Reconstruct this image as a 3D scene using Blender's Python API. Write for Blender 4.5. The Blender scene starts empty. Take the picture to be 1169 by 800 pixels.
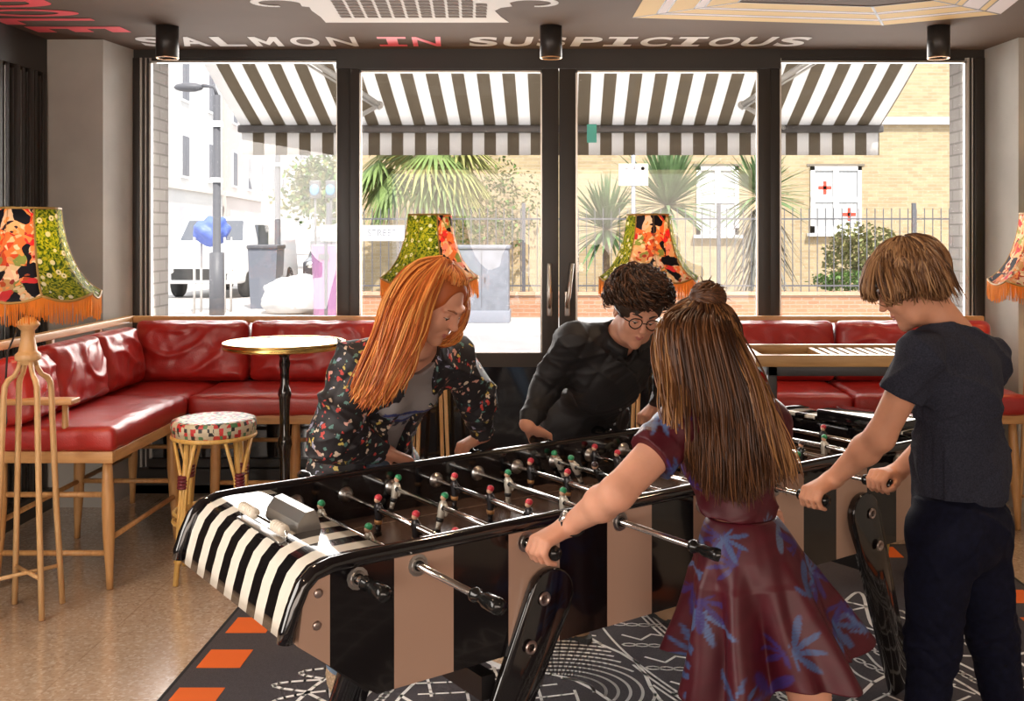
import bpy, bmesh, math, random
import numpy as np
from mathutils import Vector, Matrix, noise
random.seed(7); np.random.seed(7)
SC = bpy.context.scene
COL = SC.collection
PI = math.pi
CAMH = 1.6; F = 1200.0; PX = 640.0; PY = 265.0

def W(px, py, Y):
    """world point seen at pixel (px,py) at depth Y"""
    return Vector(((px-PX)/F*Y, Y, CAMH-(py-PY)/F*Y))

# ---------------------------------------------------------------- materials
def nt(m):
    m.use_nodes = True
    return m.node_tree.nodes, m.node_tree.links

def mat(name, col, rough=0.5, metal=0.0, spec=0.5, coat=0.0, bump=0.0, bscale=60, var=0.0, vscale=8, sheen=0.0, sub=0.0, stretch=None, coatr=0.05):
    m = bpy.data.materials.new(name)
    n, l = nt(m)
    b = n['Principled BSDF']
    b.inputs['Base Color'].default_value = (*col, 1)
    b.inputs['Roughness'].default_value = rough
    b.inputs['Metallic'].default_value = metal
    b.inputs['Specular IOR Level'].default_value = spec
    b.inputs['Coat Weight'].default_value = coat
    b.inputs['Coat Roughness'].default_value = coatr
    if sheen: b.inputs['Sheen Weight'].default_value = sheen
    if sub:
        b.inputs['Subsurface Weight'].default_value = sub
        b.inputs['Subsurface Radius'].default_value = (0.02, 0.008, 0.004)
        b.inputs['Subsurface Scale'].default_value = 0.5
    if bump or var:
        tc = n.new('ShaderNodeTexCoord'); mp = n.new('ShaderNodeMapping')
        l.new(tc.outputs['Object'], mp.inputs[0])
        if stretch: mp.inputs['Scale'].default_value = stretch
    if var:
        nz = n.new('ShaderNodeTexNoise'); nz.inputs['Scale'].default_value = vscale; nz.inputs['Detail'].default_value = 4
        l.new(mp.outputs[0], nz.inputs['Vector'])
        mx = n.new('ShaderNodeMix'); mx.data_type = 'RGBA'
        mx.inputs[6].default_value = (*[c*(1-var) for c in col], 1)
        mx.inputs[7].default_value = (*[min(1, c*(1+var)) for c in col], 1)
        rp = n.new('ShaderNodeMapRange'); rp.inputs[1].default_value = .3; rp.inputs[2].default_value = .7
        l.new(nz.outputs['Fac'], rp.inputs[0]); l.new(rp.outputs[0], mx.inputs[0])
        l.new(mx.outputs[2], b.inputs['Base Color'])
    if bump:
        nb = n.new('ShaderNodeTexNoise'); nb.inputs['Scale'].default_value = bscale; nb.inputs['Detail'].default_value = 3
        l.new(mp.outputs[0], nb.inputs['Vector'])
        bp = n.new('ShaderNodeBump'); bp.inputs['Strength'].default_value = bump; bp.inputs['Distance'].default_value = 0.01
        l.new(nb.outputs['Fac'], bp.inputs['Height']); l.new(bp.outputs[0], b.inputs['Normal'])
    return m

def emis(name, col, s):
    m = bpy.data.materials.new(name); n, l = nt(m)
    b = n['Principled BSDF']; b.inputs['Base Color'].default_value = (*col, 1)
    b.inputs['Emission Color'].default_value = (*col, 1); b.inputs['Emission Strength'].default_value = s
    return m

def glass_mat(name, tint=(1, 1, 1), refl=0.08, rough=0.0):
    m = bpy.data.materials.new(name); n, l = nt(m)
    out = n['Material Output']; n.remove(n['Principled BSDF'])
    t = n.new('ShaderNodeBsdfTransparent'); t.inputs[0].default_value = (*tint, 1)
    g = n.new('ShaderNodeBsdfGlossy'); g.inputs['Roughness'].default_value = rough
    fr = n.new('ShaderNodeFresnel'); fr.inputs[0].default_value = 1.45
    mx = n.new('ShaderNodeMixShader'); 
    l.new(fr.outputs[0], mx.inputs[0]); l.new(t.outputs[0], mx.inputs[1]); l.new(g.outputs[0], mx.inputs[2])
    l.new(mx.outputs[0], out.inputs[0])
    return m

def ramp(n, stops, interp='LINEAR'):
    r = n.new('ShaderNodeValToRGB'); e = r.color_ramp.elements
    r.color_ramp.interpolation = interp
    while len(e) > 1: e.remove(e[-1])
    e[0].position = stops[0][0]; e[0].color = (*stops[0][1], 1)
    for p, c in stops[1:]:
        x = e.new(p); x.color = (*c, 1)
    return r

# ---------------------------------------------------------------- mesh builder
class MB:
    def __init__(s):
        s.v = []; s.f = []; s.m = []; s.sm = []; s.mats = []; s.cur = 0; s.smooth = False; s.col = None
    def use(s, m, smooth=None):
        if m not in s.mats: s.mats.append(m)
        s.cur = s.mats.index(m)
        if smooth is not None: s.smooth = smooth
        return s
    def add(s, verts, faces, smooth=None):
        o = len(s.v)
        s.v.extend([tuple(p) for p in verts])
        for f in faces:
            s.f.append([i+o for i in f]); s.m.append(s.cur); s.sm.append(s.smooth if smooth is None else smooth)
        return s
    def box(s, x0, x1, y0, y1, z0, z1, bev=0.0, M=None):
        if x0 > x1: x0, x1 = x1, x0
        if y0 > y1: y0, y1 = y1, y0
        if z0 > z1: z0, z1 = z1, z0
        if bev <= 0:
            vs = [(x, y, z) for x in (x0, x1) for y in (y0, y1) for z in (z0, z1)]
            fs = [(0, 1, 3, 2), (4, 6, 7, 5), (0, 4, 5, 1), (2, 3, 7, 6), (0, 2, 6, 4), (1, 5, 7, 3)]
            if M is not None: vs = [M @ Vector(p) for p in vs]
            return s.add(vs, fs, False)
        bm = bmesh.new(); bmesh.ops.create_cube(bm, size=1)
        for v in bm.verts:
            v.co = Vector(((x0+x1)/2+v.co.x*(x1-x0), (y0+y1)/2+v.co.y*(y1-y0), (z0+z1)/2+v.co.z*(z1-z0)))
        bev = min(bev, .49*min(x1-x0, y1-y0, z1-z0))
        bmesh.ops.bevel(bm, geom=bm.edges[:], offset=bev, segments=3, profile=.5, affect='EDGES')
        return s.bm(bm, M, True)
    def bm(s, bm, M=None, smooth=None):
        bm.verts.ensure_lookup_table(); bm.verts.index_update()
        vs = [(M @ v.co) if M is not None else v.co.copy() for v in bm.verts]
        fs = [[v.index for v in f.verts] for f in bm.faces]
        bm.free(); return s.add(vs, fs, smooth)
    def tube(s, pts, r, seg=10, caps=True, closed=False, smooth=True, flat=None):
        pts = [Vector(p) for p in pts]; n = len(pts)
        rs = r if isinstance(r, (list, tuple)) else [r]*n
        vs = []; fs = []
        up = None
        for i, p in enumerate(pts):
            if closed: t = pts[(i+1) % n]-pts[i-1]
            else: t = pts[min(i+1, n-1)]-pts[max(i-1, 0)]
            if t.length < 1e-9: t = Vector((0, 0, 1))
            t.normalize()
            if up is None:
                up = Vector((0, 0, 1)) if abs(t.z) < .9 else Vector((1, 0, 0))
            a = t.cross(up)
            if a.length < 1e-6: a = t.cross(Vector((0.3, .8, .1)))
            a.normalize(); b = a.cross(t).normalized(); up = b
            rr = rs[i]; ra, rb = rr if isinstance(rr, tuple) else (rr, rr)
            for k in range(seg):
                an = 2*PI*k/seg
                vs.append(p+a*math.cos(an)*ra+b*math.sin(an)*rb)
        m = n if closed else n-1
        for i in range(m):
            for k in range(seg):
                j = (i+1) % n
                fs.append((i*seg+k, i*seg+(k+1) % seg, j*seg+(k+1) % seg, j*seg+k))
        if caps and not closed:
            fs.append(tuple(range(seg))[::-1]); fs.append(tuple((n-1)*seg+k for k in range(seg)))
        return s.add(vs, fs, smooth)
    def cyl(s, a, b, ra, rb=None, seg=20, smooth=True):
        rb = ra if rb is None else rb
        return s.tube([a, b], [ra, rb], seg, True, False, smooth)
    def lathe(s, prof, c=(0, 0, 0), seg=24, M=None, smooth=True, sx=1, sy=1):
        vs = []; fs = []; n = len(prof)
        for r, z in prof:
            for k in range(seg):
                an = 2*PI*k/seg
                p = Vector((r*math.cos(an)*sx, r*math.sin(an)*sy, z))
                if M is not None: p = M @ p
                vs.append(p+Vector(c))
        for i in range(n-1):
            for k in range(seg):
                fs.append((i*seg+k, i*seg+(k+1) % seg, (i+1)*seg+(k+1) % seg, (i+1)*seg+k))
        if prof[0][0] > 1e-5: fs.append(tuple(range(seg))[::-1])
        if prof[-1][0] > 1e-5: fs.append(tuple((n-1)*seg+k for k in range(seg)))
        return s.add(vs, fs, smooth)
    def sphere(s, c, r, seg=14, rings=8, M=None):
        rr = r if isinstance(r, (tuple, list)) else (r, r, r)
        vs = []; fs = []
        for i in range(rings+1):
            th = PI*i/rings
            for k in range(seg):
                an = 2*PI*k/seg
                p = Vector((rr[0]*math.sin(th)*math.cos(an), rr[1]*math.sin(th)*math.sin(an), rr[2]*math.cos(th)))
                if M is not None: p = M @ p
                vs.append(p+Vector(c))
        for i in range(rings):
            for k in range(seg):
                fs.append((i*seg+k, (i+1)*seg+k, (i+1)*seg+(k+1) % seg, i*seg+(k+1) % seg))
        return s.add(vs, fs, True)
    def prism(s, poly, axis, a, b, M=None, smooth=False):
        """poly: list of 2D pts; extruded along axis ('x','y','z') from a to b"""
        def mk(p, t):
            if axis == 'z': q = Vector((p[0], p[1], t))
            elif axis == 'y': q = Vector((p[0], t, p[1]))
            else: q = Vector((t, p[0], p[1]))
            return M @ q if M is not None else q
        n = len(poly)
        vs = [mk(p, a) for p in poly]+[mk(p, b) for p in poly]
        fs = [tuple(range(n))[::-1], tuple(range(n, 2*n))]
        for i in range(n): fs.append((i, (i+1) % n, n+(i+1) % n, n+i))
        return s.add(vs, fs, smooth)
    def sheet(s, rows, th=0.0, smooth=True):
        """rows: grid of points (list of lists); th thickness along normals"""
        R = len(rows); C = len(rows[0])
        vs = [Vector(p) for r in rows for p in r]
        fs = [(i*C+j, i*C+j+1, (i+1)*C+j+1, (i+1)*C+j) for i in range(R-1) for j in range(C-1)]
        if th:
            nr = [Vector((0, 0, 0)) for _ in vs]
            for f in fs:
                nn = (vs[f[1]]-vs[f[0]]).cross(vs[f[3]]-vs[f[0]])
                for i in f: nr[i] += nn
            o = len(vs)
            vs = vs+[v-n_.normalized()*th for v, n_ in zip(vs, nr)]
            fs2 = [tuple(i+o for i in f)[::-1] for f in fs]
            ed = []
            for j in range(C-1): ed.append((j+1, j)); ed.append(((R-1)*C+j, (R-1)*C+j+1))
            for i in range(R-1): ed.append((i*C, (i+1)*C)); ed.append(((i+1)*C+C-1, i*C+C-1))
            fs = fs+fs2+[(a, b, b+o, a+o) for a, b in ed]
        return s.add(vs, fs, smooth)
    def build(s, name, m=None, parent=None, label=None, loc=None):
        me = bpy.data.meshes.new(name)
        me.from_pydata(s.v, [], s.f)
        mats = s.mats if s.mats else [m]
        for x in mats: me.materials.append(x)
        if s.mats: me.polygons.foreach_set('material_index', s.m)
        me.polygons.foreach_set('use_smooth', s.sm)
        if s.col is not None:
            ca = me.color_attributes.new('Col', 'FLOAT_COLOR', 'POINT')
            ca.data.foreach_set('color', np.asarray(s.col, dtype=np.float32).ravel())
        me.update()
        return link(name, me, parent, label, loc)

def link(name, me, parent=None, label=None, loc=None):
    o = bpy.data.objects.new(name, me); COL.objects.link(o)
    if parent is not None: o.parent = parent
    if loc is not None: o.location = loc
    if label: o['label'] = label
    return o

def thing(name, label, cat, loc=(0, 0, 0), rz=0, group=None):
    o = bpy.data.objects.new(name, None); COL.objects.link(o)
    o.empty_display_size = .1
    o.location = loc; o.rotation_euler = (0, 0, rz)
    return tag(o, label, cat, group)

def tag(o, label, cat, group=None, kind=None):
    o['label'] = label; o['category'] = cat
    if group: o['group'] = group
    if kind: o['kind'] = kind
    return o

def struct(name, mb, m=None, parent=None):
    o = mb.build(name, m, parent)
    if parent is None: o['kind'] = 'structure'
    return o

def copy_tree(o, parent=None):
    c = o.copy(); COL.objects.link(c); c.parent = parent
    for ch in list(o.children): copy_tree(ch, c)
    return c

def local(o, p):
    """world point -> local of top-level empty o (rotation about z only)"""
    v = Vector(p)-Vector(o.location); a = -o.rotation_euler.z
    return Vector((v.x*math.cos(a)-v.y*math.sin(a), v.x*math.sin(a)+v.y*math.cos(a), v.z))

# ---------------------------------------------------------------- signed distance modelling (for bodies and clothes)
class Field:
    def __init__(s, lo, hi, h):
        s.lo = np.array(lo, dtype=np.float64); s.h = h
        s.n = np.ceil((np.array(hi)-s.lo)/h).astype(int)+1
        s.g = np.full(tuple(s.n), 1.0, dtype=np.float32)
    def _box(s, lo, hi):
        i0 = np.maximum(np.floor((np.array(lo)-s.lo)/s.h).astype(int), 0)
        i1 = np.minimum(np.ceil((np.array(hi)-s.lo)/s.h).astype(int)+1, s.n)
        if (i1 <= i0).any(): return None
        ax = [(s.lo[k]+np.arange(i0[k], i1[k])*s.h).astype(np.float32) for k in range(3)]
        X, Y, Z = np.meshgrid(*ax, indexing='ij', sparse=True)
        return (slice(i0[0], i1[0]), slice(i0[1], i1[1]), slice(i0[2], i1[2])), X, Y, Z
    def _put(s, sl, d, k, op):
        g = s.g[sl]
        if op == 'add':
            if k > 0:
                hh = np.clip(.5+.5*(g-d)/k, 0, 1); r = g*(1-hh)+d*hh-k*hh*(1-hh)
            else: r = np.minimum(g, d)
        elif op == 'sub':
            if k > 0:
                hh = np.clip(.5-.5*(g+d)/k, 0, 1); r = g*(1-hh)+(-d)*hh+k*hh*(1-hh)
            else: r = np.maximum(g, -d)
        s.g[sl] = r
    def cap(s, a, b, ra, rb=None, k=.015, op='add', flat=None):
        """tapered capsule; flat=(dir, factor): squashed along dir"""
        rb = ra if rb is None else rb
        a = np.array(a, dtype=float); b = np.array(b, dtype=float); R = max(ra, rb)*(1.0 if flat is None else max(1, flat[1]))
        pad = R+k+.03
        q = s._box(np.minimum(a, b)-pad, np.maximum(a, b)+pad)
        if q is None: return s
        sl, X, Y, Z = q
        ba = b-a; L = max(float(ba@ba), 1e-12)
        px, py, pz = X-a[0], Y-a[1], Z-a[2]
        t = np.clip((px*ba[0]+py*ba[1]+pz*ba[2])/L, 0, 1)
        dx, dy, dz = px-t*ba[0], py-t*ba[1], pz-t*ba[2]
        if flat is not None:
            n = np.array(flat[0], dtype=float); n /= np.linalg.norm(n); f = flat[1]
            c = dx*n[0]+dy*n[1]+dz*n[2]; e = c*(1/f-1)
            dx, dy, dz = dx+e*n[0], dy+e*n[1], dz+e*n[2]
        d = np.sqrt(dx*dx+dy*dy+dz*dz)-(ra+(rb-ra)*t)
        if flat is not None and flat[1] < 1: d = d*min(1, flat[1]*1.3)
        s._put(sl, d, k, op); return s
    def ell(s, c, r, ax=None, k=.015, op='add'):
        """ellipsoid; ax = (x,y,z) unit axes"""
        c = np.array(c, dtype=float); R = max(r); pad = R+k+.03
        q = s._box(c-pad, c+pad)
        if q is None: return s
        sl, X, Y, Z = q
        px, py, pz = X-c[0], Y-c[1], Z-c[2]
        if ax is not None:
            ux, uy, uz = [px*a[0]+py*a[1]+pz*a[2] for a in ax]
        else: ux, uy, uz = px, py, pz
        k0 = np.sqrt((ux/r[0])**2+(uy/r[1])**2+(uz/r[2])**2)+1e-9
        k1 = np.sqrt((ux/r[0]**2)**2+(uy/r[1]**2)**2+(uz/r[2]**2)**2)+1e-9
        d = k0*(k0-1)/k1
        s._put(sl, d.astype(np.float32), k, op); return s
    def mod(s, fn, lo=None, hi=None):
        lo = s.lo if lo is None else lo; hi = s.lo+s.n*s.h if hi is None else hi
        q = s._box(lo, hi)
        if q is None: return s
        sl, X, Y, Z = q
        s.g[sl] = fn(s.g[sl], X, Y, Z); return s
    def mesh(s):
        g = s.g; n = g.shape; ins = g < 0
        # active cells
        def corner(a, dx, dy, dz): return a[dx:n[0]-1+dx, dy:n[1]-1+dy, dz:n[2]-1+dz]
        cs = [corner(ins, dx, dy, dz) for dx in (0, 1) for dy in (0, 1) for dz in (0, 1)]
        any_ = cs[0].copy(); all_ = cs[0].copy()
        for c in cs[1:]: any_ |= c; all_ &= c
        act = any_ & ~all_
        idx = np.argwhere(act)
        if len(idx) == 0: return np.zeros((0, 3)), np.zeros((0, 4), int)
        ids = np.full(act.shape, -1, dtype=np.int32); ids[act] = np.arange(len(idx))
        acc = np.zeros((len(idx), 3)); cnt = np.zeros(len(idx))
        cv = {}
        for dx in (0, 1):
            for dy in (0, 1):
                for dz in (0, 1):
                    cv[(dx, dy, dz)] = g[idx[:, 0]+dx, idx[:, 1]+dy, idx[:, 2]+dz].astype(np.float64)
        for A in cv:
            for k in range(3):
                if A[k] == 0:
                    B = list(A); B[k] = 1; B = tuple(B)
                    va, vb = cv[A], cv[B]; m = (va < 0) != (vb < 0)
                    t = np.where(m, va/np.where(m, va-vb, 1), 0)
                    p = np.array(A, dtype=float)[None, :].repeat(len(idx), 0); p[:, k] += t
                    acc += p*m[:, None]; cnt += m
        V = s.lo+(idx+acc/cnt[:, None])*s.h
        Fs = []
        for k in range(3):
            a = [slice(None)]*3; b = [slice(None)]*3
            a[k] = slice(0, n[k]-1); b[k] = slice(1, n[k])
            i0 = ins[tuple(a)]; i1 = ins[tuple(b)]
            e = np.argwhere(i0 != i1)
            u, v = (k+1) % 3, (k+2) % 3
            ok = (e[:, u] > 0) & (e[:, v] > 0) & (e[:, u] < n[u]-1) & (e[:, v] < n[v]-1)
            e = e[ok]
            fl = i0[e[:, 0], e[:, 1], e[:, 2]]
            def cell(du, dv):
                c = e.copy(); c[:, u] += du; c[:, v] += dv
                return ids[c[:, 0], c[:, 1], c[:, 2]]
            q = np.stack([cell(-1, -1), cell(0, -1), cell(0, 0), cell(-1, 0)], 1)
            q[~fl] = q[~fl][:, ::-1]
            Fs.append(q)
        Fq = np.concatenate(Fs); Fq = Fq[(Fq >= 0).all(1)]
        return V, Fq
    def build(s, name, m, parent, label=None, colfn=None, keep=None, smooth_it=1):
        V, Q = s.mesh()
        # laplacian smoothing
        for _ in range(smooth_it):
            acc = np.zeros_like(V); cnt = np.zeros(len(V))
            for a, b in ((0, 1), (1, 2), (2, 3), (3, 0)):
                np.add.at(acc, Q[:, a], V[Q[:, b]]); np.add.at(acc, Q[:, b], V[Q[:, a]])
                np.add.at(cnt, Q[:, a], 1); np.add.at(cnt, Q[:, b], 1)
            V = V*.5+.5*acc/np.maximum(cnt, 1)[:, None]
        if keep is not None:
            cen = V[Q].mean(1); Q = Q[keep(cen)]
        me = bpy.data.meshes.new(name)
        P = V.copy()
        if parent is not None:
            L = np.array(parent.location); P = P-L
        me.vertices.add(len(P)); me.vertices.foreach_set('co', P.astype(np.float32).ravel())
        me.loops.add(len(Q)*4); me.loops.foreach_set('vertex_index', Q.astype(np.int32).ravel())
        me.polygons.add(len(Q)); me.polygons.foreach_set('loop_start', np.arange(0, len(Q)*4, 4, dtype=np.int32))
        me.polygons.foreach_set('use_smooth', np.ones(len(Q), dtype=bool))
        me.materials.append(m)
        if colfn is not None:
            C = colfn(V); ca = me.color_attributes.new('Col', 'FLOAT_COLOR', 'POINT')
            ca.data.foreach_set('color', np.concatenate([C, np.ones((len(C), 1))], 1).astype(np.float32).ravel())
        me.update(calc_edges=True); me.validate()
        return link(name, me, parent, label)
# ================================================================= materials of the place
M_black_frame = mat('dark bronze frame', (.028, .022, .018), .38, spec=.4)
M_black_gloss = mat('gloss black panel', (.008, .008, .01), .06, spec=.6, coat=.5)
M_alu = mat('brushed aluminium', (.55, .53, .5), .35, 1.0)
M_plaster = mat('grey concrete paint', (.40, .375, .335), .8, var=.10, vscale=3, bump=.06, bscale=30)
M_ceiling = mat('taupe ceiling', (.125, .090, .070), .85, spec=.1, var=.06, vscale=2)
M_white_paint = mat('white paint', (.66, .63, .60), .8, spec=.15)
M_pink_paint = mat('coral pink paint', (.85, .10, .12), .5)
M_cream_paint = mat('cream paint', (.62, .44, .21), .8, spec=.15)
M_pale_paint = mat('pale lilac white paint', (.62, .56, .56), .8, spec=.15)
M_line_paint = mat('taupe outline paint', (.12, .10, .09), .6)
M_brass = mat('brass', (.75, .52, .18), .25, 1.0)
M_chrome = mat('polished chrome', (.86, .85, .84), .12, 1.0)
M_steel = mat('dark steel', (.06, .058, .06), .4, .6)

def m_brick(name, c1, c2, mortar, scale=1.0, axis='XZ', rough=.85):
    m = bpy.data.materials.new(name); n, l = nt(m); b = n['Principled BSDF']
    tc = n.new('ShaderNodeTexCoord'); sp = n.new('ShaderNodeSeparateXYZ'); cb = n.new('ShaderNodeCombineXYZ')
    l.new(tc.outputs['Object'], sp.inputs[0])
    l.new(sp.outputs[axis[0]], cb.inputs[0]); l.new(sp.outputs[axis[1]], cb.inputs[1])
    bt = n.new('ShaderNodeTexBrick'); l.new(cb.outputs[0], bt.inputs['Vector'])
    bt.inputs['Color1'].default_value = (*c1, 1); bt.inputs['Color2'].default_value = (*c2, 1); bt.inputs['Mortar'].default_value = (*mortar, 1)
    bt.inputs['Scale'].default_value = scale; bt.inputs['Mortar Size'].default_value = .006
    bt.inputs['Brick Width'].default_value = .225; bt.inputs['Row Height'].default_value = .075
    l.new(bt.outputs['Color'], b.inputs['Base Color']); b.inputs['Roughness'].default_value = rough
    bp = n.new('ShaderNodeBump'); bp.inputs['Strength'].default_value = .4; bp.inputs['Distance'].default_value = .01; bp.invert = True
    l.new(bt.outputs['Fac'], bp.inputs['Height']); l.new(bp.outputs[0], b.inputs['Normal'])
    return m

def m_terrazzo():
    m = bpy.data.materials.new('polished terrazzo'); n, l = nt(m); b = n['Principled BSDF']
    tc = n.new('ShaderNodeTexCoord')
    v = n.new('ShaderNodeTexVoronoi'); v.inputs['Scale'].default_value = 90
    l.new(tc.outputs['Object'], v.inputs['Vector'])
    r = ramp(n, [(0, (.52, .37, .26)), (.35, (.60, .45, .33)), (.6, (.46, .32, .22)), (.85, (.70, .57, .45)), (1, (.55, .41, .30))])
    sp = n.new('ShaderNodeSeparateColor'); l.new(v.outputs['Color'], sp.inputs[0]); l.new(sp.outputs[0], r.inputs[0])
    bt = n.new('ShaderNodeTexBrick'); l.new(tc.outputs['Object'], bt.inputs['Vector'])
    bt.offset = 0; bt.inputs['Scale'].default_value = 1
    bt.inputs['Color1'].default_value = (1, 1, 1, 1); bt.inputs['Color2'].default_value = (.93, .93, .93, 1); bt.inputs['Mortar'].default_value = (.78, .75, .72, 1)
    bt.inputs['Brick Width'].default_value = .6; bt.inputs['Row Height'].default_value = .6; bt.inputs['Mortar Size'].default_value = .003
    mx = n.new('ShaderNodeMix'); mx.data_type = 'RGBA'; mx.blend_type = 'MULTIPLY'; mx.inputs[0].default_value = 1
    l.new(r.outputs[0], mx.inputs[6]); l.new(bt.outputs[0], mx.inputs[7]); l.new(mx.outputs[2], b.inputs['Base Color'])
    nz = n.new('ShaderNodeTexNoise'); nz.inputs['Scale'].default_value = 5; l.new(tc.outputs['Object'], nz.inputs['Vector'])
    rr = n.new('ShaderNodeMapRange'); rr.inputs[3].default_value = .14; rr.inputs[4].default_value = .30; l.new(nz.outputs[0], rr.inputs[0])
    l.new(rr.outputs[0], b.inputs['Roughness']); b.inputs['Specular IOR Level'].default_value = .9; b.inputs['Coat Weight'].default_value = .8; b.inputs['Coat Roughness'].default_value = .12
    return m

def m_wood(name, c1, c2, rough=.42, axis=(1, 1, 8), scale=6):
    m = bpy.data.materials.new(name); n, l = nt(m); b = n['Principled BSDF']
    tc = n.new('ShaderNodeTexCoord'); mp = n.new('ShaderNodeMapping'); l.new(tc.outputs['Object'], mp.inputs[0])
    mp.inputs['Scale'].default_value = tuple(8.0/a for a in axis)
    nz = n.new('ShaderNodeTexNoise'); nz.inputs['Scale'].default_value = scale; nz.inputs['Detail'].default_value = 5; nz.inputs['Distortion'].default_value = .6
    l.new(mp.outputs[0], nz.inputs['Vector'])
    r = ramp(n, [(.3, c1), (.7, c2)]); l.new(nz.outputs['Fac'], r.inputs[0]); l.new(r.outputs[0], b.inputs['Base Color'])
    b.inputs['Roughness'].default_value = rough; b.inputs['Coat Weight'].default_value = .2; b.inputs['Coat Roughness'].default_value = .3
    return m
M_wood = m_wood('honey ash wood', (.50, .25, .085), (.66, .37, .15), axis=(1, 1, 8))
M_wood_x = m_wood('honey ash wood along x', (.50, .25, .085), (.66, .37, .15), axis=(8, 1, 1))
M_wood_y = m_wood('honey ash wood along y', (.50, .25, .085), (.66, .37, .15), axis=(1, 8, 1))
M_terr = m_terrazzo()

# ================================================================= floor, ceiling, walls
b = MB().use(M_terr).box(-3.05, 3.45, -3.2, 6.5, -.12, 0); struct('floor', b)
b = MB().use(M_ceiling).box(-3.05, 3.45, -3.2, 6.5, 2.72, 2.95); struct('ceiling', b)
b = MB().use(M_plaster).box(3.2, 3.45, -3.2, 6.45, 0, 2.72); struct('wall_right', b)
b = MB().use(M_plaster)
b.box(-3.05, 3.45, -3.35, -3.2, 0, .5); b.box(-3.05, 3.45, -3.35, -3.2, 2.5, 2.95)
b.box(-3.05, -2.6, -3.35, -3.2, .5, 2.5); b.box(2.9, 3.45, -3.35, -3.2, .5, 2.5); b.box(-.12, .12, -3.35, -3.2, .5, 2.5)
struct('wall_back', b)
# left wall of folded dark window frames
b = MB().use(M_black_frame)
b.box(-3.2, -3.05, -3.2, 6.45, 0, 2.72)
b.box(-3.05, -2.985, -3.2, 6.12, 2.52, 2.72)
struct('wall_left', b)
M_olive = mat('dark olive glass', (.05, .048, .035), .15, spec=.6)
g = MB()
ys = [6.08, 6.0, 5.93, 5.86, 5.78, 5.69, 5.6]
for i, y in enumerate(ys):
    g.use(M_black_frame).box(-3.05, -2.975-(i % 2)*.012, y-.028, y+.014, 0, 2.52, .006)
    g.use(M_alu).box(-3.05, -2.99, y-.036, y-.031, .1, 2.5)
g.use(M_olive).box(-3.05, -3.02, -3.1, 5.58, .1, 2.5)
y = 4.7
while y > -3:
    g.use(M_black_frame).box(-3.05, -2.97, y-.05, y+.05, 0, 2.52, .006); y -= 1.05
g.use(M_black_frame).box(-3.05, -2.95, -3.1, 6.1, .0, .12)
struct('window_3', g)
# columns
b = MB().use(M_plaster).prism([(-3.05, 6.11), (-2.66, 6.11), (-2.62, 6.47), (-3.05, 6.47)], 'z', 0, 2.72); struct('wall_column_left', b)
b = MB().use(M_plaster).prism([(2.635, 6.05), (3.25, 6.05), (3.25, 6.47), (2.60, 6.47)], 'z', 0, 2.72); struct('wall_column_right', b)
b = MB().use(mat('dark recess paint', (.10, .085, .08), .6)).box(3.0, 3.2, 5.0, 6.05, 0, 2.72); struct('wall_pier_right', b)

# ================================================================= window wall at Y = 6.45
YW = 6.45
M_glass = glass_mat('clear window glass')
M_gasket = mat('pale gasket edge', (.62, .58, .53), .3, .7)
def xw(px, Y=YW): return (px-PX)/F*Y
def zw(py, Y=YW): return CAMH-(py-PY)/F*Y
b = MB().use(M_black_frame)
# head of the opening and the fixed posts
b.box(-2.62, 2.60, YW, YW+.10, zw(66), 2.72)
b.box(xw(385), xw(890), YW-.03, YW+.1, zw(79), 2.72)
b.box(-2.62, xw(386), YW-.01, YW+.12, 0, .16); b.box(xw(889), 2.60, YW-.01, YW+.12, 0, .16)
b.box(-2.62, 2.6, YW-.01, YW+.12, 0, .05)
struct('wall_window_frame', b)
def pane(name, x0, x1, z0, z1, y, th=.008, m=None):
    return MB().use(m or M_glass).box(x0, x1, y, y+th, z0, z1)
def fixed_window(name, x0, x1, z0, z1, postl, postr):
    f = MB().use(M_black_frame)
    f.box(postl[0], postl[1], YW-.01, YW+.09, z0, z1, .005)
    f.box(postr[0], postr[1], YW-.01, YW+.09, z0, z1, .005)
    f.box(x0, x1, YW-.01, YW+.09, z0, z0+.06)
    f.box(x0, x1, YW+.01, YW+.06, z1-.02, z1)
    o = struct(name, f)
    g = MB().use(M_gasket)
    for xx in (x0, x1-.012): g.box(xx, xx+.012, YW+.005, YW+.035, z0, z1)
    g.box(x0, x1, YW+.005, YW+.03, z1-.03, z1-.018)
    g.build('gasket', None, o)
    pane('pane', x0, x1, 1.0, z1, YW+.04).build('pane', None, o)
    MB().use(M_black_gloss).box(x0, x1, YW+.02, YW+.05, z0, 1.0).build('kick_panel', None, o)
    return o
w1 = fixed_window('window_1', xw(170), xw(386), .15, zw(66), (xw(152), xw(160)), (xw(385), xw(400)))
w2 = fixed_window('window_2', xw(890), xw(1104), .15, zw(66), (xw(878), xw(890)), (xw(1112), xw(1124)))
for o, x0, x1 in ((w1, xw(160), xw(170)), (w2, xw(1104), xw(1112))):
    t = MB()
    t.use(M_gasket).box(x0, x0+.012, YW-.005, YW+.05, .15, zw(66)); t.use(M_black_frame).box(x0+.012, x0+.03, YW+.01, YW+.05, .15, zw(66))
    t.use(M_gasket).box(x0+.03, x0+.037, YW, YW+.05, .15, zw(66)); t.use(M_black_frame).box(x0+.037, x1+.004, YW+.01, YW+.05, .15, zw(66))
    t.build('channel', None, o)
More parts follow.
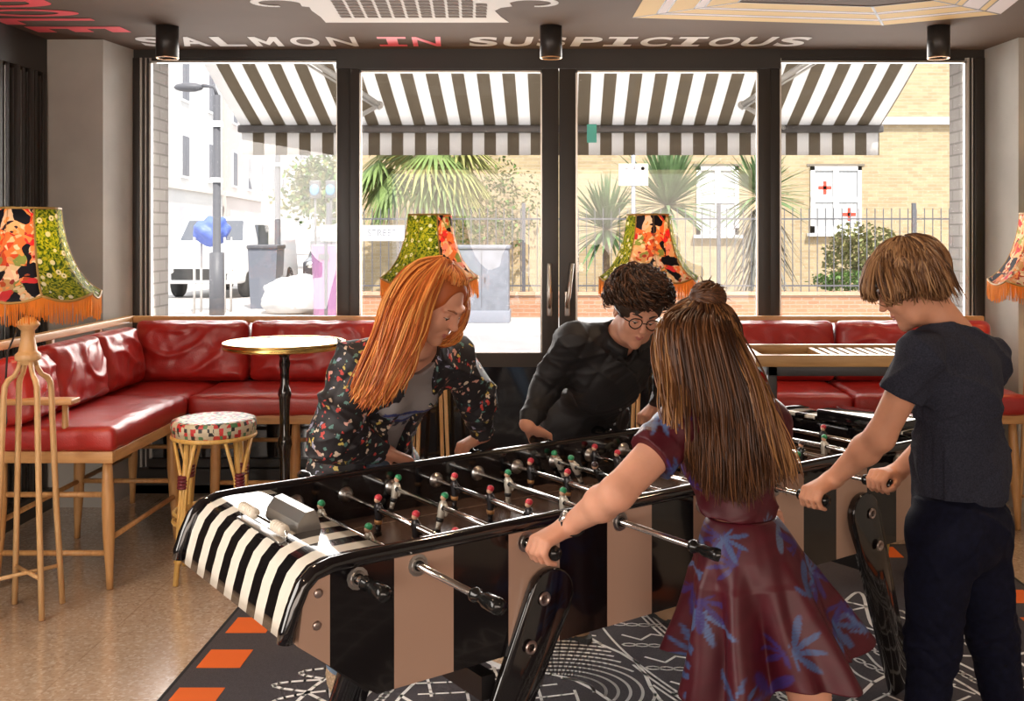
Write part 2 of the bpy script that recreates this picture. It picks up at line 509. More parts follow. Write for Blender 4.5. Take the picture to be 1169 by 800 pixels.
def door_leaf(name, x0, x1, gx0, gx1, hx, lean):
    zt = zw(79)-.003; zg1 = zw(82); zg0 = zw(402)
    f = MB().use(M_black_frame)
    y0, y1 = YW-.045, YW+.03
    f.box(x0, gx0, y0, y1, .06, zt, .004); f.box(gx1, x1, y0, y1, .06, zt, .004)
    f.box(gx0, gx1, y0, y1, zg0-.085, zg0); f.box(gx0, gx1, y0, y1, zg1, zt); f.box(gx0, gx1, y0, y1, .06, .16)
    o = struct(name, f)
    pane('pane', gx0, gx1, zg0, zg1, YW-.01).build('pane', None, o)
    MB().use(M_black_gloss).box(gx0, gx1, YW-.025, YW-.005, .16, zg0-.085).build('kick_panel', None, o)
    gk = MB().use(M_gasket)
    gk.box(gx0, gx0+.012, y0-.002, y0+.01, zg0, zg1); gk.box(gx1-.01, gx1, y0-.002, y0+.01, zg0, zg1); gk.box(gx0, gx1, y0-.002, y0+.01, zg1-.012, zg1)
    gk.box(gx0, gx1, y0-.002, y0+.01, zg0, zg0+.006)
    gk.build('gasket', None, o)
    h = MB().use(M_alu)
    zb, zt2 = zw(360), zw(300)
    h.box(hx-.016, hx+.016, y0-.015, y0, zb, zw(332), .006)
    h.tube([(hx, y0-.015, zw(350)), (hx, y0-.055, zw(345)), (hx+lean*.3, y0-.06, zw(338)), (hx+lean, y0-.06, zt2)], [.011, .012, .013, .012], 8)
    h.build('door_handle', None, o)
    return o
d1 = door_leaf('door_1', xw(400)+.002, xw(638)-.002, xw(412), xw(619), xw(627.5), .0)
d2 = door_leaf('door_2', xw(638)+.002, xw(878), xw(657), xw(864), xw(647.5), .03)
MB().use(mat('teal sticker', (.10, .55, .50), .5)).box(xw(670), xw(681), YW-.013, YW-.011, zw(163), zw(142)).build('sticker', None, d2)

# exterior piers of brick beside the opening, facade above
M_greybrick = m_brick('grey painted brick', (.40, .37, .34), (.34, .31, .29), (.24, .22, .20), 1, 'YZ')
b = MB().use(M_greybrick).box(-4.2, -2.575, YW+.13, 6.9, -.05, 3.6); struct('wall_pier_left', b)
b = MB().use(M_greybrick).box(2.56, 4.2, YW+.13, 6.92, -.05, 3.6); struct('wall_pier_outside', b)
b = MB().use(M_greybrick).box(-2.575, 2.56, YW+.13, 6.9, 2.78, 3.6); struct('wall_facade_head', b)

# ================================================================= writing and pictures painted on the ceiling
ZC = 2.7185
def text_mesh(body, size, align='CENTER', offset=0.0):
    cu = bpy.data.curves.new('t', 'FONT'); cu.body = body; cu.size = size; cu.align_x = align; cu.align_y = 'CENTER'; cu.offset = offset
    cu.extrude = 0.0; cu.fill_mode = 'FRONT' if False else cu.fill_mode
    o = bpy.data.objects.new('t', cu); COL.objects.link(o)
    dg = bpy.context.evaluated_depsgraph_get(); me = bpy.data.meshes.new_from_object(o.evaluated_get(dg))
    vs = [v.co.copy() for v in me.vertices]; fs = [tuple(p.vertices) for p in me.polygons]
    bpy.data.objects.remove(o); bpy.data.curves.remove(cu); bpy.data.meshes.remove(me)
    return vs, fs
def norm_glyph(ch, w, h):
    """glyph scaled to w x h centred on the origin, slab serifs added"""
    if ch == 'I':
        t = h*.17
        P = [(-w/2, -h/2), (w/2, -h/2), (w/2, -h/2+t), (w*.19, -h/2+t), (w*.19, h/2-t), (w/2, h/2-t), (w/2, h/2), (-w/2, h/2), (-w/2, h/2-t), (-w*.19, h/2-t), (-w*.19, -h/2+t), (-w/2, -h/2+t)]
        return [Vector((x, y, 0)) for x, y in P], [tuple(range(12))]
    if ch == 'M':
        s_ = w*.22; t = h*.13
        P = [(-w/2, -h/2), (-w/2+s_, -h/2), (-w/2+s_, h/2-h*.42), (0, -h/2+h*.12), (w/2-s_, h/2-h*.42), (w/2-s_, -h/2), (w/2, -h/2), (w/2, h/2), (w/2-s_*1.1, h/2), (0, -h/2+h*.50), (-w/2+s_*1.1, h/2), (-w/2, h/2)]
        return [Vector((x, y, 0)) for x, y in P], [(0, 1, 2, 10, 11), (2, 3, 9, 10), (3, 4, 8, 9), (4, 5, 6, 7, 8)]
    vs, fs = text_mesh(ch, 1.0, offset=.012 if ch in 'MN' else .03)
    xs = [v.x for v in vs]; ys_ = [v.y for v in vs]
    x0, x1, y0, y1 = min(xs), max(xs), min(ys_), max(ys_)
    return [Vector(((v.x-(x0+x1)/2)/(x1-x0)*w, (v.y-(y0+y1)/2)/(y1-y0)*h, 0)) for v in vs], fs
def ceiling_letters(chars, name, label, m, grp=None, along='x'):
    root = thing(name, label, 'lettering', (0, 0, ZC))
    for ch, cx, cy, w, h in chars:
        vs, fs = norm_glyph(ch, w, h)
        mb = MB().use(m)
        if along == 'x': q = [Vector((cx+v.x+v.y*.10, cy-v.y, 0)) for v in vs]
        else: q = [Vector((cx+v.y, cy+v.x, 0)) for v in vs]
        mb.add(q+[p+Vector((0, 0, -.0012)) for p in q], [tuple(f) for f in fs]+[tuple(i+len(q) for i in f)[::-1] for f in fs])
        mb.build('letter', None, root)
    return root
YC, HL = 6.17, .30
def lx(px): return (px-PX)/F*YC
ceiling_letters([(c, lx(p), YC, .165, HL) for c, p in zip('SALMON', (175, 219, 261, 304, 348, 391))], 'painted_word', 'white slab letters reading SALMON painted on the taupe ceiling', M_white_paint)
ceiling_letters([(c, lx(p), YC, .165, HL) for c, p in zip('IN', (448, 487))], 'painted_word', 'pink slab letters reading IN painted on the ceiling between two white words', M_pink_paint)
ceiling_letters([(c, lx(p), YC, .165, HL) for c, p in zip('SUSPICIOUS', (552, 591, 630, 670, 708, 748, 787, 827, 865, 905))], 'painted_word', 'white slab letters reading SUSPICIOUS painted on the ceiling above the doors', M_white_paint)
ceiling_letters([('O', -2.72, 5.36, .17, .52), ('L', -2.72, 5.58, .16, .52), ('E', -2.66, 5.80, .16, .52), ('D', -2.75, 5.14, .17, .52)][::1], 'painted_word', 'coral red letters ending in OLE painted sideways on the ceiling over the left wall', M_pink_paint, along='y')

_fz = [0]
def flat(mb, poly, z=ZC, m=None, t=.0012):
    if m: mb.use(m)
    _fz[0] += 1; z = z-.00012*(_fz[0] % 8)
    mb.prism(poly, 'z', z, z-t)
# scroll plaque with a grid
root = thing('ceiling_plaque', 'white scrolled plaque with a grid of taupe rectangles painted on the ceiling', 'ceiling painting', (0, 0, 0))
mb = MB()
def cpt(px, py, z=ZC):
    Y = (z-CAMH)*F/(PY-py); return ((px-PX)/F*Y, Y)
body = [cpt(372, 25.5), cpt(581, 25.5), cpt(572, 19), cpt(565, 12), cpt(575, 7), (-.28, 4.6), (-.35, 4.3), (-1.2, 4.3), (-1.25, 4.6), cpt(352, 6), cpt(356, 12), cpt(366, 19)]
flat(mb, body, m=M_white_paint)
for sx in (-1, 1):
    cx = -.76; pts = []
    for i in range(15):
        a = i/14*1.6*PI
        r = .16-.085*i/14
        pts.append((cx+sx*(.63+r*math.cos(a+PI*.9)), 5.14+r*.8*math.sin(a+PI*.9)))
    for i in range(14):
        p, q = Vector(pts[i]), Vector(pts[i+1]); d = (q-p).normalized(); n_ = Vector((-d.y, d.x))*.028*(1.1-i/20)
        poly = [tuple(p-n_), tuple(q-n_), tuple(q+n_), tuple(p+n_)]
        flat(mb, poly, m=M_white_paint)
    flat(mb, [(cx+sx*.42, 5.05), (cx+sx*.50, 5.02), (cx+sx*.52, 5.2), (cx+sx*.43, 5.25)], m=M_white_paint)
mb.build('plaque', None, root)
mb = MB().use(M_ceiling)
for i in range(11):
    for j in range(9):
        x0 = -1.14+i*.07; y0 = 5.47-j*.07+(i % 2)*.0
        x1 = x0+.055; sh = (j*.006)
        if x0+sh < -1.16 or x1+sh > -.36: continue
        mb.prism([(x0+sh, y0), (x1+sh, y0), (x1+sh, y0-.052), (x0+sh, y0-.052)], 'z', ZC-.0024, ZC-.0032)
mb.build('grid', None, root)
# nested cream frames
root = thing('ceiling_painting', 'cream and white nested polygon frame painted on the ceiling at the right', 'ceiling painting', (0, 0, 0))
outer = [cpt(722, 20), cpt(1008, 28.5), cpt(1142, 16), cpt(1175, -10), (2.15, 4.2), (1.4, 3.7), (.45, 4.0)]
cen = Vector((1.35, 4.75))
def shrink(k): return [tuple(cen+(Vector(p)-cen)*k) for p in outer]
mb = MB()
cols = [M_cream_paint, M_pale_paint, M_cream_paint, M_pale_paint, M_cream_paint]
ks = [1, .88, .83, .70, .65, .50]
for i in range(5):
    A, B = shrink(ks[i]), shrink(ks[i+1]-.0)
    for j in range(7):
        mb.use(cols[(i+(j in (2, 3))) % 5])
        a0, a1, b1, b0 = A[j], A[(j+1) % 7], B[(j+1) % 7], B[j]
        mb.prism([a0, a1, b1, b0], 'z', ZC, ZC-.0012)
mb.build('bands', None, root)
mb = MB().use(M_line_paint)
def cline(mb, p, q, w=.004, z=ZC-.0013):
    p, q = Vector(p), Vector(q); d = (q-p).normalized(); n_ = Vector((-d.y, d.x))*w
    mb.prism([tuple(p-n_), tuple(q-n_), tuple(q+n_), tuple(p+n_)], 'z', z, z-.0006)
for k in ks[1:]:
    A = shrink(k)
    for j in range(7): cline(mb, A[j], A[(j+1) % 7])
A, B = shrink(1), shrink(.5)
for j in range(7): cline(mb, A[j], B[j], .007)
mb.build('outline', None, root)

# ================================================================= ceiling downlights
M_can = mat('dark can metal', (.035, .03, .028), .4, .3)
M_lampglow = emis('warm lamp face', (1, .62, .30), 2.2)
def downlight(x, y, label):
    r = thing('ceiling_downlight', label, 'downlight', (x, y, 2.5495), group='can downlights on the ceiling')
    m = MB().use(M_can, True)
    m.lathe([(.052, .012), (.052, 0), (.06, 0), (.06, .17), (0, .1703)], seg=28)
    m.build('housing', None, r)
    m = MB().use(M_lampglow).lathe([(0, .014), (.051, .014)], seg=28); m.build('lamp_face', None, r)
    m = MB().use(mat('copper lip', (.7, .4, .2), .3, 1.0), True).tube([(.056*math.cos(a*PI/14), .056*math.sin(a*PI/14), -.001) for a in range(28)], .004, 6, closed=True); m.build('rim', None, r)
    L = bpy.data.lights.new('downlight', 'SPOT'); L.energy = 22; L.color = (1, .78, .55); L.spot_size = 1.6; L.spot_blend = .7; L.shadow_soft_size = .05
    o = bpy.data.objects.new('downlight_lamp', L); COL.objects.link(o); o.location = (x, y, 2.53)
for px, lb in ((191, 'dark cylindrical downlight over the word SALMON, nearest the left wall'), (629, 'dark cylindrical downlight over the two door handles'), (1071.5, 'dark cylindrical downlight beside the cream painted frame')):
    downlight((px-PX)/F*5.72, 5.72, lb)

# ================================================================= carpet with orange border blocks and line drawing
M_carpet = mat('charcoal carpet', (.085, .076, .084), .95, spec=.15, bump=.5, bscale=700, var=.25, vscale=300)
M_orange = mat('orange carpet inlay', (.86, .17, .035), .9, spec=.15, bump=.4, bscale=700)
M_cwhite = mat('off white carpet yarn', (.88, .86, .84), .9, spec=.15)
CX0, CX1, CY0, CY1 = -1.36, 2.085, -1.2, 5.35
cp = thing('patterned_carpet', 'large charcoal carpet with orange border blocks and white line drawing', 'carpet', (0, 0, 0))
MB().use(M_carpet).box(CX0, CX1, CY0, CY1, 0, .008).build('carpet_field', None, cp)
MB().use(mat('black carpet binding', (.01, .01, .012), .9)).box(CX0-.012, CX0, CY0, CY1+.012, 0, .009).box(CX1, CX1+.012, CY0, CY1+.012, 0, .009).box(CX0, CX1, CY1, CY1+.012, 0, .009).build('binding', None, cp)
mb = MB().use(M_orange); mb.box(0, .16, 0, .165, .0085, .0105)
blk = None
def oblock(x0, y0, x1, y1):
    MB().use(M_orange).box(x0, x1, y0, y1, .008, .0098).build('orange_block', None, cp)
k = 0
for i in range(-9, 4):
    y0 = 3.842+i*.335
    oblock(CX0+.028, y0, CX0+.188, y0+.165); oblock(CX1-.188, y0, CX1-.028, y0+.165)
for i in range(10):
    x0 = CX0+.30+i*.335-.14
    if x0+.2 < CX1-.1: oblock(x0, CY1-.205, x0+.2, CY1-.035)
# line drawing
PCX, PCY, RX, RY = .45, 3.30, 1.46, 1.60
rnd = random.Random(3)
mb = MB().use(M_cwhite)
def rib(pts, w=.0075, inside=None, z=.0092, closed=False):
    w = w*1.4
    pts = [Vector((p[0], p[1])) for p in pts]
    if closed: pts = pts+[pts[0]]
    for i in range(len(pts)-1):
        p, q = pts[i], pts[i+1]
        if inside is not None and not (inside(p) and inside(q)): continue
        d = q-p
        if d.length < 1e-6: continue
        d.normalize(); n_ = Vector((-d.y, d.x))*w*.5; e = d*w*.3
        mb.add([(*(p-n_-e), z), (*(q-n_+e), z), (*(q+n_+e), z), (*(p+n_-e), z)], [(0, 1, 2, 3)], False)
def pol(r, a): return Vector((PCX+RX*r*math.cos(a), PCY+RY*r*math.sin(a)))
def chain(pts, L=.055, wd=.024, inside=None):
    pts = [Vector(p) for p in pts]; seg = []; acc = 0
    for i in range(len(pts)-1):
        d = (pts[i+1]-pts[i]); n_ = max(1, round(d.length/(L*.80)))
        for k in range(n_):
            c = pts[i]+d*((k+.5)/n_)
            if inside is not None and not inside(c): continue
            t = d.normalized(); u = Vector((-t.y, t.x))
            rib([c+t*L*.5*math.cos(a*PI/4)+u*wd*.5*math.sin(a*PI/4) for a in range(8)], .0065, closed=True)
def norm_r(p):
    return math.hypot((p.x-PCX)/RX, (p.y-PCY)/RY)
def ang(p): return math.atan2((p.y-PCY)/RY, (p.x-PCX)/RX) % (2*PI)
# scalloped rim loops
NL = 84
for i in range(NL):
    a0 = 2*PI*i/NL; da = 2*PI/NL
    rr = 1+.03*math.sin(i*1.7)
    rib([pol(.93+(rr-.93)*math.sin(t*PI/8), a0+da*.92*t/8+.3*da*math.sin(t*PI/8)) for t in range(9)], .011)
rib([pol(.93+.006*math.sin(k*.8), 2*PI*k/120) for k in range(121)], .011)
for i in range(28):
    a0 = 2*PI*i/28
    rib([pol(.93-.13*math.sin(t*PI/10), a0+2*PI/28*t/10) for t in range(11)], .010)
    c = pol(.885, a0+PI/28)
    rib([(c.x+.022*math.cos(t), c.y+.03*math.sin(t*2)) for t in [k*.5 for k in range(9)]], .007)
rib([pol(.79, 2*PI*k/90) for k in range(91)], .010)
for i in range(60):
    a = 2*PI*i/60; chain([pol(.75, a), pol(.75, a+2*PI/60)], .05, .026)
rib([pol(.71, 2*PI*k/90) for k in range(91)], .009)
NS = 13
def sector(i):
    def f(p):
        r = norm_r(p); a = ang(p)
        return .06 < r < .705 and (a/(2*PI)*NS) % NS >= i+.04 and (a/(2*PI)*NS) % NS <= i+.96
    return f
for i in range(NS):
    a = 2*PI*i/NS; rib([pol(.06+.65*k/10, a+.06*math.sin(k)) for k in range(11)], .010)
def frange(a, b, n): return [a+(b-a)*k/n for k in range(n+1)]
for i in range(NS):
    S_ = sector(i); th = rnd.uniform(0, PI); kind = i % 5
    c, s_ = math.cos(th), math.sin(th)
    def rot(u, v): return Vector((PCX+c*u-s_*v, PCY+s_*u+c*v))
    if kind == 0:    # warped grid
        for v in frange(-1.6, 1.6, 36): rib([rot(u, v+.05*math.sin(3*u)) for u in frange(-1.6, 1.6, 60)], .0075, S_)
        for u in frange(-1.6, 1.6, 26): rib([rot(u+.05*math.sin(3*v), v) for v in frange(-1.6, 1.6, 60)], .0075, S_)
    elif kind == 1:  # wave lines
        for v in frange(-1.6, 1.6, 30):
            rib([rot(u, v+.09*math.sin(5*u+v*2)+.03*math.sin(13*u+4*v)) for u in frange(-1.6, 1.6, 130)], .008, S_)
            if int(v*50) % 3 == 0: chain([rot(u, v+.05+.09*math.sin(5*u+v*2)) for u in frange(-1.6, 1.6, 60)], .05, .026, S_)
    elif kind == 2:  # chains and bundles
        for v in frange(-1.6, 1.6, 24):
            chain([rot(u, v+.12*math.sin(2*u)) for u in frange(-1.6, 1.6, 20)], .06, .028, S_)
            rib([rot(u, v+.045+.12*math.sin(2*u)) for u in frange(-1.6, 1.6, 60)], .007, S_)
            rib([rot(u, v+.06+.12*math.sin(2*u)) for u in frange(-1.6, 1.6, 60)], .007, S_)
    elif kind == 3:  # dashes
        for v in frange(-1.6, 1.6, 13):
            for q in range(3): rib([rot(u, v+q*.022+.10*math.sin(2.2*u+v)) for u in frange(-1.6, 1.6, 70)], .007, S_)
            for u in frange(-1.6, 1.6, 14):
                chain([rot(u+.02*q, v+.10+.045*q) for q in range(6)], .05, .028, S_)
                rib([rot(u+.11, v+.12), rot(u+.16, v+.18), rot(u+.12, v+.24), rot(u+.19, v+.29)], .008, S_)
    else:            # concentric curves
        o = rot(.5, .3)
        for r in frange(.05, 2.0, 46): rib([o+Vector((r*math.cos(t), r*math.sin(t)*.8)) for t in frange(0, 2*PI, 90)], .008, S_)
# small patch to the near side of the table and forward of the medallion
for x in frange(-.9, 1.7, 20): rib([(x+.02*math.sin(5*y), y) for y in frange(.2, 1.6, 30)], .008)
for y in frange(.2, 1.6, 11): rib([(x, y+.03*math.sin(4*x)) for x in frange(-.9, 1.7, 50)], .008)
mb.build('line_drawing', None, cp)
# ================================================================= long table football table
TA = math.atan2(.602, .798)
N0, N1 = 2.163, 2.914; S0, S1 = .914, 3.53
SCN, NCN = (S0+S1)/2, (N0+N1)/2
def TW(s, n, z=0.0):
    return Vector((.798*s-.602*n, .602*s+.798*n, z))
HW = (N1-N0)/2; HL_ = (S1-S0)/2
def rod_s(k): return 1.0595+.1545*k
def m_panel():
    """cream and black vertical stripes under clear laminate"""
    m = bpy.data.materials.new('striped laminate'); n, l = nt(m); b = n['Principled BSDF']
    tc = n.new('ShaderNodeTexCoord'); sp = n.new('ShaderNodeSeparateXYZ'); l.new(tc.outputs['Object'], sp.inputs[0])
    a = n.new('ShaderNodeMath'); a.operation = 'SUBTRACT'; l.new(sp.outputs[0], a.inputs[0]); a.inputs[1].default_value = .9932-SCN-.1589*20
    d = n.new('ShaderNodeMath'); d.operation = 'DIVIDE'; l.new(a.outputs[0], d.inputs[0]); d.inputs[1].default_value = .1589*2
    f = n.new('ShaderNodeMath'); f.operation = 'FRACT'; l.new(d.outputs[0], f.inputs[0])
    g = n.new('ShaderNodeMath'); g.operation = 'GREATER_THAN'; l.new(f.outputs[0], g.inputs[0]); g.inputs[1].default_value = .5
    mx = n.new('ShaderNodeMix'); mx.data_type = 'RGBA'; l.new(g.outputs[0], mx.inputs[0])
    mx.inputs[6].default_value = (.006, .005, .006, 1); mx.inputs[7].default_value = (.47, .305, .225, 1)
    l.new(mx.outputs[2], b.inputs['Base Color']); b.inputs['Roughness'].default_value = .12
    b.inputs['Coat Weight'].default_value = .3; b.inputs['Coat Roughness'].default_value = .04
    return m
M_panel = m_panel()
M_tblack = mat('gloss black lacquer', (.006, .005, .006), .10, spec=.6, coat=.6)
M_tblack2 = mat('satin black', (.012, .011, .012), .35)
M_tcream = mat('cream lacquer', (.80, .76, .66), .14, coat=.4)
M_field = mat('dark brown playing field', (.095, .056, .040), .22, spec=.5, var=.2, vscale=4)
M_line = mat('faint field line', (.20, .15, .11), .35)
M_cast = mat('cast bright metal', (.50, .48, .46), .34, 1.0, bump=.15, bscale=25)
M_bead = mat('ivory bead', (.72, .66, .56), .35)
M_bolt = mat('bolt steel', (.55, .45, .42), .28, 1.0)
M_rubber = mat('black grip plastic', (.008, .008, .008), .16)

tb = thing('football_table', 'very long striped table football table with sixteen chrome rods', 'football table', TW(SCN, NCN, 0), TA)
# profile (u, z) of the side, u measured from the middle
prof_top = [(.935, .705), (.900, .705), (.896, .722), (.918, .80), (.938, .848), (.962, .868), (1.0, .878), (1.05, .880)]
def side_poly(inset):
    L = [(.9135+inset, .70), (.925+inset, .80-.2*inset), (.945+inset*.8, .848-inset*.6), (.975, .868-inset), (1.03, .878-inset)]
    l = [(u-SCN, z) for u, z in L]
    r = [(-(u), z) for u, z in l][::-1]
    bot = [((1.108-SCN), .549)]
    return [(-b_[0], b_[1]) for b_ in bot][::1]+bot+l+r
for sgn, nm in ((-1, 'near'), (1, 'far')):
    v0 = sgn*HW; v1 = sgn*(HW-.022)
    mb = MB().use(M_panel); mb.prism(side_poly(.006), 'y', v0, v1)
    mb.build('side_panel', None, tb)
    # black rim that runs along the top of the side and down both noses
    path = [(u-SCN, z) for u, z in [(.893, .712), (.896, .74), (.912, .795), (.932, .842), (.958, .866), (1.0, .877), (1.06, .880)]]
    path = path+[(-u, z) for u, z in path[::-1]]
    pts = [(u, sgn*(HW-.008), z-.0155*min(1, max(0, (z-.72)/.1))) for u, z in path]
    mb = MB().use(M_tblack, True); mb.tube(pts, [(.019, .013)]*len(pts) if False else .0185, 10)
    mb.build('rim', None, tb)
    mb = MB().use(M_tblack); mb.box(-HL_+.16, HL_-.16, sgn*(HW-.04), sgn*(HW-.022), .745, .872)
    mb.build('inner_wall', None, tb)
# bolts on the near and far panel noses
for sgn in (-1, 1):
    for uu, zz in ((.965, .808), (.962, .738)):
        for q in (-1, 1):
            u = q*(uu-SCN)
            m = MB().use(M_bolt, True); m.lathe([(.0, .0), (.0105, .0), (.0105, .003), (.006, .005), (0, .005)], (u, sgn*HW, zz), 14, Matrix.Rotation(sgn*-PI/2, 3, 'X'))
            m.build('bolt', None, tb)
mb = MB().use(M_tblack2); mb.box(-HL_+.19, HL_-.19, -HW+.02, HW-.02, .549, .56); mb.build('bottom_board', None, tb)
mb = MB().use(M_tblack2)
for q in (-1, 1):
    mb.prism([(q*(.925-SCN), .70), (q*(.91-SCN), .712), (q*(1.09-SCN), .552), (q*(1.108-SCN), .552)], 'y', -HW+.02, HW-.02)
mb.build('nose_board', None, tb)
# striped noses
def m_nose():
    m = bpy.data.materials.new('striped nose lacquer'); n, l = nt(m); b = n['Principled BSDF']
    tc = n.new('ShaderNodeTexCoord'); sp = n.new('ShaderNodeSeparateXYZ'); l.new(tc.outputs['Object'], sp.inputs[0])
    a = n.new('ShaderNodeMath'); a.operation = 'ADD'; l.new(sp.outputs[1], a.inputs[0]); a.inputs[1].default_value = 5*.101+.0745
    d = n.new('ShaderNodeMath'); d.operation = 'DIVIDE'; l.new(a.outputs[0], d.inputs[0]); d.inputs[1].default_value = .101
    f = n.new('ShaderNodeMath'); f.operation = 'FRACT'; l.new(d.outputs[0], f.inputs[0])
    g = n.new('ShaderNodeMath'); g.operation = 'GREATER_THAN'; l.new(f.outputs[0], g.inputs[0]); g.inputs[1].default_value = .5
    mx = n.new('ShaderNodeMix'); mx.data_type = 'RGBA'; l.new(g.outputs[0], mx.inputs[0])
    mx.inputs[6].default_value = (.006, .005, .006, 1); mx.inputs[7].default_value = (.78, .74, .65, 1)
    l.new(mx.outputs[2], b.inputs['Base Color']); b.inputs['Roughness'].default_value = .1
    b.inputs['Coat Weight'].default_value = .6; b.inputs['Coat Roughness'].default_value = .03
    return m
M_nose = m_nose()
for q in (-1, 1):
    P = [(.908, .706), (.914, .74), (.928, .79), (.944, .826), (.965, .848), (.995, .858), (1.04, .861), (1.10, .861), (1.135, .860)]
    rows = []
    for u, z in P:
        rows.append([((u-SCN)*-q*-1 if q == 1 else -(u-SCN), v, z) for v in [(-HW+.012)+(2*HW-.024)*k/24 for k in range(25)]])
    if q == -1: rows = rows[::-1]
    mb = MB().use(M_nose, True); mb.sheet(rows, .012)
    o = mb.build('striped_nose', None, tb)
    u0 = (1.135-SCN)*q; 
    mb = MB().use(M_tblack); mb.box(u0-q*.012, u0, -HW+.04, HW-.04, .745, .852); mb.build('end_wall', None, tb)
# field
mb = MB().use(M_field); mb.box(-HL_+.2, HL_-.2, -HW+.04, HW-.04, .735, .747); mb.build('playing_field', None, tb)
mb = MB().use(M_line)
zf = .7475
for y0 in (-HW+.14, HW-.14): mb.box(-HL_+.25, HL_-.25, y0-.002, y0+.002, .747, zf)
for u in (-HL_+.25, 0, HL_-.25): mb.box(u-.002, u+.002, -HW+.14, HW-.14, .747, zf)
mb.tube([(.1*math.cos(a*PI/16), .1*math.sin(a*PI/16), .7465) for a in range(32)], .0018, 4, closed=True)
mb.build('field_lines', None, tb)
# legs
def leg(q, sgn):
    """q = -1 left pair, 1 right pair; sgn = -1 near, 1 far"""
    ut = q*(SCN-1.585); ub = q*(SCN-1.31)
    zt, zb = .750, .0105
    d = Vector((ub-ut, zb-zt)); d.normalize(); w = .068
    nrm = Vector((-d.y, d.x))
    A = Vector((ut, zt-w)); Bt = Vector((ub, zb))
    pts = []
    for k in range(13):
        a = PI*k/12
        pts.append(A+nrm*w*math.cos(a)-d*w*math.sin(a)*1.0)
    wb = .05
    pts += [Bt-nrm*wb, Bt+nrm*wb]
    vt = sgn*(HW+.030); vb = sgn*(HW-.02)
    th = .028
    n = len(pts); vs = []
    for off in (0, -sgn*th):
        for p in pts:
            f = (zt-p.y)/(zt-zb)
            vs.append((p.x, vt+(vb-vt)*max(0, (f-.25)/.75)+off, max(p.y, .0105)))
    fs = [tuple(range(n)), tuple(range(n, 2*n))[::-1]]+[(i, n+i, n+(i+1) % n, (i+1) % n) for i in range(n)]
    bm = bmesh.new(); vv = [bm.verts.new(p) for p in vs]
    for f in fs: bm.faces.new([vv[i] for i in f])
    bmesh.ops.recalc_face_normals(bm, faces=bm.faces[:])
    bmesh.ops.bevel(bm, geom=[e for e in bm.edges if abs((e.verts[0].co-e.verts[1].co).y) < .02], offset=.005, segments=2, profile=.5, affect='EDGES')
    mb = MB().use(M_tblack); mb.bm(bm, None, True)
    o = mb.build('leg', None, tb)
    for t in (.075, .195):
        p = Vector((ut, zt))+d*t
        m = MB(); R = Matrix.Rotation(-sgn*PI/2, 3, 'X')
        m.use(M_bolt, True).lathe([(0, 0), (.0175, 0), (.0175, .003), (.012, .0055), (.0105, .003)], (p.x, vt, p.y), 18, R)
        m.use(M_rubber, True).lathe([(.0105, .003), (.004, .002), (0, .002)], (p.x, vt, p.y), 6, R)
        m.build('leg_bolt', None, o)
for q in (-1, 1):
    for sgn in (-1, 1): leg(q, sgn)
# under-frame crosspiece joining the leg pairs
for q in (-1, 1):
    u = q*(SCN-1.43); MB().use(M_tblack2).box(u-.02, u+.02, -HW+.03, HW-.03, .44, .50).build('cross_bar', None, tb)

# football figures
def figure_mesh(kind):
    head = {'green': (.03, .30, .13), 'red': (.62, .045, .07), 'white': (.62, .60, .52), 'dark': (.05, .03, .03)}[kind]
    shirt = {'green': (.62, .58, .50), 'red': (.035, .032, .035), 'white': (.60, .56, .48), 'dark': (.02, .02, .02)}[kind]
    mh = mat('figure cap '+kind, head, .3); ms = mat('figure shirt '+kind, shirt, .25, .3); mk = mat('figure trim '+kind, (.02, .02, .02) if kind != 'red' else (.50, .25, .09), .35)
    mskin = mat('figure face '+kind, (.70, .42, .28), .4)
    b = MB()
    # height: rod at z=0; head top +.043; feet -.072
    b.use(mh).sphere((0, 0, .0335), (.0105, .0115, .0100), 12, 7)
    b.use(mskin).sphere((-.003, 0, .0275), (.0092, .009, .0085), 10, 6)
    b.use(ms, True).lathe([(.004, .021), (.0085, .018), (.0125, .010), (.0125, -.008), (.0105, -.022), (.0115, -.034), (.0085, -.040)], (0, 0, 0), 14, sx=.85, sy=1.15)
    for s_ in (-1, 1):
        b.use(ms).tube([(0, s_*.011, .013), (.004, s_*.018, .002), (.007, s_*.0165, -.014), (.0085, s_*.012, -.020)], [.0052, .0050, .0042, .0035], 8)
        b.use(ms).tube([(0, s_*.0045, -.036), (0, s_*.0045, -.052)], [.0062, .0050], 8)
    b.use(mk, True).lathe([(.0118, -.028), (.0122, -.034), (.0100, -.040)], (0, 0, 0), 14, sx=.85, sy=1.15)
    b.use(ms, True).tube([(0, 0, -.048), (0, 0, -.062)], [.0078, .0070], 10)
    b.use(M_rubber if kind != 'green' else mk).box(-.011, .008, -.008, .008, -.073, -.060, .003)
    b.use(M_rubber).tube([(0, -.015, 0), (0, .015, 0)], .0088, 10)
    return b
FIG = {}
for kd in ('green', 'red', 'white', 'dark'):
    o = figure_mesh(kd).build('player_figure', None, None); FIG[kd] = o.data; bpy.data.objects.remove(o)
ZR = .822
def n_at(px, s):
    r = (px-PX)/F; return s*(.798-.602*r)/(.602+.798*r)
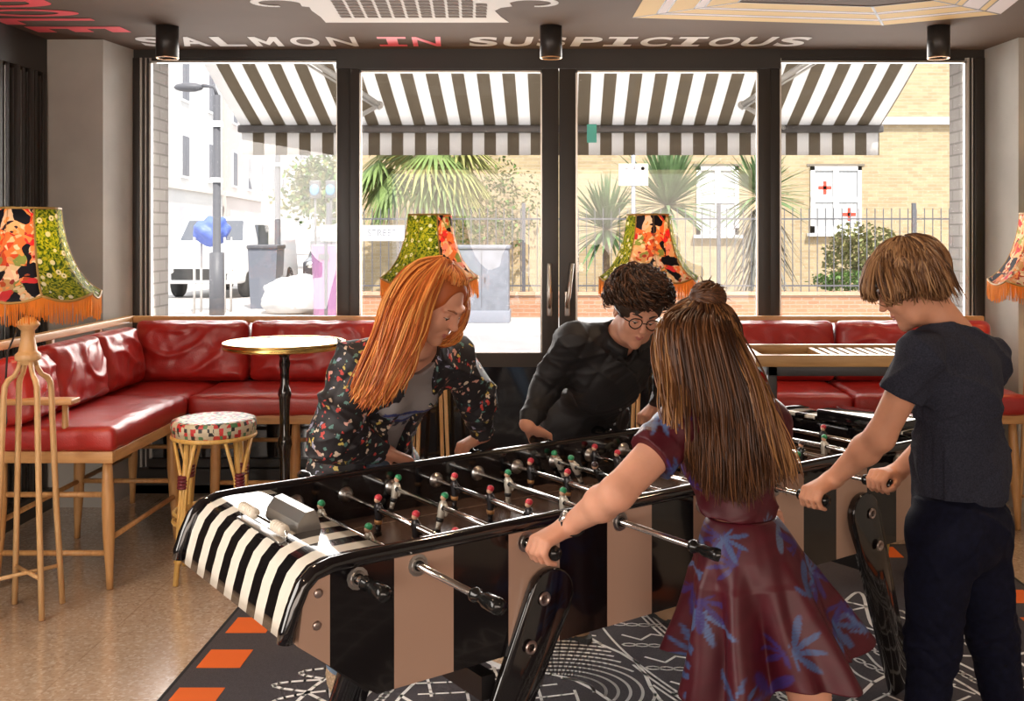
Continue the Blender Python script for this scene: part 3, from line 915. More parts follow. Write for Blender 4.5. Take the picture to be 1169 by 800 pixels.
figs = {0: [('green', .0)],
        1: [('green', 367), ('green', 421)],
        2: [('red', 432), ('red', 475), ('red', 520)],
        3: [('green', 452), ('green', 505)],
        4: [('red', 519), ('red', 560), ('red', 604)],
        5: [('green', 580), ('green', 643)],
        6: [('red', 606), ('red', 648), ('red', 693)],
        7: [('green', 630), ('green', 656), ('dark', 683), ('green', 712)],
        8: [('red', 679), ('red', 705)],
        9: [('green', 727), ('green', 2.4)],
        10: [('red', 2.35), ('red', 2.6), ('red', 2.75)],
        11: [('green', 2.35), ('green', 2.55)],
        12: [('dark', 915), ('red', 2.6)],
        13: [('green', 941), ('green', 894)],
        14: [('red', 940)],
        15: [('white', 975.5)]}
tilt = {7: -.45, 3: .25, 5: 0.0, 9: 1.2, 11: .5}
near_rods = {0, 1, 3, 5, 7, 9, 11, 13}
slide = {0: -.09, 1: .12, 2: .05, 3: -.10, 4: .0, 5: .15, 6: .07, 7: .05, 8: .075, 9: -.03, 10: .10, 11: -.03, 12: .145, 13: -.11, 14: .0, 15: .02}
hand_pt = {}
for k in range(16):
    s = rod_s(k); u = s-SCN; sg = -1 if k in near_rods else 1
    ext = .12+slide[k]       # how far the rod stands out on the handle side
    y_in, y_out = -sg*(HW-.03), sg*(HW+ext)
    mb = MB().use(M_chrome, True); mb.tube([(u, y_in, ZR), (u, y_out, ZR)], .0080, 12)
    rod = mb.build('rod', None, tb)
    m = MB().use(M_rubber, True)
    hp = [(0, .009), (.006, .0165), (.016, .0165), (.024, .0115), (.040, .0120), (.055, .0175), (.095, .0185), (.108, .0165), (.112, 0)]
    R = Matrix.Rotation(-sg*PI/2, 3, 'X')
    m.lathe([(r_, z_) for z_, r_ in hp], (u, y_out, ZR), 18, R)
    m.build('handle', None, rod, 'black rubber handle')
    hand_pt[k] = TW(s, NCN+y_out+sg*.07, ZR)
    for q in (-1, 1):   # bearings through both sides
        m = MB(); Rq = Matrix.Rotation(-q*PI/2, 3, 'X')
        if q == sg:
            m.use(M_cast, True).lathe([(.011, .006), (.017, .006), (.019, .003), (.026, .0025), (.026, 0)], (u, q*HW, ZR), 12, Rq, smooth=False)
            m.use(M_rubber, True).lathe([(.0085, .010), (.0125, .010), (.0125, .004)], (u, q*HW, ZR), 14, Rq)
        m.use(M_cast, True).lathe([(.0085, .016), (.015, .016), (.018, .008), (.024, .004), (.024, 0)], (u, q*(HW-.04), ZR), 12, Matrix.Rotation(q*PI/2, 3, 'X'))
        m.build('bearing', None, rod)
    for kd, px in figs[k]:
        v = n_at(px, s)-NCN if px > 10 else px-NCN if px > 0 else 0
        v = max(-HW+.06, min(HW-.06, v))
        f = link('player_figure', FIG[kd], rod, {'green': 'white shirted player with green cap', 'red': 'dark player with red cap', 'white': 'plain white player', 'dark': 'black player'}[kd])
        f.location = (u, v, ZR); f.rotation_euler = (0, tilt.get(k, 0)*1.0, 0)
# scoring abacus on the left nose
def score(uq):
    q = -1
    base = MB().use(M_cast)
    base.box(uq-.05, uq+.085, -.15, .13, .861, .868, .003)
    o = base.build('score_plate', None, tb)
    h = MB().use(M_cast, True)
    rows = []
    for v in [-.125+.20*k/8 for k in range(9)]:
        row = []
        for a in range(9):
            t = a/8*PI*.62+.25
            row.append((uq+.062-.055*math.cos(t)*.9, v, .866+.062*math.sin(t)*1.0))
        rows.append(row)
    h.use(M_cast, True)
    poly = [(uq+.005, .867), (uq+.012, .895), (uq+.03, .918), (uq+.052, .922), (uq+.062, .905), (uq+.072, .867)]
    h.prism(poly, 'y', -.125, .075, smooth=False)
    h.build('ball_hood', None, o)
    r = MB().use(M_chrome, True)
    r.tube([(uq-.03, -.15, .866), (uq-.03, -.15, .885), (uq-.03, -.145, .888), (uq-.03, .145, .888), (uq-.03, .15, .885), (uq-.03, .15, .866)], .0035, 8)
    r.build('score_wire', None, o)
    for k in range(12):
        v = -.135+k*.0135 if k < 5 else .135-(k-5)*.0135
        m = MB().use(M_bead, True).lathe([(.004, -.006), (.0135, -.004), (.0145, 0), (.0135, .004), (.004, .006)], (uq-.03, v, .888), 14, Matrix.Rotation(PI/2, 3, 'X'))
        m.build('score_bead', None, o)
score(1.015-SCN)
# raised box at the right end
mb = MB().use(M_tblack); u0 = HL_-.235
mb.box(u0, u0+.16, -.22, .16, .861, .905, .008); mb.build('ball_box', None, tb)
# ================================================================= leather benches
M_leather = mat('red leather', (.40, .020, .016), .30, spec=.5, coat=.35, bump=.25, bscale=180, var=.12, vscale=5, coatr=.25)
M_piping = mat('dark red piping', (.10, .012, .012), .45)
M_stitch = mat('pale stitching', (.62, .42, .34), .6)
def cushion(x0, x1, y0, y1, z0, z1, r=.03, puff=.02, wr=.006, M=None, seed=0, face=None, n=26):
    """soft box; face = axis index whose faces bulge"""
    hs = Vector(((x1-x0)/2, (y1-y0)/2, (z1-z0)/2)); c = Vector(((x0+x1)/2, (y0+y1)/2, (z0+z1)/2))
    vs = []; fs = []; key = {}
    def pt(q):
        kk = (round(q[0], 4), round(q[1], 4), round(q[2], 4))
        if kk in key: return key[kk]
        p = Vector((q[0]*hs.x, q[1]*hs.y, q[2]*hs.z))
        inner = Vector((max(-hs.x+r, min(hs.x-r, p.x)), max(-hs.y+r, min(hs.y-r, p.y)), max(-hs.z+r, min(hs.z-r, p.z))))
        d = p-inner
        if d.length > 1e-6: p = inner+d.normalized()*min(r, d.length) if d.length > r else inner+d
        nrm = d.normalized() if d.length > 1e-6 else Vector((0, 0, 0))
        if face is not None:
            o_ = [k for k in range(3) if k != face]
            w = (1-q[o_[0]]**4)*(1-q[o_[1]]**4)
            sgn = 1 if q[face] > 0 else -1
            p[face] += sgn*puff*w*abs(q[face])
            # creases running in from the edges
            e = Vector((p[o_[0]]*9, p[o_[1]]*9, seed*3.1))
            wv = noise.noise(e)*.8+noise.noise(e*2.3)*.4
            rid = 1-abs(noise.noise(Vector((p[o_[0]]*5+seed, p[o_[1]]*7, seed))))*2.2
            p[face] += sgn*wr*abs(q[face])*(wv*.7+max(0, rid-.45)*2.2+.5*noise.noise(Vector((p[o_[0]]*22+seed, p[o_[1]]*13, 5))))
            edge = max(abs(q[o_[0]]), abs(q[o_[1]]))
            p[o_[1]] += .004*noise.noise(Vector((p[o_[0]]*14, seed, 1.0)))*edge
        key[kk] = len(vs); vs.append(c+p); return key[kk]
    g = [-1+2*k/n for k in range(n+1)]
    g2 = [-1, -.9, -.7, -.35, 0, .35, .7, .9, 1]
    ax = [g, g, g]
    if face is not None: ax[face] = g2
    for a in range(3):
        u, v = [(1, 2), (2, 0), (0, 1)][a]
        for sgn in (-1, 1):
            for i in range(len(ax[u])-1):
                for j in range(len(ax[v])-1):
                    q = []
                    for di, dj in ((0, 0), (1, 0), (1, 1), (0, 1)):
                        t = [0, 0, 0]; t[a] = sgn; t[u] = ax[u][i+di]; t[v] = ax[v][j+dj]; q.append(pt(t))
                    if len(set(q)) == 4: fs.append(q if sgn > 0 else q[::-1])
    mb = MB().use(M_leather, True)
    if M is not None: vs = [M @ v for v in vs]
    mb.add(vs, fs, True)
    return mb, hs, c
def cushion_thing(label, box, face, seed, group, M=None, puff=.02, wr=.006, r=.03, name='leather_cushion', stitch=None, n=26):
    x0, x1, y0, y1, z0, z1 = box
    base = Vector(((x0+x1)/2, (y0+y1)/2, z0))
    t = thing(name, label, 'cushion', base, 0, group)
    mb, hs, c = cushion(x0-base.x, x1-base.x, y0-base.y, y1-base.y, 0, z1-z0, r, puff, wr, M, seed, face, n)
    mb.build('cushion_body', None, t)
    # piping round the two bulging faces
    o_ = [k for k in range(3) if k != face]
    pm = MB().use(M_piping, True)
    for sgn in (-1, 1):
        P = []
        k1, k2 = hs[o_[0]]-r*.45, hs[o_[1]]-r*.45
        for a, b in [(-1, -.9), (-.9, -1), (0, -1), (.9, -1), (1, -.9), (1, 0), (1, .9), (.9, 1), (0, 1), (-.9, 1), (-1, .9), (-1, 0)]:
            q = Vector((0, 0, 0)); q[o_[0]] = a*(k1 if abs(a) == 1 else k1*1.0)
            q[o_[1]] = b*k2; q[face] = sgn*(hs[face]-r*.35)
            P.append((M @ (c+q)) if M is not None else c+q)
        pm.tube(P, .0045, 6, closed=True)
    pm.build('piping', None, t)
    return t
def turned_leg(mb, a, b, r0=.020, r1=.028, r2=.015):
    """tapered leg from top a to foot b, fullest a third of the way down"""
    a, b = Vector(a), Vector(b)
    pts = [a.lerp(b, t) for t in (0, .15, .35, .6, .85, 1)]
    mb.tube(pts, [r0, r0*1.2, r1, r1*.92, r2*1.15, r2], 14)
ZR0, ZR1 = .573, .625
gb = 'red leather corner bench cushions'
def make_bench(name, label, parts):
    t = thing(name, label, 'bench', parts['base'])
    bx, by, bz = parts['base']
    for (x0, x1, y0, y1) in parts['frames']:
        mb = MB(); h = .035
        for (a, b_, c_, d_, mt) in ((x0, x1, y0, y0+h, M_wood_x), (x0, x1, y1-h, y1, M_wood_x), (x0, x0+h, y0+h, y1-h, M_wood_y), (x1-h, x1, y0+h, y1-h, M_wood_y)):
            mb.use(mt).box(a-bx, b_-bx, c_-by, d_-by, ZR0, ZR1, .004)
        mb.use(M_black_frame).box(x0+h-bx, x1-h-bx, y0+h-by, y1-h-by, ZR0+.01, ZR1-.01)
        mb.build('seat_frame', None, t)
    for (x0, x1, y0, y1) in parts['backs']:
        mb = MB()
        if x1-x0 > y1-y0:
            mb.use(M_wood_x).box(x0-bx, x1-bx, y0-by, y1-by, 1.065, 1.105, .006)
            k = x0+.03
            while k < x1: mb.use(M_wood).box(k-bx, k+.03-bx, y0+.004-by, y0+.034-by, ZR1-.02, 1.07, .003); k += .55
            mb.use(M_wood_x).box(x0-bx, x1-bx, y0+.008-by, y1-.01-by, .80, .84)
        else:
            mb.use(M_wood_y).box(x0-bx, x1-bx, y0-by, y1-by, 1.065, 1.105, .006)
            k = y0+.03
            while k < y1: mb.use(M_wood).box(x0+.004-bx, x0+.034-bx, k-by, k+.03-by, ZR1-.02, 1.07, .003); k += .55
            mb.use(M_wood_y).box(x0+.008-bx, x1-.01-bx, y0-by, y1-by, .80, .84)
        mb.build('back_rail', None, t)
    for (x, y, dx, dy) in parts['legs']:
        mb = MB().use(M_wood, True); turned_leg(mb, (x-bx, y-by, ZR0+.005), (x+dx-bx, y+dy-by, .002)); mb.build('leg', None, t)
    for (p, q) in parts['rungs']:
        mb = MB().use(M_wood, True); mb.tube([(p[0]-bx, p[1]-by, p[2]), (q[0]-bx, q[1]-by, q[2])], .0125, 10); mb.build('rung', None, t)
    return t
XL0, XL1 = -2.57, -1.99; YL0 = 4.67; YB0, YB1 = 5.62, 6.25
XB1 = -.93
legsL = [(XL1-.05, YL0+.06, .02, -.02), (XL0+.06, YL0+.06, -.02, -.02), (XL1-.05, 5.50, .03, .0), (XL0+.06, 5.50, -.02, 0), (XL0+.06, 6.18, -.02, .03), (-1.86, YB0+.06, .0, -.04), (-1.86, YB1-.07, 0, .02), (-1.43, YB0+.06, .0, -.04), (-1.40, YB1-.07, 0, .03), (XB1-.06, YB0+.06, .02, -.03), (XB1-.06, YB1-.07, .02, .02)]
bl = make_bench('corner_bench', 'tall oak corner bench with turned legs carrying red leather cushions along left wall', dict(base=(XL0, YL0, 0),
    frames=[(XL0, XL1, YL0, 5.80), (XL0, XB1, YB0, YB1)], backs=[(XL0-.005, XL0+.045, YL0, YB1), (XL0+.045, XB1, YB1-.05, YB1)], legs=legsL,
    rungs=[((XL0+.05, YL0+.06, .42), (XL1-.05, YL0+.06, .42)), ((XL0+.05, YL0+.05, .10+.06), (XL1-.03, YL0+.05, .16)), ((XL0+.05, YL0+.06, .30), (XL0+.05, 6.15, .30)), ((XL1-.04, YL0+.06, .22), (XL1-.03, 5.50, .22)), ((XL0+.05, 5.50, .30), (XL1-.04, 5.50, .30)), ((-1.86, YB0+.05, .25), (XB1-.06, YB0+.05, .25)), ((-1.86, YB1-.07, .38), (XB1-.06, YB1-.07, .38)), ((XL0+.06, YB1-.07, .34), (-1.86, YB1-.07, .34))]))
# arm of the bench at the near end
mb = MB().use(M_wood_x).box(0.0, XL1-XL0-.17, -.03, .06, .835, .86, .006)
mb.use(M_wood, True).tube([(.36, .02, ZR1-.01), (.36, .02, .84)], [.016, .013], 12); mb.tube([(.05, .02, ZR1-.01), (.05, .02, .84)], [.016, .013], 12)
mb.build('arm_rest', None, bl)
cz0, cz1 = ZR1, .728
cushion_thing('long red leather seat cushion on left run of corner bench', (XL0+.05, XL1+.01, YL0-.01, 5.60, cz0, cz1), 2, 1, gb, puff=.012, wr=.004, n=40)
cushion_thing('red leather seat cushion in inner corner of the bench', (XL0+.05, XL1-.0, 5.60, YB1-.04, cz0, cz1-.002), 2, 2, gb, puff=.012, wr=.004)
cushion_thing('red leather seat cushion behind the round brass-edged table', (XL1+.0, XB1, YB0-.03, YB1-.04, cz0, cz1), 2, 3, gb, puff=.012, wr=.004, n=36)
# back cushions
def back_cushion(label, box, face, seed, tiltdeg, axis, group):
    x0, x1, y0, y1, z0, z1 = box
    h = (z1-z0)
    M = Matrix.Rotation(math.radians(tiltdeg), 4, axis)
    cushion_thing(label, box, face, seed, group, M=M, puff=.045, wr=.011, r=.04, n=40)
back_cushion('red leather back cushion at near end of the left bench', (XL0+.05, XL0+.20, YL0+.0, 4.99, .735, 1.04), 0, 5, -12, 'Y', gb)
back_cushion('plump red leather back cushion second along left wall', (XL0+.06, XL0+.21, 4.98, 5.52, .735, 1.06), 0, 6, -12, 'Y', gb)
back_cushion('red leather back cushion next to the bench corner on left run', (XL0+.05, XL0+.19, 5.52, 6.02, .735, 1.06), 0, 7, -10, 'Y', gb)
back_cushion('wide red leather back cushion under the left window', (XL0+.10, -1.815, YB1-.20, YB1-.07, .735, 1.085), 1, 8, -8, 'X', gb)
back_cushion('red leather back cushion behind the round brass-edged table', (-1.80, -1.00, YB1-.20, YB1-.07, .735, 1.085), 1, 9, -8, 'X', gb)
# right bench
XR0, XR1 = .90, 2.50
legsR = [(XR0+.06, YB0+.06, -.02, -.03), (1.7, YB0+.06, 0, -.04), (XR1-.06, YB0+.06, .02, -.03), (XR0+.06, YB1-.07, -.02, .02), (1.7, YB1-.07, 0, .02), (XR1-.06, YB1-.07, .02, .02)]
make_bench('long_bench', 'tall oak bench with red leather cushions under the right window', dict(base=(XR0, YB0, 0), frames=[(XR0, XR1, YB0, YB1)], backs=[(XR0, XR1, YB1-.05, YB1)], legs=legsR,
    rungs=[((XR0+.06, YB0+.05, .25), (XR1-.06, YB0+.05, .25)), ((XR0+.06, YB1-.07, .38), (XR1-.06, YB1-.07, .38))]))
gr = 'red leather cushions of the right bench'
cushion_thing('left red leather seat cushion of the bench under right window', (XR0, 1.56, YB0-.03, YB1-.04, cz0, cz1), 2, 11, gr, puff=.014, wr=.004)
cushion_thing('right red leather seat cushion of the bench under right window', (1.565, XR1, YB0-.03, YB1-.04, cz0, cz1), 2, 12, gr, puff=.014, wr=.004)
back_cushion('left red leather back cushion of the bench under right window', (XR0, 1.59, YB1-.20, YB1-.07, .735, 1.085), 1, 13, -8, 'X', gr)
back_cushion('right red leather back cushion of the bench, beside the boy', (1.60, XR1, YB1-.20, YB1-.07, .735, 1.085), 1, 14, -8, 'X', gr)

# ================================================================= round table
rt = thing('round_table', 'tall round bistro table with brass-edged mirror top on black turned pole', 'table', (-1.365, 5.2, 0))
mb = MB().use(mat('pale marble top', (.26, .24, .215), .12, coat=.2, var=.1, vscale=12), True).lathe([(0, 1.035), (.283, 1.035), (.283, 1.058), (0, 1.058)], seg=56, smooth=False); mb.build('table_top', None, rt)
mb = MB().use(M_brass, True)
mb.lathe([(.283, 1.026), (.294, 1.028), (.298, 1.036), (.294, 1.040), (.294, 1.052), (.298, 1.056), (.293, 1.0615), (.280, 1.0605), (.280, 1.058), (.284, 1.034)], seg=64); mb.build('brass_edge', None, rt)
mb = MB().use(M_tblack, True)
mb.lathe([(.09, 1.026), (.09, 1.015), (.035, 1.005), (.022, .98), (.028, .95), (.022, .92), (.022, .84), (.030, .82), (.034, .80), (.028, .78), (.024, .70), (.024, .60), (.032, .58), (.036, .55), (.028, .52), (.024, .45), (.026, .30), (.034, .27), (.040, .22), (.034, .18), (.045, .12), (.05, .08)], seg=24); mb.build('pole', None, rt)
mb = MB().use(M_tblack, True)
for a in range(4):
    an = a*PI/2+.5
    mb.tube([(.03*math.cos(an), .03*math.sin(an), .11), (.14*math.cos(an), .14*math.sin(an), .09), (.24*math.cos(an), .24*math.sin(an), .03), (.27*math.cos(an), .27*math.sin(an), .012)], [(.022, .03), (.018, .022), (.016, .014), (.018, .011)], 10)
mb.build('foot', None, rt)

# ================================================================= rattan stools
M_rattan = m_wood('yellow rattan cane', (.62, .36, .09), (.78, .50, .16), .35, axis=(1, 1, 6), scale=8)
M_bind = mat('dark red cane binding', (.16, .02, .03), .4)
def m_weave():
    m = bpy.data.materials.new('woven multicolour seat'); n, l = nt(m); b = n['Principled BSDF']
    tc = n.new('ShaderNodeTexCoord'); mp = n.new('ShaderNodeMapping'); mp.inputs['Scale'].default_value = (60, 60, 60); mp.inputs['Rotation'].default_value = (0, 0, .78)
    l.new(tc.outputs['Object'], mp.inputs[0])
    v = n.new('ShaderNodeTexVoronoi'); v.distance = 'CHEBYCHEV'; v.inputs['Randomness'].default_value = .25; v.inputs['Scale'].default_value = 1
    l.new(mp.outputs[0], v.inputs['Vector']); sp = n.new('ShaderNodeSeparateColor'); l.new(v.outputs['Color'], sp.inputs[0])
    r = ramp(n, [(0, (.62, .55, .40)), (.30, (.60, .05, .05)), (.5, (.10, .25, .12)), (.62, (.62, .55, .40)), (.82, (.03, .03, .03))], 'CONSTANT')
    l.new(sp.outputs[0], r.inputs[0]); l.new(r.outputs[0], b.inputs['Base Color']); b.inputs['Roughness'].default_value = .4
    bp = n.new('ShaderNodeBump'); bp.inputs['Strength'].default_value = .5; bp.inputs['Distance'].default_value = .004; l.new(v.outputs['Distance'], bp.inputs['Height']); l.new(bp.outputs[0], b.inputs['Normal'])
    return m
M_weave = m_weave()
def make_stool(label, loc, rz):
    t = thing('rattan_stool', label, 'stool', loc, rz, 'rattan stools')
    mb = MB().use(M_weave, True).lathe([(0, .728), (.12, .732), (.170, .731), (.188, .725), (.193, .713), (.193, .693), (.188, .657)], seg=40); mb.build('seat', None, t)
    mb = MB().use(M_rattan, True)
    mb.tube([(.185*math.cos(a*PI/16), .185*math.sin(a*PI/16), .650) for a in range(32)], .011, 8, closed=True); mb.build('seat_ring', None, t)
    for k in range(4):
        a = k*PI/2+PI/4; c, s_ = math.cos(a), math.sin(a); tx, ty = -s_, c
        mb = MB().use(M_rattan, True)
        mb.tube([(.150*c, .150*s_, .655), (.17*c, .17*s_, .40), (.215*c, .215*s_, .002)], [.013, .0135, .0125], 10)
        for q in (-1, 1):
            mb.tube([(.165*c+q*.075*tx, .165*s_+q*.075*ty, .650), (.168*c+q*.020*tx, .168*s_+q*.020*ty, .47), (.20*c+q*.013*tx, .20*s_+q*.013*ty, .12), (.205*c+q*.012*tx, .205*s_+q*.012*ty, .10)], .0085, 8)
        lg = mb.build('leg', None, t)
        mb = MB().use(M_bind, True)
        for zz in (.44, .455, .47, .485):
            rr = .163+(.655-zz)*.06
            mb.lathe([(.030, -.0065), (.034, 0), (.030, .0065)], (rr*c, rr*s_, zz), 14, sx=.75, sy=.95)
        mb.build('cane_binding', None, lg)
    mb = MB().use(M_rattan, True)
    for zz, rr in ((.26, .182), (.30, .178)):
        mb.tube([(rr*math.cos(a*PI/16), rr*math.sin(a*PI/16), zz) for a in range(32)], .0085, 8, closed=True)
    mb.build('foot_ring', None, t)
    return t
st = make_stool('yellow rattan stool with woven round seat beside the corner bench', (-1.625, 4.93, 0), .22)
st2 = copy_tree(st); st2.location = (-.90, 4.80, 0); st2.rotation_euler = (0, 0, .5); st2['label'] = 'yellow rattan stool mostly hidden behind the red-haired woman'
st3 = copy_tree(st); st3.location = (1.72, 4.87, 0); st3.rotation_euler = (0, 0, .35); st3['label'] = 'rattan stool whose legs show under the right end of the football table'

# ================================================================= tray-topped side table
M_tray = m_wood('pale oak tray', (.42, .23, .08), (.54, .32, .12), .4, axis=(8, 1, 1))
tt = thing('tray_table', 'tall narrow oak tray table with slatted inset on dark steel frame', 'table', (1.31, 4.92, 0))
x0, x1, y0, y1 = -.44, .50, -.24, .24
mb = MB().use(M_tray)
mb.box(x0, x1, y0, y0+.035, 1.0, 1.052, .003); mb.box(x0, x1, y1-.035, y1, 1.0, 1.052, .003)
mb.box(x0, x0+.035, y0+.035, y1-.035, 1.0, 1.052, .003); mb.box(x1-.035, x1, y0+.035, y1-.035, 1.0, 1.052, .003)
mb.box(x0+.03, x1-.03, y0+.03, y1-.03, 1.0, 1.012); mb.build('tray_frame', None, tt)
mb = MB().use(M_tray)
for k in range(13): mb.box(x0+.33+k*.045, x0+.355+k*.045, y0+.04, y1-.04, 1.012, 1.040)
mb.build('slat_inset', None, tt)
mb = MB().use(M_steel)
mb.box(x0+.06, x1-.06, y0+.03, y0+.07, .955, 1.0, .003); mb.box(x0+.06, x1-.06, y1-.07, y1-.03, .955, 1.0, .003); mb.box(x0+.06, x0+.10, y0+.03, y1-.03, .955, 1.0); mb.box(x1-.10, x1-.06, y0+.03, y1-.03, .955, 1.0)
mb.build('steel_frame', None, tt)
for xx in (x0+.06, x1-.10):
    for yy in (y0+.03, y1-.07):
        MB().use(M_steel).box(xx, xx+.04, yy, yy+.04, 0, .955, .003).build('leg', None, tt)

# ================================================================= fringed floor lamps
def m_shade(name, kind):
    m = bpy.data.materials.new(name); n, l = nt(m); b = n['Principled BSDF']; out = n['Material Output']
    tc = n.new('ShaderNodeTexCoord')
    wn = n.new('ShaderNodeTexNoise'); wn.inputs['Scale'].default_value = 14; l.new(tc.outputs['Object'], wn.inputs['Vector'])
    mixv = n.new('ShaderNodeMix'); mixv.data_type = 'RGBA'; mixv.blend_type = 'LINEAR_LIGHT'; mixv.inputs[0].default_value = .035
    l.new(tc.outputs['Object'], mixv.inputs[6]); l.new(wn.outputs['Color'], mixv.inputs[7])
    if kind == 'floral':
        v = n.new('ShaderNodeTexVoronoi'); v.inputs['Scale'].default_value = 19; l.new(mixv.outputs[2], v.inputs['Vector'])
        sp = n.new('ShaderNodeSeparateColor'); l.new(v.outputs['Color'], sp.inputs[0])
        r = ramp(n, [(0, (.88, .62, .36)), (.16, (.80, .30, .09)), (.34, (.015, .012, .02)), (.50, (.62, .42, .20)), (.62, (.88, .70, .55)), (.72, (.72, .06, .07)), (.80, (.88, .45, .36)), (.88, (.02, .015, .03)), (.95, (.30, .36, .12))], 'CONSTANT')
        l.new(sp.outputs[0], r.inputs[0])
        v2 = n.new('ShaderNodeTexVoronoi'); v2.inputs['Scale'].default_value = 55; l.new(mixv.outputs[2], v2.inputs['Vector'])
        sp2 = n.new('ShaderNodeSeparateColor'); l.new(v2.outputs['Color'], sp2.inputs[0])
        r2 = ramp(n, [(0, (.95, .85, .68)), (.22, (.55, .12, .04)), (.40, (.92, .45, .16)), (.6, (.80, .70, .48)), (.8, (.40, .06, .05))], 'CONSTANT'); l.new(sp2.outputs[1], r2.inputs[0])
        mx = n.new('ShaderNodeMix'); mx.data_type = 'RGBA'; l.new(r.outputs[0], mx.inputs[6]); l.new(r2.outputs[0], mx.inputs[7])
        gt = n.new('ShaderNodeMath'); gt.operation = 'GREATER_THAN'; gt.inputs[1].default_value = .62; l.new(sp2.outputs[2], gt.inputs[0])
        # leave the dark ground dark
        bw = n.new('ShaderNodeRGBToBW'); l.new(r.outputs[0], bw.inputs[0]); g2 = n.new('ShaderNodeMath'); g2.operation = 'GREATER_THAN'; g2.inputs[1].default_value = .1; l.new(bw.outputs[0], g2.inputs[0])
        mm = n.new('ShaderNodeMath'); mm.operation = 'MULTIPLY'; l.new(gt.outputs[0], mm.inputs[0]); l.new(g2.outputs[0], mm.inputs[1]); l.new(mm.outputs[0], mx.inputs[0])
        col = mx.outputs[2]
    elif kind == 'daisy':
        v = n.new('ShaderNodeTexVoronoi'); v.inputs['Scale'].default_value = 22; v.inputs['Randomness'].default_value = .7; l.new(tc.outputs['Object'], v.inputs['Vector'])
        r = ramp(n, [(0, (.10, .16, .02)), (.085, (.93, .92, .75)), (.27, (.0, .0, .0))], 'CONSTANT'); l.new(v.outputs['Distance'], r.inputs[0])
        nz = n.new('ShaderNodeTexNoise'); nz.inputs['Scale'].default_value = 90; nz.inputs['Detail'].default_value = 2; l.new(mixv.outputs[2], nz.inputs['Vector'])
        r2 = ramp(n, [(.40, (.05, .10, .01)), (.52, (.34, .42, .03)), (.62, (.62, .58, .05))]); l.new(nz.outputs['Fac'], r2.inputs[0])
        gt = n.new('ShaderNodeMath'); gt.operation = 'LESS_THAN'; gt.inputs[1].default_value = .27; l.new(v.outputs['Distance'], gt.inputs[0])
        mx = n.new('ShaderNodeMix'); mx.data_type = 'RGBA'; l.new(gt.outputs[0], mx.inputs[0]); l.new(r2.outputs[0], mx.inputs[6]); l.new(r.outputs[0], mx.inputs[7])
        col = mx.outputs[2]
    else:
        rgb = n.new('ShaderNodeRGB'); rgb.outputs[0].default_value = (.80, .36, .06, 1); col = rgb.outputs[0]
    l.new(col, b.inputs['Base Color']); b.inputs['Roughness'].default_value = .7
    tr = n.new('ShaderNodeBsdfTranslucent'); l.new(col, tr.inputs[0])
    ms = n.new('ShaderNodeMixShader'); ms.inputs[0].default_value = .5
    l.new(b.outputs[0], ms.inputs[1]); l.new(tr.outputs[0], ms.inputs[2]); l.new(ms.outputs[0], out.inputs[0])
    return m
M_floral = m_shade('dark floral lampshade print', 'floral'); M_daisy = m_shade('green daisy lampshade print', 'daisy'); M_fringe = m_shade('orange fringe thread', 'plain')
M_trim = mat('gold brown braid', (.42, .24, .06), .6)
M_lampwood = m_wood('pale turned beech', (.66, .38, .16), (.78, .50, .24), .45, axis=(1, 1, 6))
SHP = [(.128, 1.700), (.134, 1.64), (.147, 1.57), (.168, 1.50), (.196, 1.44), (.232, 1.39), (.262, 1.362), (.290, 1.345)]
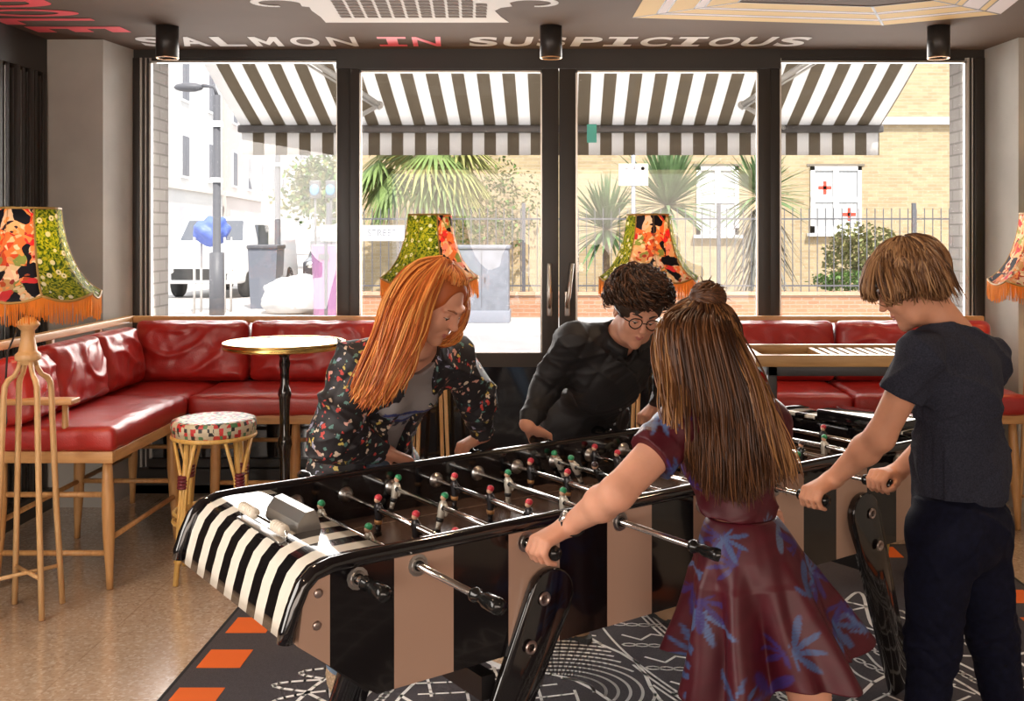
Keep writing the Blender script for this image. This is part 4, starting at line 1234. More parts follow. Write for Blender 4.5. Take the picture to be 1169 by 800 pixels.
def make_lamp(label, loc, rot, foot_rz, first_floral=True, mirror=False, bulb=12):
    t = thing('floor_lamp', label, 'floor lamp', loc, 0, 'fringed floor lamps')
    sh = None
    def corner(k): return math.radians(rot)+k*PI/4
    def pt(k, f, i, low=0):
        """panel k, fraction f across, ring i"""
        r, z = SHP[i]
        a0, a1 = corner(k), corner(k+1)
        p0 = Vector((math.cos(a0), math.sin(a0))); p1 = Vector((math.cos(a1), math.sin(a1)))
        p = p0.lerp(p1, f)
        # concave panels bow slightly outwards at the top and inwards low down
        bow = 1+.02*math.sin(PI*f)
        w = i/(len(SHP)-1)
        zz = z-(.026*abs(math.sin(PI*f)))*w**3
        return Vector((p.x*r*bow, p.y*r*bow, zz))
    # only the shade children hang here
    shade = thing_part('shade_frame', t)
    tr = MB().use(M_trim, True)
    for k in range(8):
        fl = ((k//2) % 2 == 0) == first_floral
        mb = MB().use(M_floral if fl else M_daisy, True)
        C = 8
        rows = [[pt(k, f/C, i) for f in range(C+1)] for i in range(len(SHP))]
        mb.sheet(rows, .0015)
        mb.build('shade_panel', None, t, 'dark floral panel' if fl else 'green daisy panel')
        tr.tube([pt(k, 0, i) for i in range(len(SHP))], .0042 if k % 2 == 0 else .0018, 6)
        tr.tube([pt(k, f/C, len(SHP)-1) for f in range(C+1)], .0055, 6)
        tr.tube([pt(k, f/C, 0) for f in range(C+1)], .0055, 6)
    tr.build('braid_trim', None, t)
    fr = MB().use(M_fringe, True); rd = random.Random(int(loc[0]*100))
    for k in range(8):
        for j in range(50):
            f = (j+.5)/50
            p = pt(k, f, len(SHP)-1); p2 = pt(k, f, len(SHP)-1)*1.0
            L = .092+rd.uniform(-.008, .008); o = Vector((rd.uniform(-.004, .004), rd.uniform(-.004, .004), 0))
            fr.tube([p, p+Vector((0, 0, -L*.5))+o*.5, p+Vector((0, 0, -L))+o], [.0024, .0021, .0017], 3, caps=False)
    f_ = fr.build('fringe', None, t); f_['kind'] = 'stuff'
    # spider, bulb
    m = MB().use(M_brass, True)
    for a in range(3):
        an = a*2*PI/3; m.tube([(0, 0, 1.66), (.125*math.cos(an), .125*math.sin(an), 1.695)], .002, 5)
    m.tube([(0, 0, 1.25), (0, 0, 1.44)], .008, 8); m.build('lamp_holder', None, t)
    m = MB().use(emis('lit bulb', (1, .70, .38), 9), True).sphere((0, 0, 1.48), (.03, .03, .04), 14, 8); m.build('bulb', None, t)
    bpy.data.objects.remove(shade)
    L = bpy.data.lights.new('bulb_light', 'POINT'); L.energy = bulb; L.color = (1, .66, .34); L.shadow_soft_size = .035
    lo = bpy.data.objects.new('bulb_light', L); COL.objects.link(lo); lo.location = (loc[0], loc[1], 1.56)
    # turned head of the stand
    m = MB().use(M_lampwood, True)
    m.lathe([(.0, 1.246), (.020, 1.243), (.036, 1.228), (.0365, 1.2275), (.046, 1.216), (.046, 1.209), (.0455, 1.2085), (.030, 1.190), (.0265, 1.187), (.028, 1.15), (.037, 1.10), (.0375, 1.0995), (.050, 1.088), (.0505, 1.0875), (.0505, 1.066), (.050, 1.0655), (.036, 1.058), (.036, 1.045), (0, 1.045)], seg=32)
    m.build('turned_head', None, t)
    for k in range(4):
        a = foot_rz+k*PI/2; c, s_ = math.cos(a), math.sin(a)
        m = MB().use(M_lampwood, True)
        if True:
            pts = [(.030, 1.062), (.038, 1.03), (.055, 1.000), (.078, .985), (.092, .960), (.096, .92), (.10, .80), (.118, .40), (.142, .004)]
            m.tube([(r*c, r*s_, z) for r, z in pts], [(.012, .010)]*3+[(.0135, .012)]*6, 6)
        m.build('leg', None, t)
    m = MB().use(M_lampwood, True)
    for k in (0, 1):
        a = foot_rz+k*PI/2; c, s_ = math.cos(a)*.132, math.sin(a)*.132
        m.tube([(c, s_, .17), (-c, -s_, .17)], .0085, 6)
    m.build('cross_stretcher', None, t)
    return t
def thing_part(name, parent):
    o = bpy.data.objects.new(name, None); COL.objects.link(o); o.parent = parent; return o
l1 = make_lamp('floor lamp at far left by the bench end, floral shade with orange fringe', (-2.24, 4.42, 0), -53, PI/4+.05, first_floral=False)
m = MB().use(mat('black flex', (.015, .012, .012), .5), True)
m.tube([(-.02, -.01, 1.24), (-.06, -.05, 1.10), (-.085, -.02, .95), (-.09, .0, .80), (-.12, -.03, .68), (-.16, .0, .60), (-.22, .05, .55)], .004, 6); m.build('flex', None, l1)
make_lamp('floor lamp behind the red-haired woman, green daisy panel in front', ((491-PX)/F*6.02, 6.02, 0), -65, PI/4+.3, first_floral=True)
make_lamp('floor lamp behind the curly-haired man, floral panel facing the room', ((741-PX)/F*6.02, 6.02, 0), -129, PI/4+.1, first_floral=True)
make_lamp('floor lamp cut off by the right edge of the picture', ((1194-PX)/F*5.62, 5.62, 0), -200, PI/4+.1, first_floral=True)
# ================================================================= the street outside
M_pave = mat('pale paving', (.46, .44, .42), .85, var=.12, vscale=1.2)
M_road = mat('worn asphalt', (.30, .29, .29), .9, var=.1, vscale=1)
M_ybrick = m_brick('yellow stock brick', (.36, .27, .15), (.47, .36, .21), (.42, .36, .27), 1, 'XZ')
M_rbrick = m_brick('orange brick', (.38, .18, .10), (.44, .23, .13), (.40, .32, .25), 1, 'XZ')
M_iron = mat('grey painted iron', (.10, .10, .11), .5)
M_stonew = mat('pale stone', (.60, .56, .52), .8, var=.08)
M_cab = mat('grey painted cabinet', (.20, .21, .24), .5, var=.15, vscale=6)
g = MB().use(M_pave).box(-45, 40, 6.55, 90, -.3, -.02); struct('ground', g)
b = MB().use(M_road).box(-45, 40, 10.2, 16.5, -.28, -.012); b.use(M_stonew).box(-45, 40, 10.0, 10.2, -.2, .02).box(-45, 40, 16.5, 16.7, -.2, .02); struct('ground_road', b)

# awning
XA = 2.586; YF = 8.5; ZF = 2.46; YA = 6.92; ZA = 3.16
def m_awn():
    m = bpy.data.materials.new('striped awning canvas'); n, l = nt(m); out = n['Material Output']; b = n['Principled BSDF']
    tc = n.new('ShaderNodeTexCoord'); sp = n.new('ShaderNodeSeparateXYZ'); l.new(tc.outputs['Object'], sp.inputs[0])
    a = n.new('ShaderNodeMath'); a.operation = 'ADD'; l.new(sp.outputs[0], a.inputs[0]); a.inputs[1].default_value = .188*40+.055
    d = n.new('ShaderNodeMath'); d.operation = 'DIVIDE'; l.new(a.outputs[0], d.inputs[0]); d.inputs[1].default_value = .188
    f = n.new('ShaderNodeMath'); f.operation = 'FRACT'; l.new(d.outputs[0], f.inputs[0])
    g = n.new('ShaderNodeMath'); g.operation = 'GREATER_THAN'; l.new(f.outputs[0], g.inputs[0]); g.inputs[1].default_value = .5
    mx = n.new('ShaderNodeMix'); mx.data_type = 'RGBA'; l.new(g.outputs[0], mx.inputs[0])
    mx.inputs[6].default_value = (.27, .225, .165, 1); mx.inputs[7].default_value = (.88, .86, .84, 1)
    l.new(mx.outputs[2], b.inputs['Base Color']); b.inputs['Roughness'].default_value = .85
    tr = n.new('ShaderNodeBsdfTranslucent'); l.new(mx.outputs[2], tr.inputs[0])
    ms = n.new('ShaderNodeMixShader'); ms.inputs[0].default_value = .55; l.new(b.outputs[0], ms.inputs[1]); l.new(tr.outputs[0], ms.inputs[2]); l.new(ms.outputs[0], out.inputs[0])
    return m
M_awn = m_awn()
aw = thing('street_awning', 'black and white striped folding awning with straight valance over the shop front', 'awning', (0, YA, 0))
rows = [[(x, (YF-YA)*t, ZA+(ZF-ZA)*t-.03*math.sin(PI*t)) for x in [-XA+2*XA*k/30 for k in range(31)]] for t in [j/8 for j in range(9)]]
MB().use(M_awn, True).sheet(rows, .002).build('canvas', None, aw)
MB().use(M_awn, False).sheet([[(x, YF-YA+.03+.006*math.sin(k*1.3), z) for k, x in enumerate([-XA+2*XA*k/60 for k in range(61)])] for z in (2.42, 2.32, 2.225)], .0015).build('valance', None, aw)
M_bar = mat('grey awning bar', (.12, .11, .105), .4, .3)
MB().use(M_bar).box(-XA-.02, XA+.02, YF-YA-.03, YF-YA+.04, 2.405, 2.465, .01).build('front_bar', None, aw)
MB().use(M_bar, True).tube([(-XA, .03, ZA), (XA, .03, ZA)], .05, 12).build('roller', None, aw)
M_arm = mat('cream awning arm', (.50, .47, .43), .4, .2)
for sx in (-1, 1):
    def mp_(px, py, Y):
        w = W(px, py, Y); return (w.x*sx*-1, w.y-YA, w.z)
    A = mp_(335, 55, 6.98); E = mp_(433, 120, 7.85); B2 = mp_(385, 146, 8.47)
    m = MB().use(M_arm, True); m.tube([A, E], .022, 8); m.tube([(A[0], A[1], A[2]-.05), (E[0], E[1], E[2]-.03)], .008, 6); m.tube([E, B2], .018, 8); m.sphere(E, .032, 10, 6)
    m.build('folding_arm', None, aw)
M_white = mat('white gloss paint', (.80, .80, .80), .4)
# yellow brick building opposite
bb = thing('brick_house', 'yellow brick house with white windows across the street', 'building', (5, 24, 0))
MB().use(M_ybrick).box(-9.6, 11, 0, 5, -.02, 10).build('wall', None, bb)
MB().use(M_stonew).box(-9.6, 11, -.12, 0, 4.05, 4.22).build('stone_band', None, bb)
M_winglass = mat('net curtained glass', (.36, .42, .44), .15, spec=.7)
M_curtain = mat('grey net curtain', (.45, .46, .46), .7, var=.2, vscale=30, stretch=(3, 1, .3))
def house_window(px0, px1, py0, py1, crosses):
    Y = 24; x0 = (px0-PX)/F*Y-5; x1 = (px1-PX)/F*Y-5; z0 = zw(py1, Y); z1 = zw(py0, Y)
    m = MB().use(M_white)
    w = .09; xm = (x0+x1)/2; zm = (z0+z1)/2
    m.box(x0, x1, -.06, .02, z0, z0+.16); m.box(x0, x1, -.06, .02, z1-w, z1); m.box(x0, x0+w, -.06, .02, z0, z1); m.box(x1-w, x1, -.06, .02, z0, z1)
    m.box(xm-.06, xm+.06, -.055, .02, z0, z1); m.box(x0, x1, -.05, .02, zm-.05, zm+.05)
    m.box(x0-.08, x1+.08, -.14, 0, z0-.07, z0)
    f = m.build('window_frame', None, bb)
    MB().use(M_curtain).box(x0+.05, x1-.05, -.02, -.01, z0, z1).build('pane', None, f)
    mm = MB().use(mat('dark lintel line', (.2, .17, .13), .8)).box(x0-.08, x1+.08, -.02, 0, z1+.01, z1+.06); mm.build('lintel', None, bb)
    for (cx, cz) in crosses:
        X, Z = x0+(x1-x0)*cx, z0+(z1-z0)*cz
        MB().use(M_white).box(X-.16, X+.16, -.03, -.022, Z-.19, Z+.19).build('poster', None, f, 'white paper with red cross')
        MB().use(mat('red cross ink', (.75, .06, .03), .6)).box(X-.15, X+.15, -.036, -.03, Z-.04, Z+.04).box(X-.04, X+.04, -.036, -.03, Z-.15, Z+.15).build('red_cross', None, f)
house_window(795, 843, 190, 268, [])
house_window(925, 983, 190, 266, [(.28, .68), (.76, .28)])
# garden wall and railings
YG = 20
gw = thing('garden_wall', 'low orange brick wall across the street under the iron railings', 'wall', (2, YG, 0))
MB().use(M_rbrick).box(-6.5, 9, 0, .3, -.02, .40).build('brickwork', None, gw)
MB().use(mat('orange coping', (.56, .33, .22), .8, var=.1)).box(-6.52, 9, -.04, .34, .40, .46).build('coping', None, gw)
ir = thing('iron_railings', 'tall grey iron railings standing on the low brick wall', 'railings', (2, YG+.15, .46))
o = MB().use(M_iron).box(-.008, .008, -.008, .008, 0, 1.6).build('bar', None, ir)
xs = [-6.4+.158*k for k in range(97)]
o.location = (xs[0], 0, 0)
for x in xs[1:]:
    c = o.copy(); COL.objects.link(c); c.location = (x, 0, 0)
for k in range(5):
    MB().use(M_iron).box(-.035, .035, -.035, .035, 0, 1.7).build('post', None, ir, loc=(-6.45+k*3.74+.0, 0, 0))
MB().use(M_iron).box(-6.45, 9, -.012, .012, 1.38, 1.41).build('top_rail', None, ir); MB().use(M_iron).box(-6.45, 9, -.012, .012, .1, .13).build('bottom_rail', None, ir)
# street cabinet
cb = thing('utility_cabinet', 'grey metal street cabinet in front of the low brick wall', 'cabinet', ((551-PX)/F*19, 19, 0))
mb = MB().use(M_cab).box(-.48, .48, -.25, .25, -.02, 1.30, .02); mb.build('cabinet_body', None, cb)
MB().use(M_cab).box(-.51, .51, -.28, .28, 1.30, 1.37, .02).build('cabinet_top', None, cb)
MB().use(mat('cabinet plinth', (.25, .26, .30), .6)).box(-.50, .50, -.27, .27, -.02, .20, .01).build('plinth', None, cb)
MB().use(M_iron).box(-.004, .004, -.256, -.25, .25, 1.28).box(.05, .07, -.265, -.25, .7, .8).build('door_seam', None, cb)
# street name sign
sg = thing('street_sign', 'long white street name plate on low posts in front of the palm', 'sign', ((414-PX)/F*17, 17, 0))
z0, z1 = zw(275, 17), zw(257, 17)
MB().use(M_white).box(-.67, .67, -.015, .015, z0, z1).build('name_plate', None, sg)
for x in (-.6, .6): MB().use(M_iron).box(x-.025, x+.025, .015, .05, -.02, z1).build('post', None, sg)
vs, fs = text_mesh('COVENT STREET', .155); mb = MB().use(mat('grey sign lettering', (.16, .16, .18), .6))
mb.add([(v.x*.95, -.017, (z0+z1)/2+v.y) for v in vs], fs); mb.build('sign_lettering', None, sg)
# fan palm
M_palm = mat('palm green', (.15, .22, .06), .6, var=.3, vscale=5); M_palm2 = mat('yellow green palm', (.27, .27, .08), .6, var=.3, vscale=5)
M_cord = mat('cordyline green', (.12, .20, .08), .55, var=.3, vscale=6); M_cord2 = mat('dusty grey leaf', (.20, .20, .17), .7, var=.2)
M_trunk = mat('brown trunk', (.22, .15, .10), .9, var=.3, vscale=12, bump=.6, bscale=20)
def blade(mb, a, d, L, w, droop, seg=5):
    a = Vector(a); d = Vector(d).normalized(); side = d.cross(Vector((0, 0, 1)))
    if side.length < .05: side = Vector((1, 0, 0))
    side.normalize(); vs = []; 
    for k in range(seg+1):
        t = k/seg; p = a+d*L*t+Vector((0, 0, -droop*t*t*L)); ww = w*math.sin(PI*(.12+.86*t))*.5+w*.05*(1-t)
        up = Vector((0, 0, w*.12*math.sin(PI*t)))
        vs += [p-side*ww, p+up, p+side*ww]
    fs = []
    for k in range(seg):
        i = k*3; fs += [(i, i+1, i+4, i+3), (i+1, i+2, i+5, i+4)]
    mb.add(vs, fs, False)
def fan_palm(px, py, Y, label, nl, R):
    c = W(px, py, Y); t = thing('fan_palm', label, 'palm tree', (c.x, Y, 0))
    MB().use(M_trunk, True).tube([(0, 0, -.02), (.05, 0, c.z*.5), (0, 0, c.z)], [.16, .13, .12], 10).build('trunk', None, t)
    rd = random.Random(5)
    for i in range(nl):
        az = rd.uniform(0, 2*PI); el = rd.uniform(-.9, .9)
        d = Vector((math.cos(az)*math.cos(el), math.sin(az)*math.cos(el)*.8, math.sin(el)))
        hub = Vector((0, 0, c.z))+d*R*.55; mb = MB().use(M_palm if rd.random() < .55 else M_palm2)
        mb.tube([(0, 0, c.z), hub], .012, 5)
        side = d.cross(Vector((0, 0, 1))).normalized(); up = side.cross(d)
        for k in range(19):
            a = (k/18-.5)*3.6
            dd = d*math.cos(a)+side*math.sin(a)*.9+Vector((0, 0, -.25))
            blade(mb, hub, dd, R*.62*(1-.15*abs(a)/1.8), .075, .40)
        mb.build('palm_leaf', None, t)
    return t
fan_palm(478, 168, 21.5, 'fan palm with drooping leaves behind the railings', 40, 1.6)
def cordyline(px, py, Y, R, label, n=90, m=None, droop=.15, lo=-.5, py2=None):
    n = int(n*1.5); R = R*1.12
    c = W(px, py, Y); t = thing('cordyline', label, 'spiky plant', (c.x, Y, 0))
    MB().use(M_trunk, True).tube([(0, 0, -.02), (0, 0, c.z)], [.09, .06], 8).build('trunk', None, t)
    rd = random.Random(int(px)); mb = MB().use(m or M_cord)
    for i in range(n):
        az = rd.uniform(0, 2*PI); el = lo+(1.5-lo)*rd.random()**.8
        d = Vector((math.cos(az)*math.cos(el), math.sin(az)*math.cos(el), math.sin(el)))
        blade(mb, (0, 0, c.z), d, R*rd.uniform(.75, 1.1), .075, droop*rd.uniform(.5, 1.5))
    if py2:
        mb.use(M_cord2)
        for i in range(n):
            az = rd.uniform(0, 2*PI); z = rd.uniform(zw(py2, Y), c.z)
            blade(mb, (0, 0, z), (math.cos(az), math.sin(az), -.6-rd.random()), R*rd.uniform(.6, 1.0), .05, .4)
    mb.build('foliage', None, t)
cordyline(692, 262, 20.9, 1.15, 'spiky cordyline left of the sign pole', 100)
cordyline(762, 235, 21.2, 1.45, 'tall spiky cordyline right of the sign pole', 130)
cordyline(868, 225, 21.2, 1.15, 'drooping cordyline with dead grey leaves between house windows', 90, None, .2, -.5, 300)
def leaf_clump(name, label, c, r, n, m, ls=.06, cat='bush', trunk=0, seed=1):
    t = thing(name, label, cat, (c[0], c[1], 0 if trunk else c[2]-r[2]))
    rd = random.Random(seed); mb = MB(); base = Vector(t.location)
    ms = m if isinstance(m, list) else [m]
    for i in range(n):
        while True:
            p = Vector((rd.uniform(-1, 1), rd.uniform(-1, 1), rd.uniform(-1, 1)))
            if .35 < p.length < 1: break
        nz = .8+.35*noise.noise(p*2.2+Vector((seed, 0, 0)))
        q = Vector((p.x*r[0], p.y*r[1], p.z*r[2]))*nz+Vector(c)-base
        a = Vector((rd.uniform(-1, 1), rd.uniform(-1, 1), rd.uniform(-1, 1))).normalized(); b_ = a.cross(Vector((rd.random(), rd.random(), 1))).normalized()
        s_ = ls*rd.uniform(.6, 1.4); mb.use(rd.choice(ms))
        mb.add([q-a*s_, q+b_*s_*.6, q+a*s_, q-b_*s_*.6], [(0, 1, 2, 3)], False)
    mb.build('foliage', None, t)
    if trunk: MB().use(M_trunk, True).tube([(0, 0, -.02), (0, 0, c[2])], [trunk, trunk*.5], 10).build('trunk', None, t)
    else: MB().use(M_trunk, True).tube([(0, 0, -.1), (0, 0, r[2])], .03, 6).build('stem', None, t)
    return t
M_leafA = mat('olive leaf', (.18, .20, .07), .6); M_leafB = mat('fresh leaf', (.12, .22, .05), .6); M_leafC = mat('yellow leaf', (.30, .28, .11), .6)
leaf_clump('garden_bush', 'loose olive bush behind the railings below the right house window', (W(985, 300, 21.5).x, 21.5, 1.15), (1.0, .5, .75), 2600, [M_leafA, M_leafC], .05, seed=2)
leaf_clump('garden_bush', 'small bright green bush low behind the railings at right', (W(965, 325, 20.8).x, 20.8, .62), (.95, .3, .25), 1200, [M_leafB], .04, seed=3)
leaf_clump('climbing_shrub', 'pale green climber on the brick wall beside the fan palm', (W(555, 215, 23.4).x, 23.4, 2.2), (1.6, .4, 1.4), 1800, [M_leafC, M_leafA, M_leafB], .05, seed=4)
leaf_clump('street_tree', 'leafy street tree far down the road behind the parked car', (W(375, 215, 46).x, 46, W(375, 215, 46).z), (2.6, 1.5, 2.0), 4200, [M_leafA, M_leafB, M_leafC], .12, 'tree', .18, seed=6)
leaf_clump('street_tree', 'tree crown behind the fan palm and railings', (W(455, 235, 33).x, 33, W(455, 235, 33).z), (2.4, 1.5, 2.2), 3000, [M_leafA, M_leafB], .11, 'tree', .18, seed=8)
# sign pole in the garden
sp_ = thing('parking_sign', 'pale parking sign on grey pole between two cordylines', 'sign', (W(723, 200, 19.4).x, 19.4, 0))
MB().use(mat('galvanised pole', (.36, .38, .44), .4, .6), True).tube([(0, 0, -.02), (0, 0, 3.7)], .04, 10).build('pole', None, sp_)
z0, z1 = zw(212, 19.4), zw(187, 19.4)
MB().use(mat('cream sign face', (.78, .74, .58), .5)).box(-.27, .27, -.06, -.045, z0, z1).build('sign_plate', None, sp_)
mb = MB().use(mat('sign ink', (.18, .16, .20), .6)); vs, fs = text_mesh('14', .12); mb.add([(v.x-.02, -.063, z1-.09+v.y) for v in vs], fs)
mb.box(-.16, -.09, -.063, -.06, z1-.10, z1-.085); mb.box(-.14, .06, -.063, -.06, z1-.215, z1-.20); mb.build('sign_writing', None, sp_)
MB().use(mat('blue badge', (.12, .2, .6), .5), True).lathe([(0, 0), (.035, 0)], (.17, -.062, z1-.09), 14, Matrix.Rotation(PI/2, 3, 'X')).build('blue_badge', None, sp_)
# lamp posts
def lamp_post(px, Y, ztop, label, arm):
    x = (px-PX)/F*Y; t = thing('street_lamp', label, 'street lamp', (x, Y, 0))
    MB().use(M_iron, True).tube([(0, 0, -.02), (0, 0, 1.25), (0, 0, 1.26), (0, 0, ztop)], [.13, .125, .07, .06], 12).build('post', None, t)
    if arm:
        MB().use(M_iron, True).tube([(0, 0, ztop), (-.05, 0, ztop+.14), (-.25, 0, ztop+.16)], .03, 8).build('bracket', None, t)
        MB().use(M_iron, True).sphere((-.48, 0, ztop+.13), (.26, .12, .08), 12, 6).build('lamp_head', None, t)
    MB().use(M_white).box(-.085, .085, -.085, .085, ztop-.55, ztop-.45).box(-.085, .085, -.085, .085, ztop-1.5, ztop-1.42).build('band', None, t)
    return t
lamp_post(247.5, 18, 3.95, 'dark street lamp post with short curved arm seen through the left window', True)
lamp_post(317, 24, 4.6, 'plain dark post beside the parked vehicles under the awning edge', False)
M_blue = mat('blue lamp glass', (.12, .30, .50), .3)
for px, pb in ((360, 216), (378, 216)):
    Y = 26; c = W(px, pb, Y); t = thing('signal_light', 'small blue-faced signal on pole, %s of the pair' % ('left' if px == 360 else 'right'), 'signal', (c.x, Y, 0))
    MB().use(M_iron, True).tube([(0, .0, -.02), (0, 0, c.z)], .03, 6).build('pole', None, t)
    MB().use(M_iron).box(-.13, .13, -.08, .08, c.z-.22, c.z+.22, .03).build('signal_box', None, t); MB().use(M_blue, True).sphere((0, -.09, c.z-.02), (.12, .05, .14), 10, 6).build('lens', None, t)
# white terrace receding at left
M_whitewall = mat('white render', (.58, .57, .56), .8, var=.05); M_winp = mat('pale sash glass', (.16, .16, .18), .5)
def terrace(x0, y0, x1, y1, h, label, ncol, nrow, m, ground=True):
    t = thing('terraced_house', label, 'building', (x0, y0, 0)); d = Vector((x1-x0, y1-y0, 0)); L = d.length; a = math.atan2(d.y, d.x)
    t.rotation_euler = (0, 0, a)
    MB().use(m).box(0, L, 0, 6, -.02, h).build('wall', None, t); MB().use(M_stonew).box(0, L, -.15, 0, h-.3, h).box(0, L, -.12, 0, 3.2, 3.4).build('cornice', None, t)
    for i in range(ncol):
        for j in range(nrow):
            cx = L*(i+.5)/ncol; cz = 4.5+j*2.9
            f = MB().use(M_white).box(cx-.55, cx+.55, -.05, .0, cz-.85, cz+.85).build('window', None, t)
            MB().use(M_winp).box(cx-.45, cx-.03, -.07, -.05, cz-.75, cz+.75).box(cx+.03, cx+.45, -.07, -.05, cz-.75, cz+.75).build('pane', None, f)
    for i in range(ncol):
        cx = L*(i+.5)/ncol
        MB().use(mat('shop shutter', (.52, .50, .52), .6)).box(cx-.9, cx+.9, -.06, 0, .1, 2.6).build('shop_front', None, t)
terrace(-13.5, 30, -14.8, 46, 13, 'tall white terrace nearest the camera on the left of the street', 4, 3, M_whitewall)
terrace(-14.8, 46.5, -17.2, 66, 11, 'pale pink terrace further down the street', 5, 3, mat('pale pink render', (.56, .50, .47), .8))
terrace(-19, 72, -8, 78, 9, 'distant white block closing the end of the street', 4, 2, M_whitewall)
# vehicles
M_carw = mat('white vehicle paint', (.78, .78, .80), .3, coat=.5); M_carb = mat('dark vehicle paint', (.06, .06, .07), .25, coat=.6); M_carg = mat('tinted vehicle glass', (.10, .11, .13), .08, spec=.8); M_tyre = mat('tyre', (.03, .03, .03), .8)
def vehicle(name, label, loc, rz, L, Wd, H, m, van=False):
    t = thing(name, label, 'van' if van else 'car', loc, rz)
    if van: P = [(-L/2, .35), (-L/2, H*.62), (-L/2+.75, H*.66), (-L/2+1.2, H), (L/2, H), (L/2, .35)]
    else: P = [(-L/2, .35), (-L/2, H*.52), (-L/2+1.05, H*.60), (-L/2+1.7, H), (L/2-1.1, H), (L/2-.45, H*.62), (L/2, H*.55), (L/2, .35)]
    bm = bmesh.new(); n = len(P); vv = [bm.verts.new((x, sy*Wd/2*(1 if z < H*.7 else .86), z)) for sy in (-1, 1) for x, z in P]
    bm.faces.new(vv[:n][::-1]); bm.faces.new(vv[n:])
    for i in range(n): bm.faces.new([vv[i], vv[(i+1) % n], vv[n+(i+1) % n], vv[n+i]])
    bmesh.ops.recalc_face_normals(bm, faces=bm.faces[:]); bmesh.ops.bevel(bm, geom=bm.edges[:], offset=.07, segments=3, profile=.5, affect='EDGES')
    MB().use(m).bm(bm, None, True).build('body', None, t)
    i0 = 2 if van else 2; a, b_ = Vector(P[i0]), Vector(P[i0+1]); nrm = Vector((-(b_-a).y, (b_-a).x)).normalized()*.012
    g = MB().use(M_carg); q0, q1 = a.lerp(b_, .12)+nrm, a.lerp(b_, .85)+nrm
    g.add([(q0.x, -Wd*.42, q0.y), (q0.x, Wd*.42, q0.y), (q1.x, Wd*.37, q1.y), (q1.x, -Wd*.37, q1.y)], [(0, 1, 2, 3)]); g.build('windscreen', None, t)
    MB().use(M_carg).box(-L/2+1.5, L/2-.9 if not van else -L/2+2.3, -Wd/2+.005, Wd/2-.005, H*.64, H*.90).build('side_window', None, t)
    MB().use(M_tyre).box(-L/2-.02, -L/2+.04, -Wd*.36, Wd*.36, .45, .72).build('grille', None, t)
    for sy in (-1, 1): MB().use(M_chrome, True).sphere((-L/2-.0, sy*Wd*.38, .68), (.05, .13, .10), 10, 6).build('headlamp', None, t)
    for wx in (-L/2+.85, L/2-.85):
        for sy in (-1, 1): MB().use(M_tyre, True).lathe([(0, -.1), (.30, -.1), (.33, -.07), (.33, .07), (.30, .1), (0, .1)], (wx, sy*(Wd/2-.1), .33-.012), 20, Matrix.Rotation(PI/2, 3, 'X')).build('wheel', None, t)
w_ = W(268, 300, 25); vehicle('delivery_van', 'white van parked facing the shop beyond the street lamp', (w_.x-.9, 28, -.01), PI/2-.05, 5, 1.9, 2.0, M_carw, True)
w_ = W(352, 300, 29); vehicle('parked_car', 'dark car parked behind the pale sacks', (w_.x+.3, 32, -.01), PI/2+.1, 4.2, 1.75, 1.5, M_carb)
# bins and sacks
bn = thing('wheelie_bin', 'dark upright wheeled bin beside the white van', 'bin', (W(304, 300, 22.5).x, 22.5, 0))
MB().use(mat('slate plastic', (.15, .16, .19), .5)).prism([(-.25, -.02), (.25, -.02), (.31, 1.25), (-.31, 1.25)], 'y', -.3, .3).build('bin_body', None, bn); MB().use(M_iron).box(-.33, .33, -.34, .34, 1.25, 1.33, .02).build('lid', None, bn)
for sy in (-.28, .28): MB().use(M_tyre, True).lathe([(0, -.03), (.1, -.03), (.1, .03), (0, .03)], (sy, .3, .08), 14, Matrix.Rotation(PI/2, 3, 'Y')).build('wheel', None, bn)
pb = thing('litter_bin', 'purple slatted litter bin beside the window post', 'bin', (W(374, 300, 19.6).x, 19.6, 0))
MB().use(mat('purple plastic', (.30, .14, .26), .5), True).lathe([(.26, .0), (.27, .5), (.30, 1.35), (.26, 1.37), (0, 1.37)], (0, 0, 0), 16, smooth=False).build('bin_body', None, pb)
MB().use(M_iron).box(-.1, .1, -.31, -.29, 1.1, 1.2).build('opening', None, pb)
def blob(name, label, cat, c, r, m, seed, sub=4):
    bm = bmesh.new(); bmesh.ops.create_icosphere(bm, subdivisions=sub, radius=1)
    for v in bm.verts:
        k = 1+.25*noise.noise(v.co*1.6+Vector((seed, 0, 0)))+.08*noise.noise(v.co*5)
        v.co = Vector((v.co.x*r[0]*k, v.co.y*r[1]*k, max(v.co.z*r[2]*k, -r[2]*.8)+r[2]*.8))
    o = MB().use(m).bm(bm, None, True).build(name, None, None, loc=c); tag(o, label, cat); return o
blob('refuse_sack', 'heap of pale plastic sacks lying on the pavement', 'sack', (W(338, 325, 21).x, 21, -.02), (.75, .5, .42), mat('pale plastic', (.62, .60, .58), .4), 3)
bt_ = thing('covered_trolley', 'blue cover bundled over a trolley left of the lamp post', 'trolley', (W(243, 262, 21).x, 21, 0))
bm = bmesh.new(); bmesh.ops.create_icosphere(bm, subdivisions=4, radius=1)
for v in bm.verts:
    k = 1+.3*noise.noise(v.co*1.8); v.co = Vector((v.co.x*.36*k, v.co.y*.3*k, v.co.z*.28*k+1.62))
MB().use(mat('blue tarpaulin', (.10, .16, .50), .5)).bm(bm, None, True).build('cover', None, bt_)
mm = MB().use(M_stonew, True)
for sx in (-.3, .3):
    for sy in (-.2, .2): mm.tube([(sx, sy, 0), (sx, sy, 1.5)], .025, 6)
mm.build('trolley_frame', None, bt_)
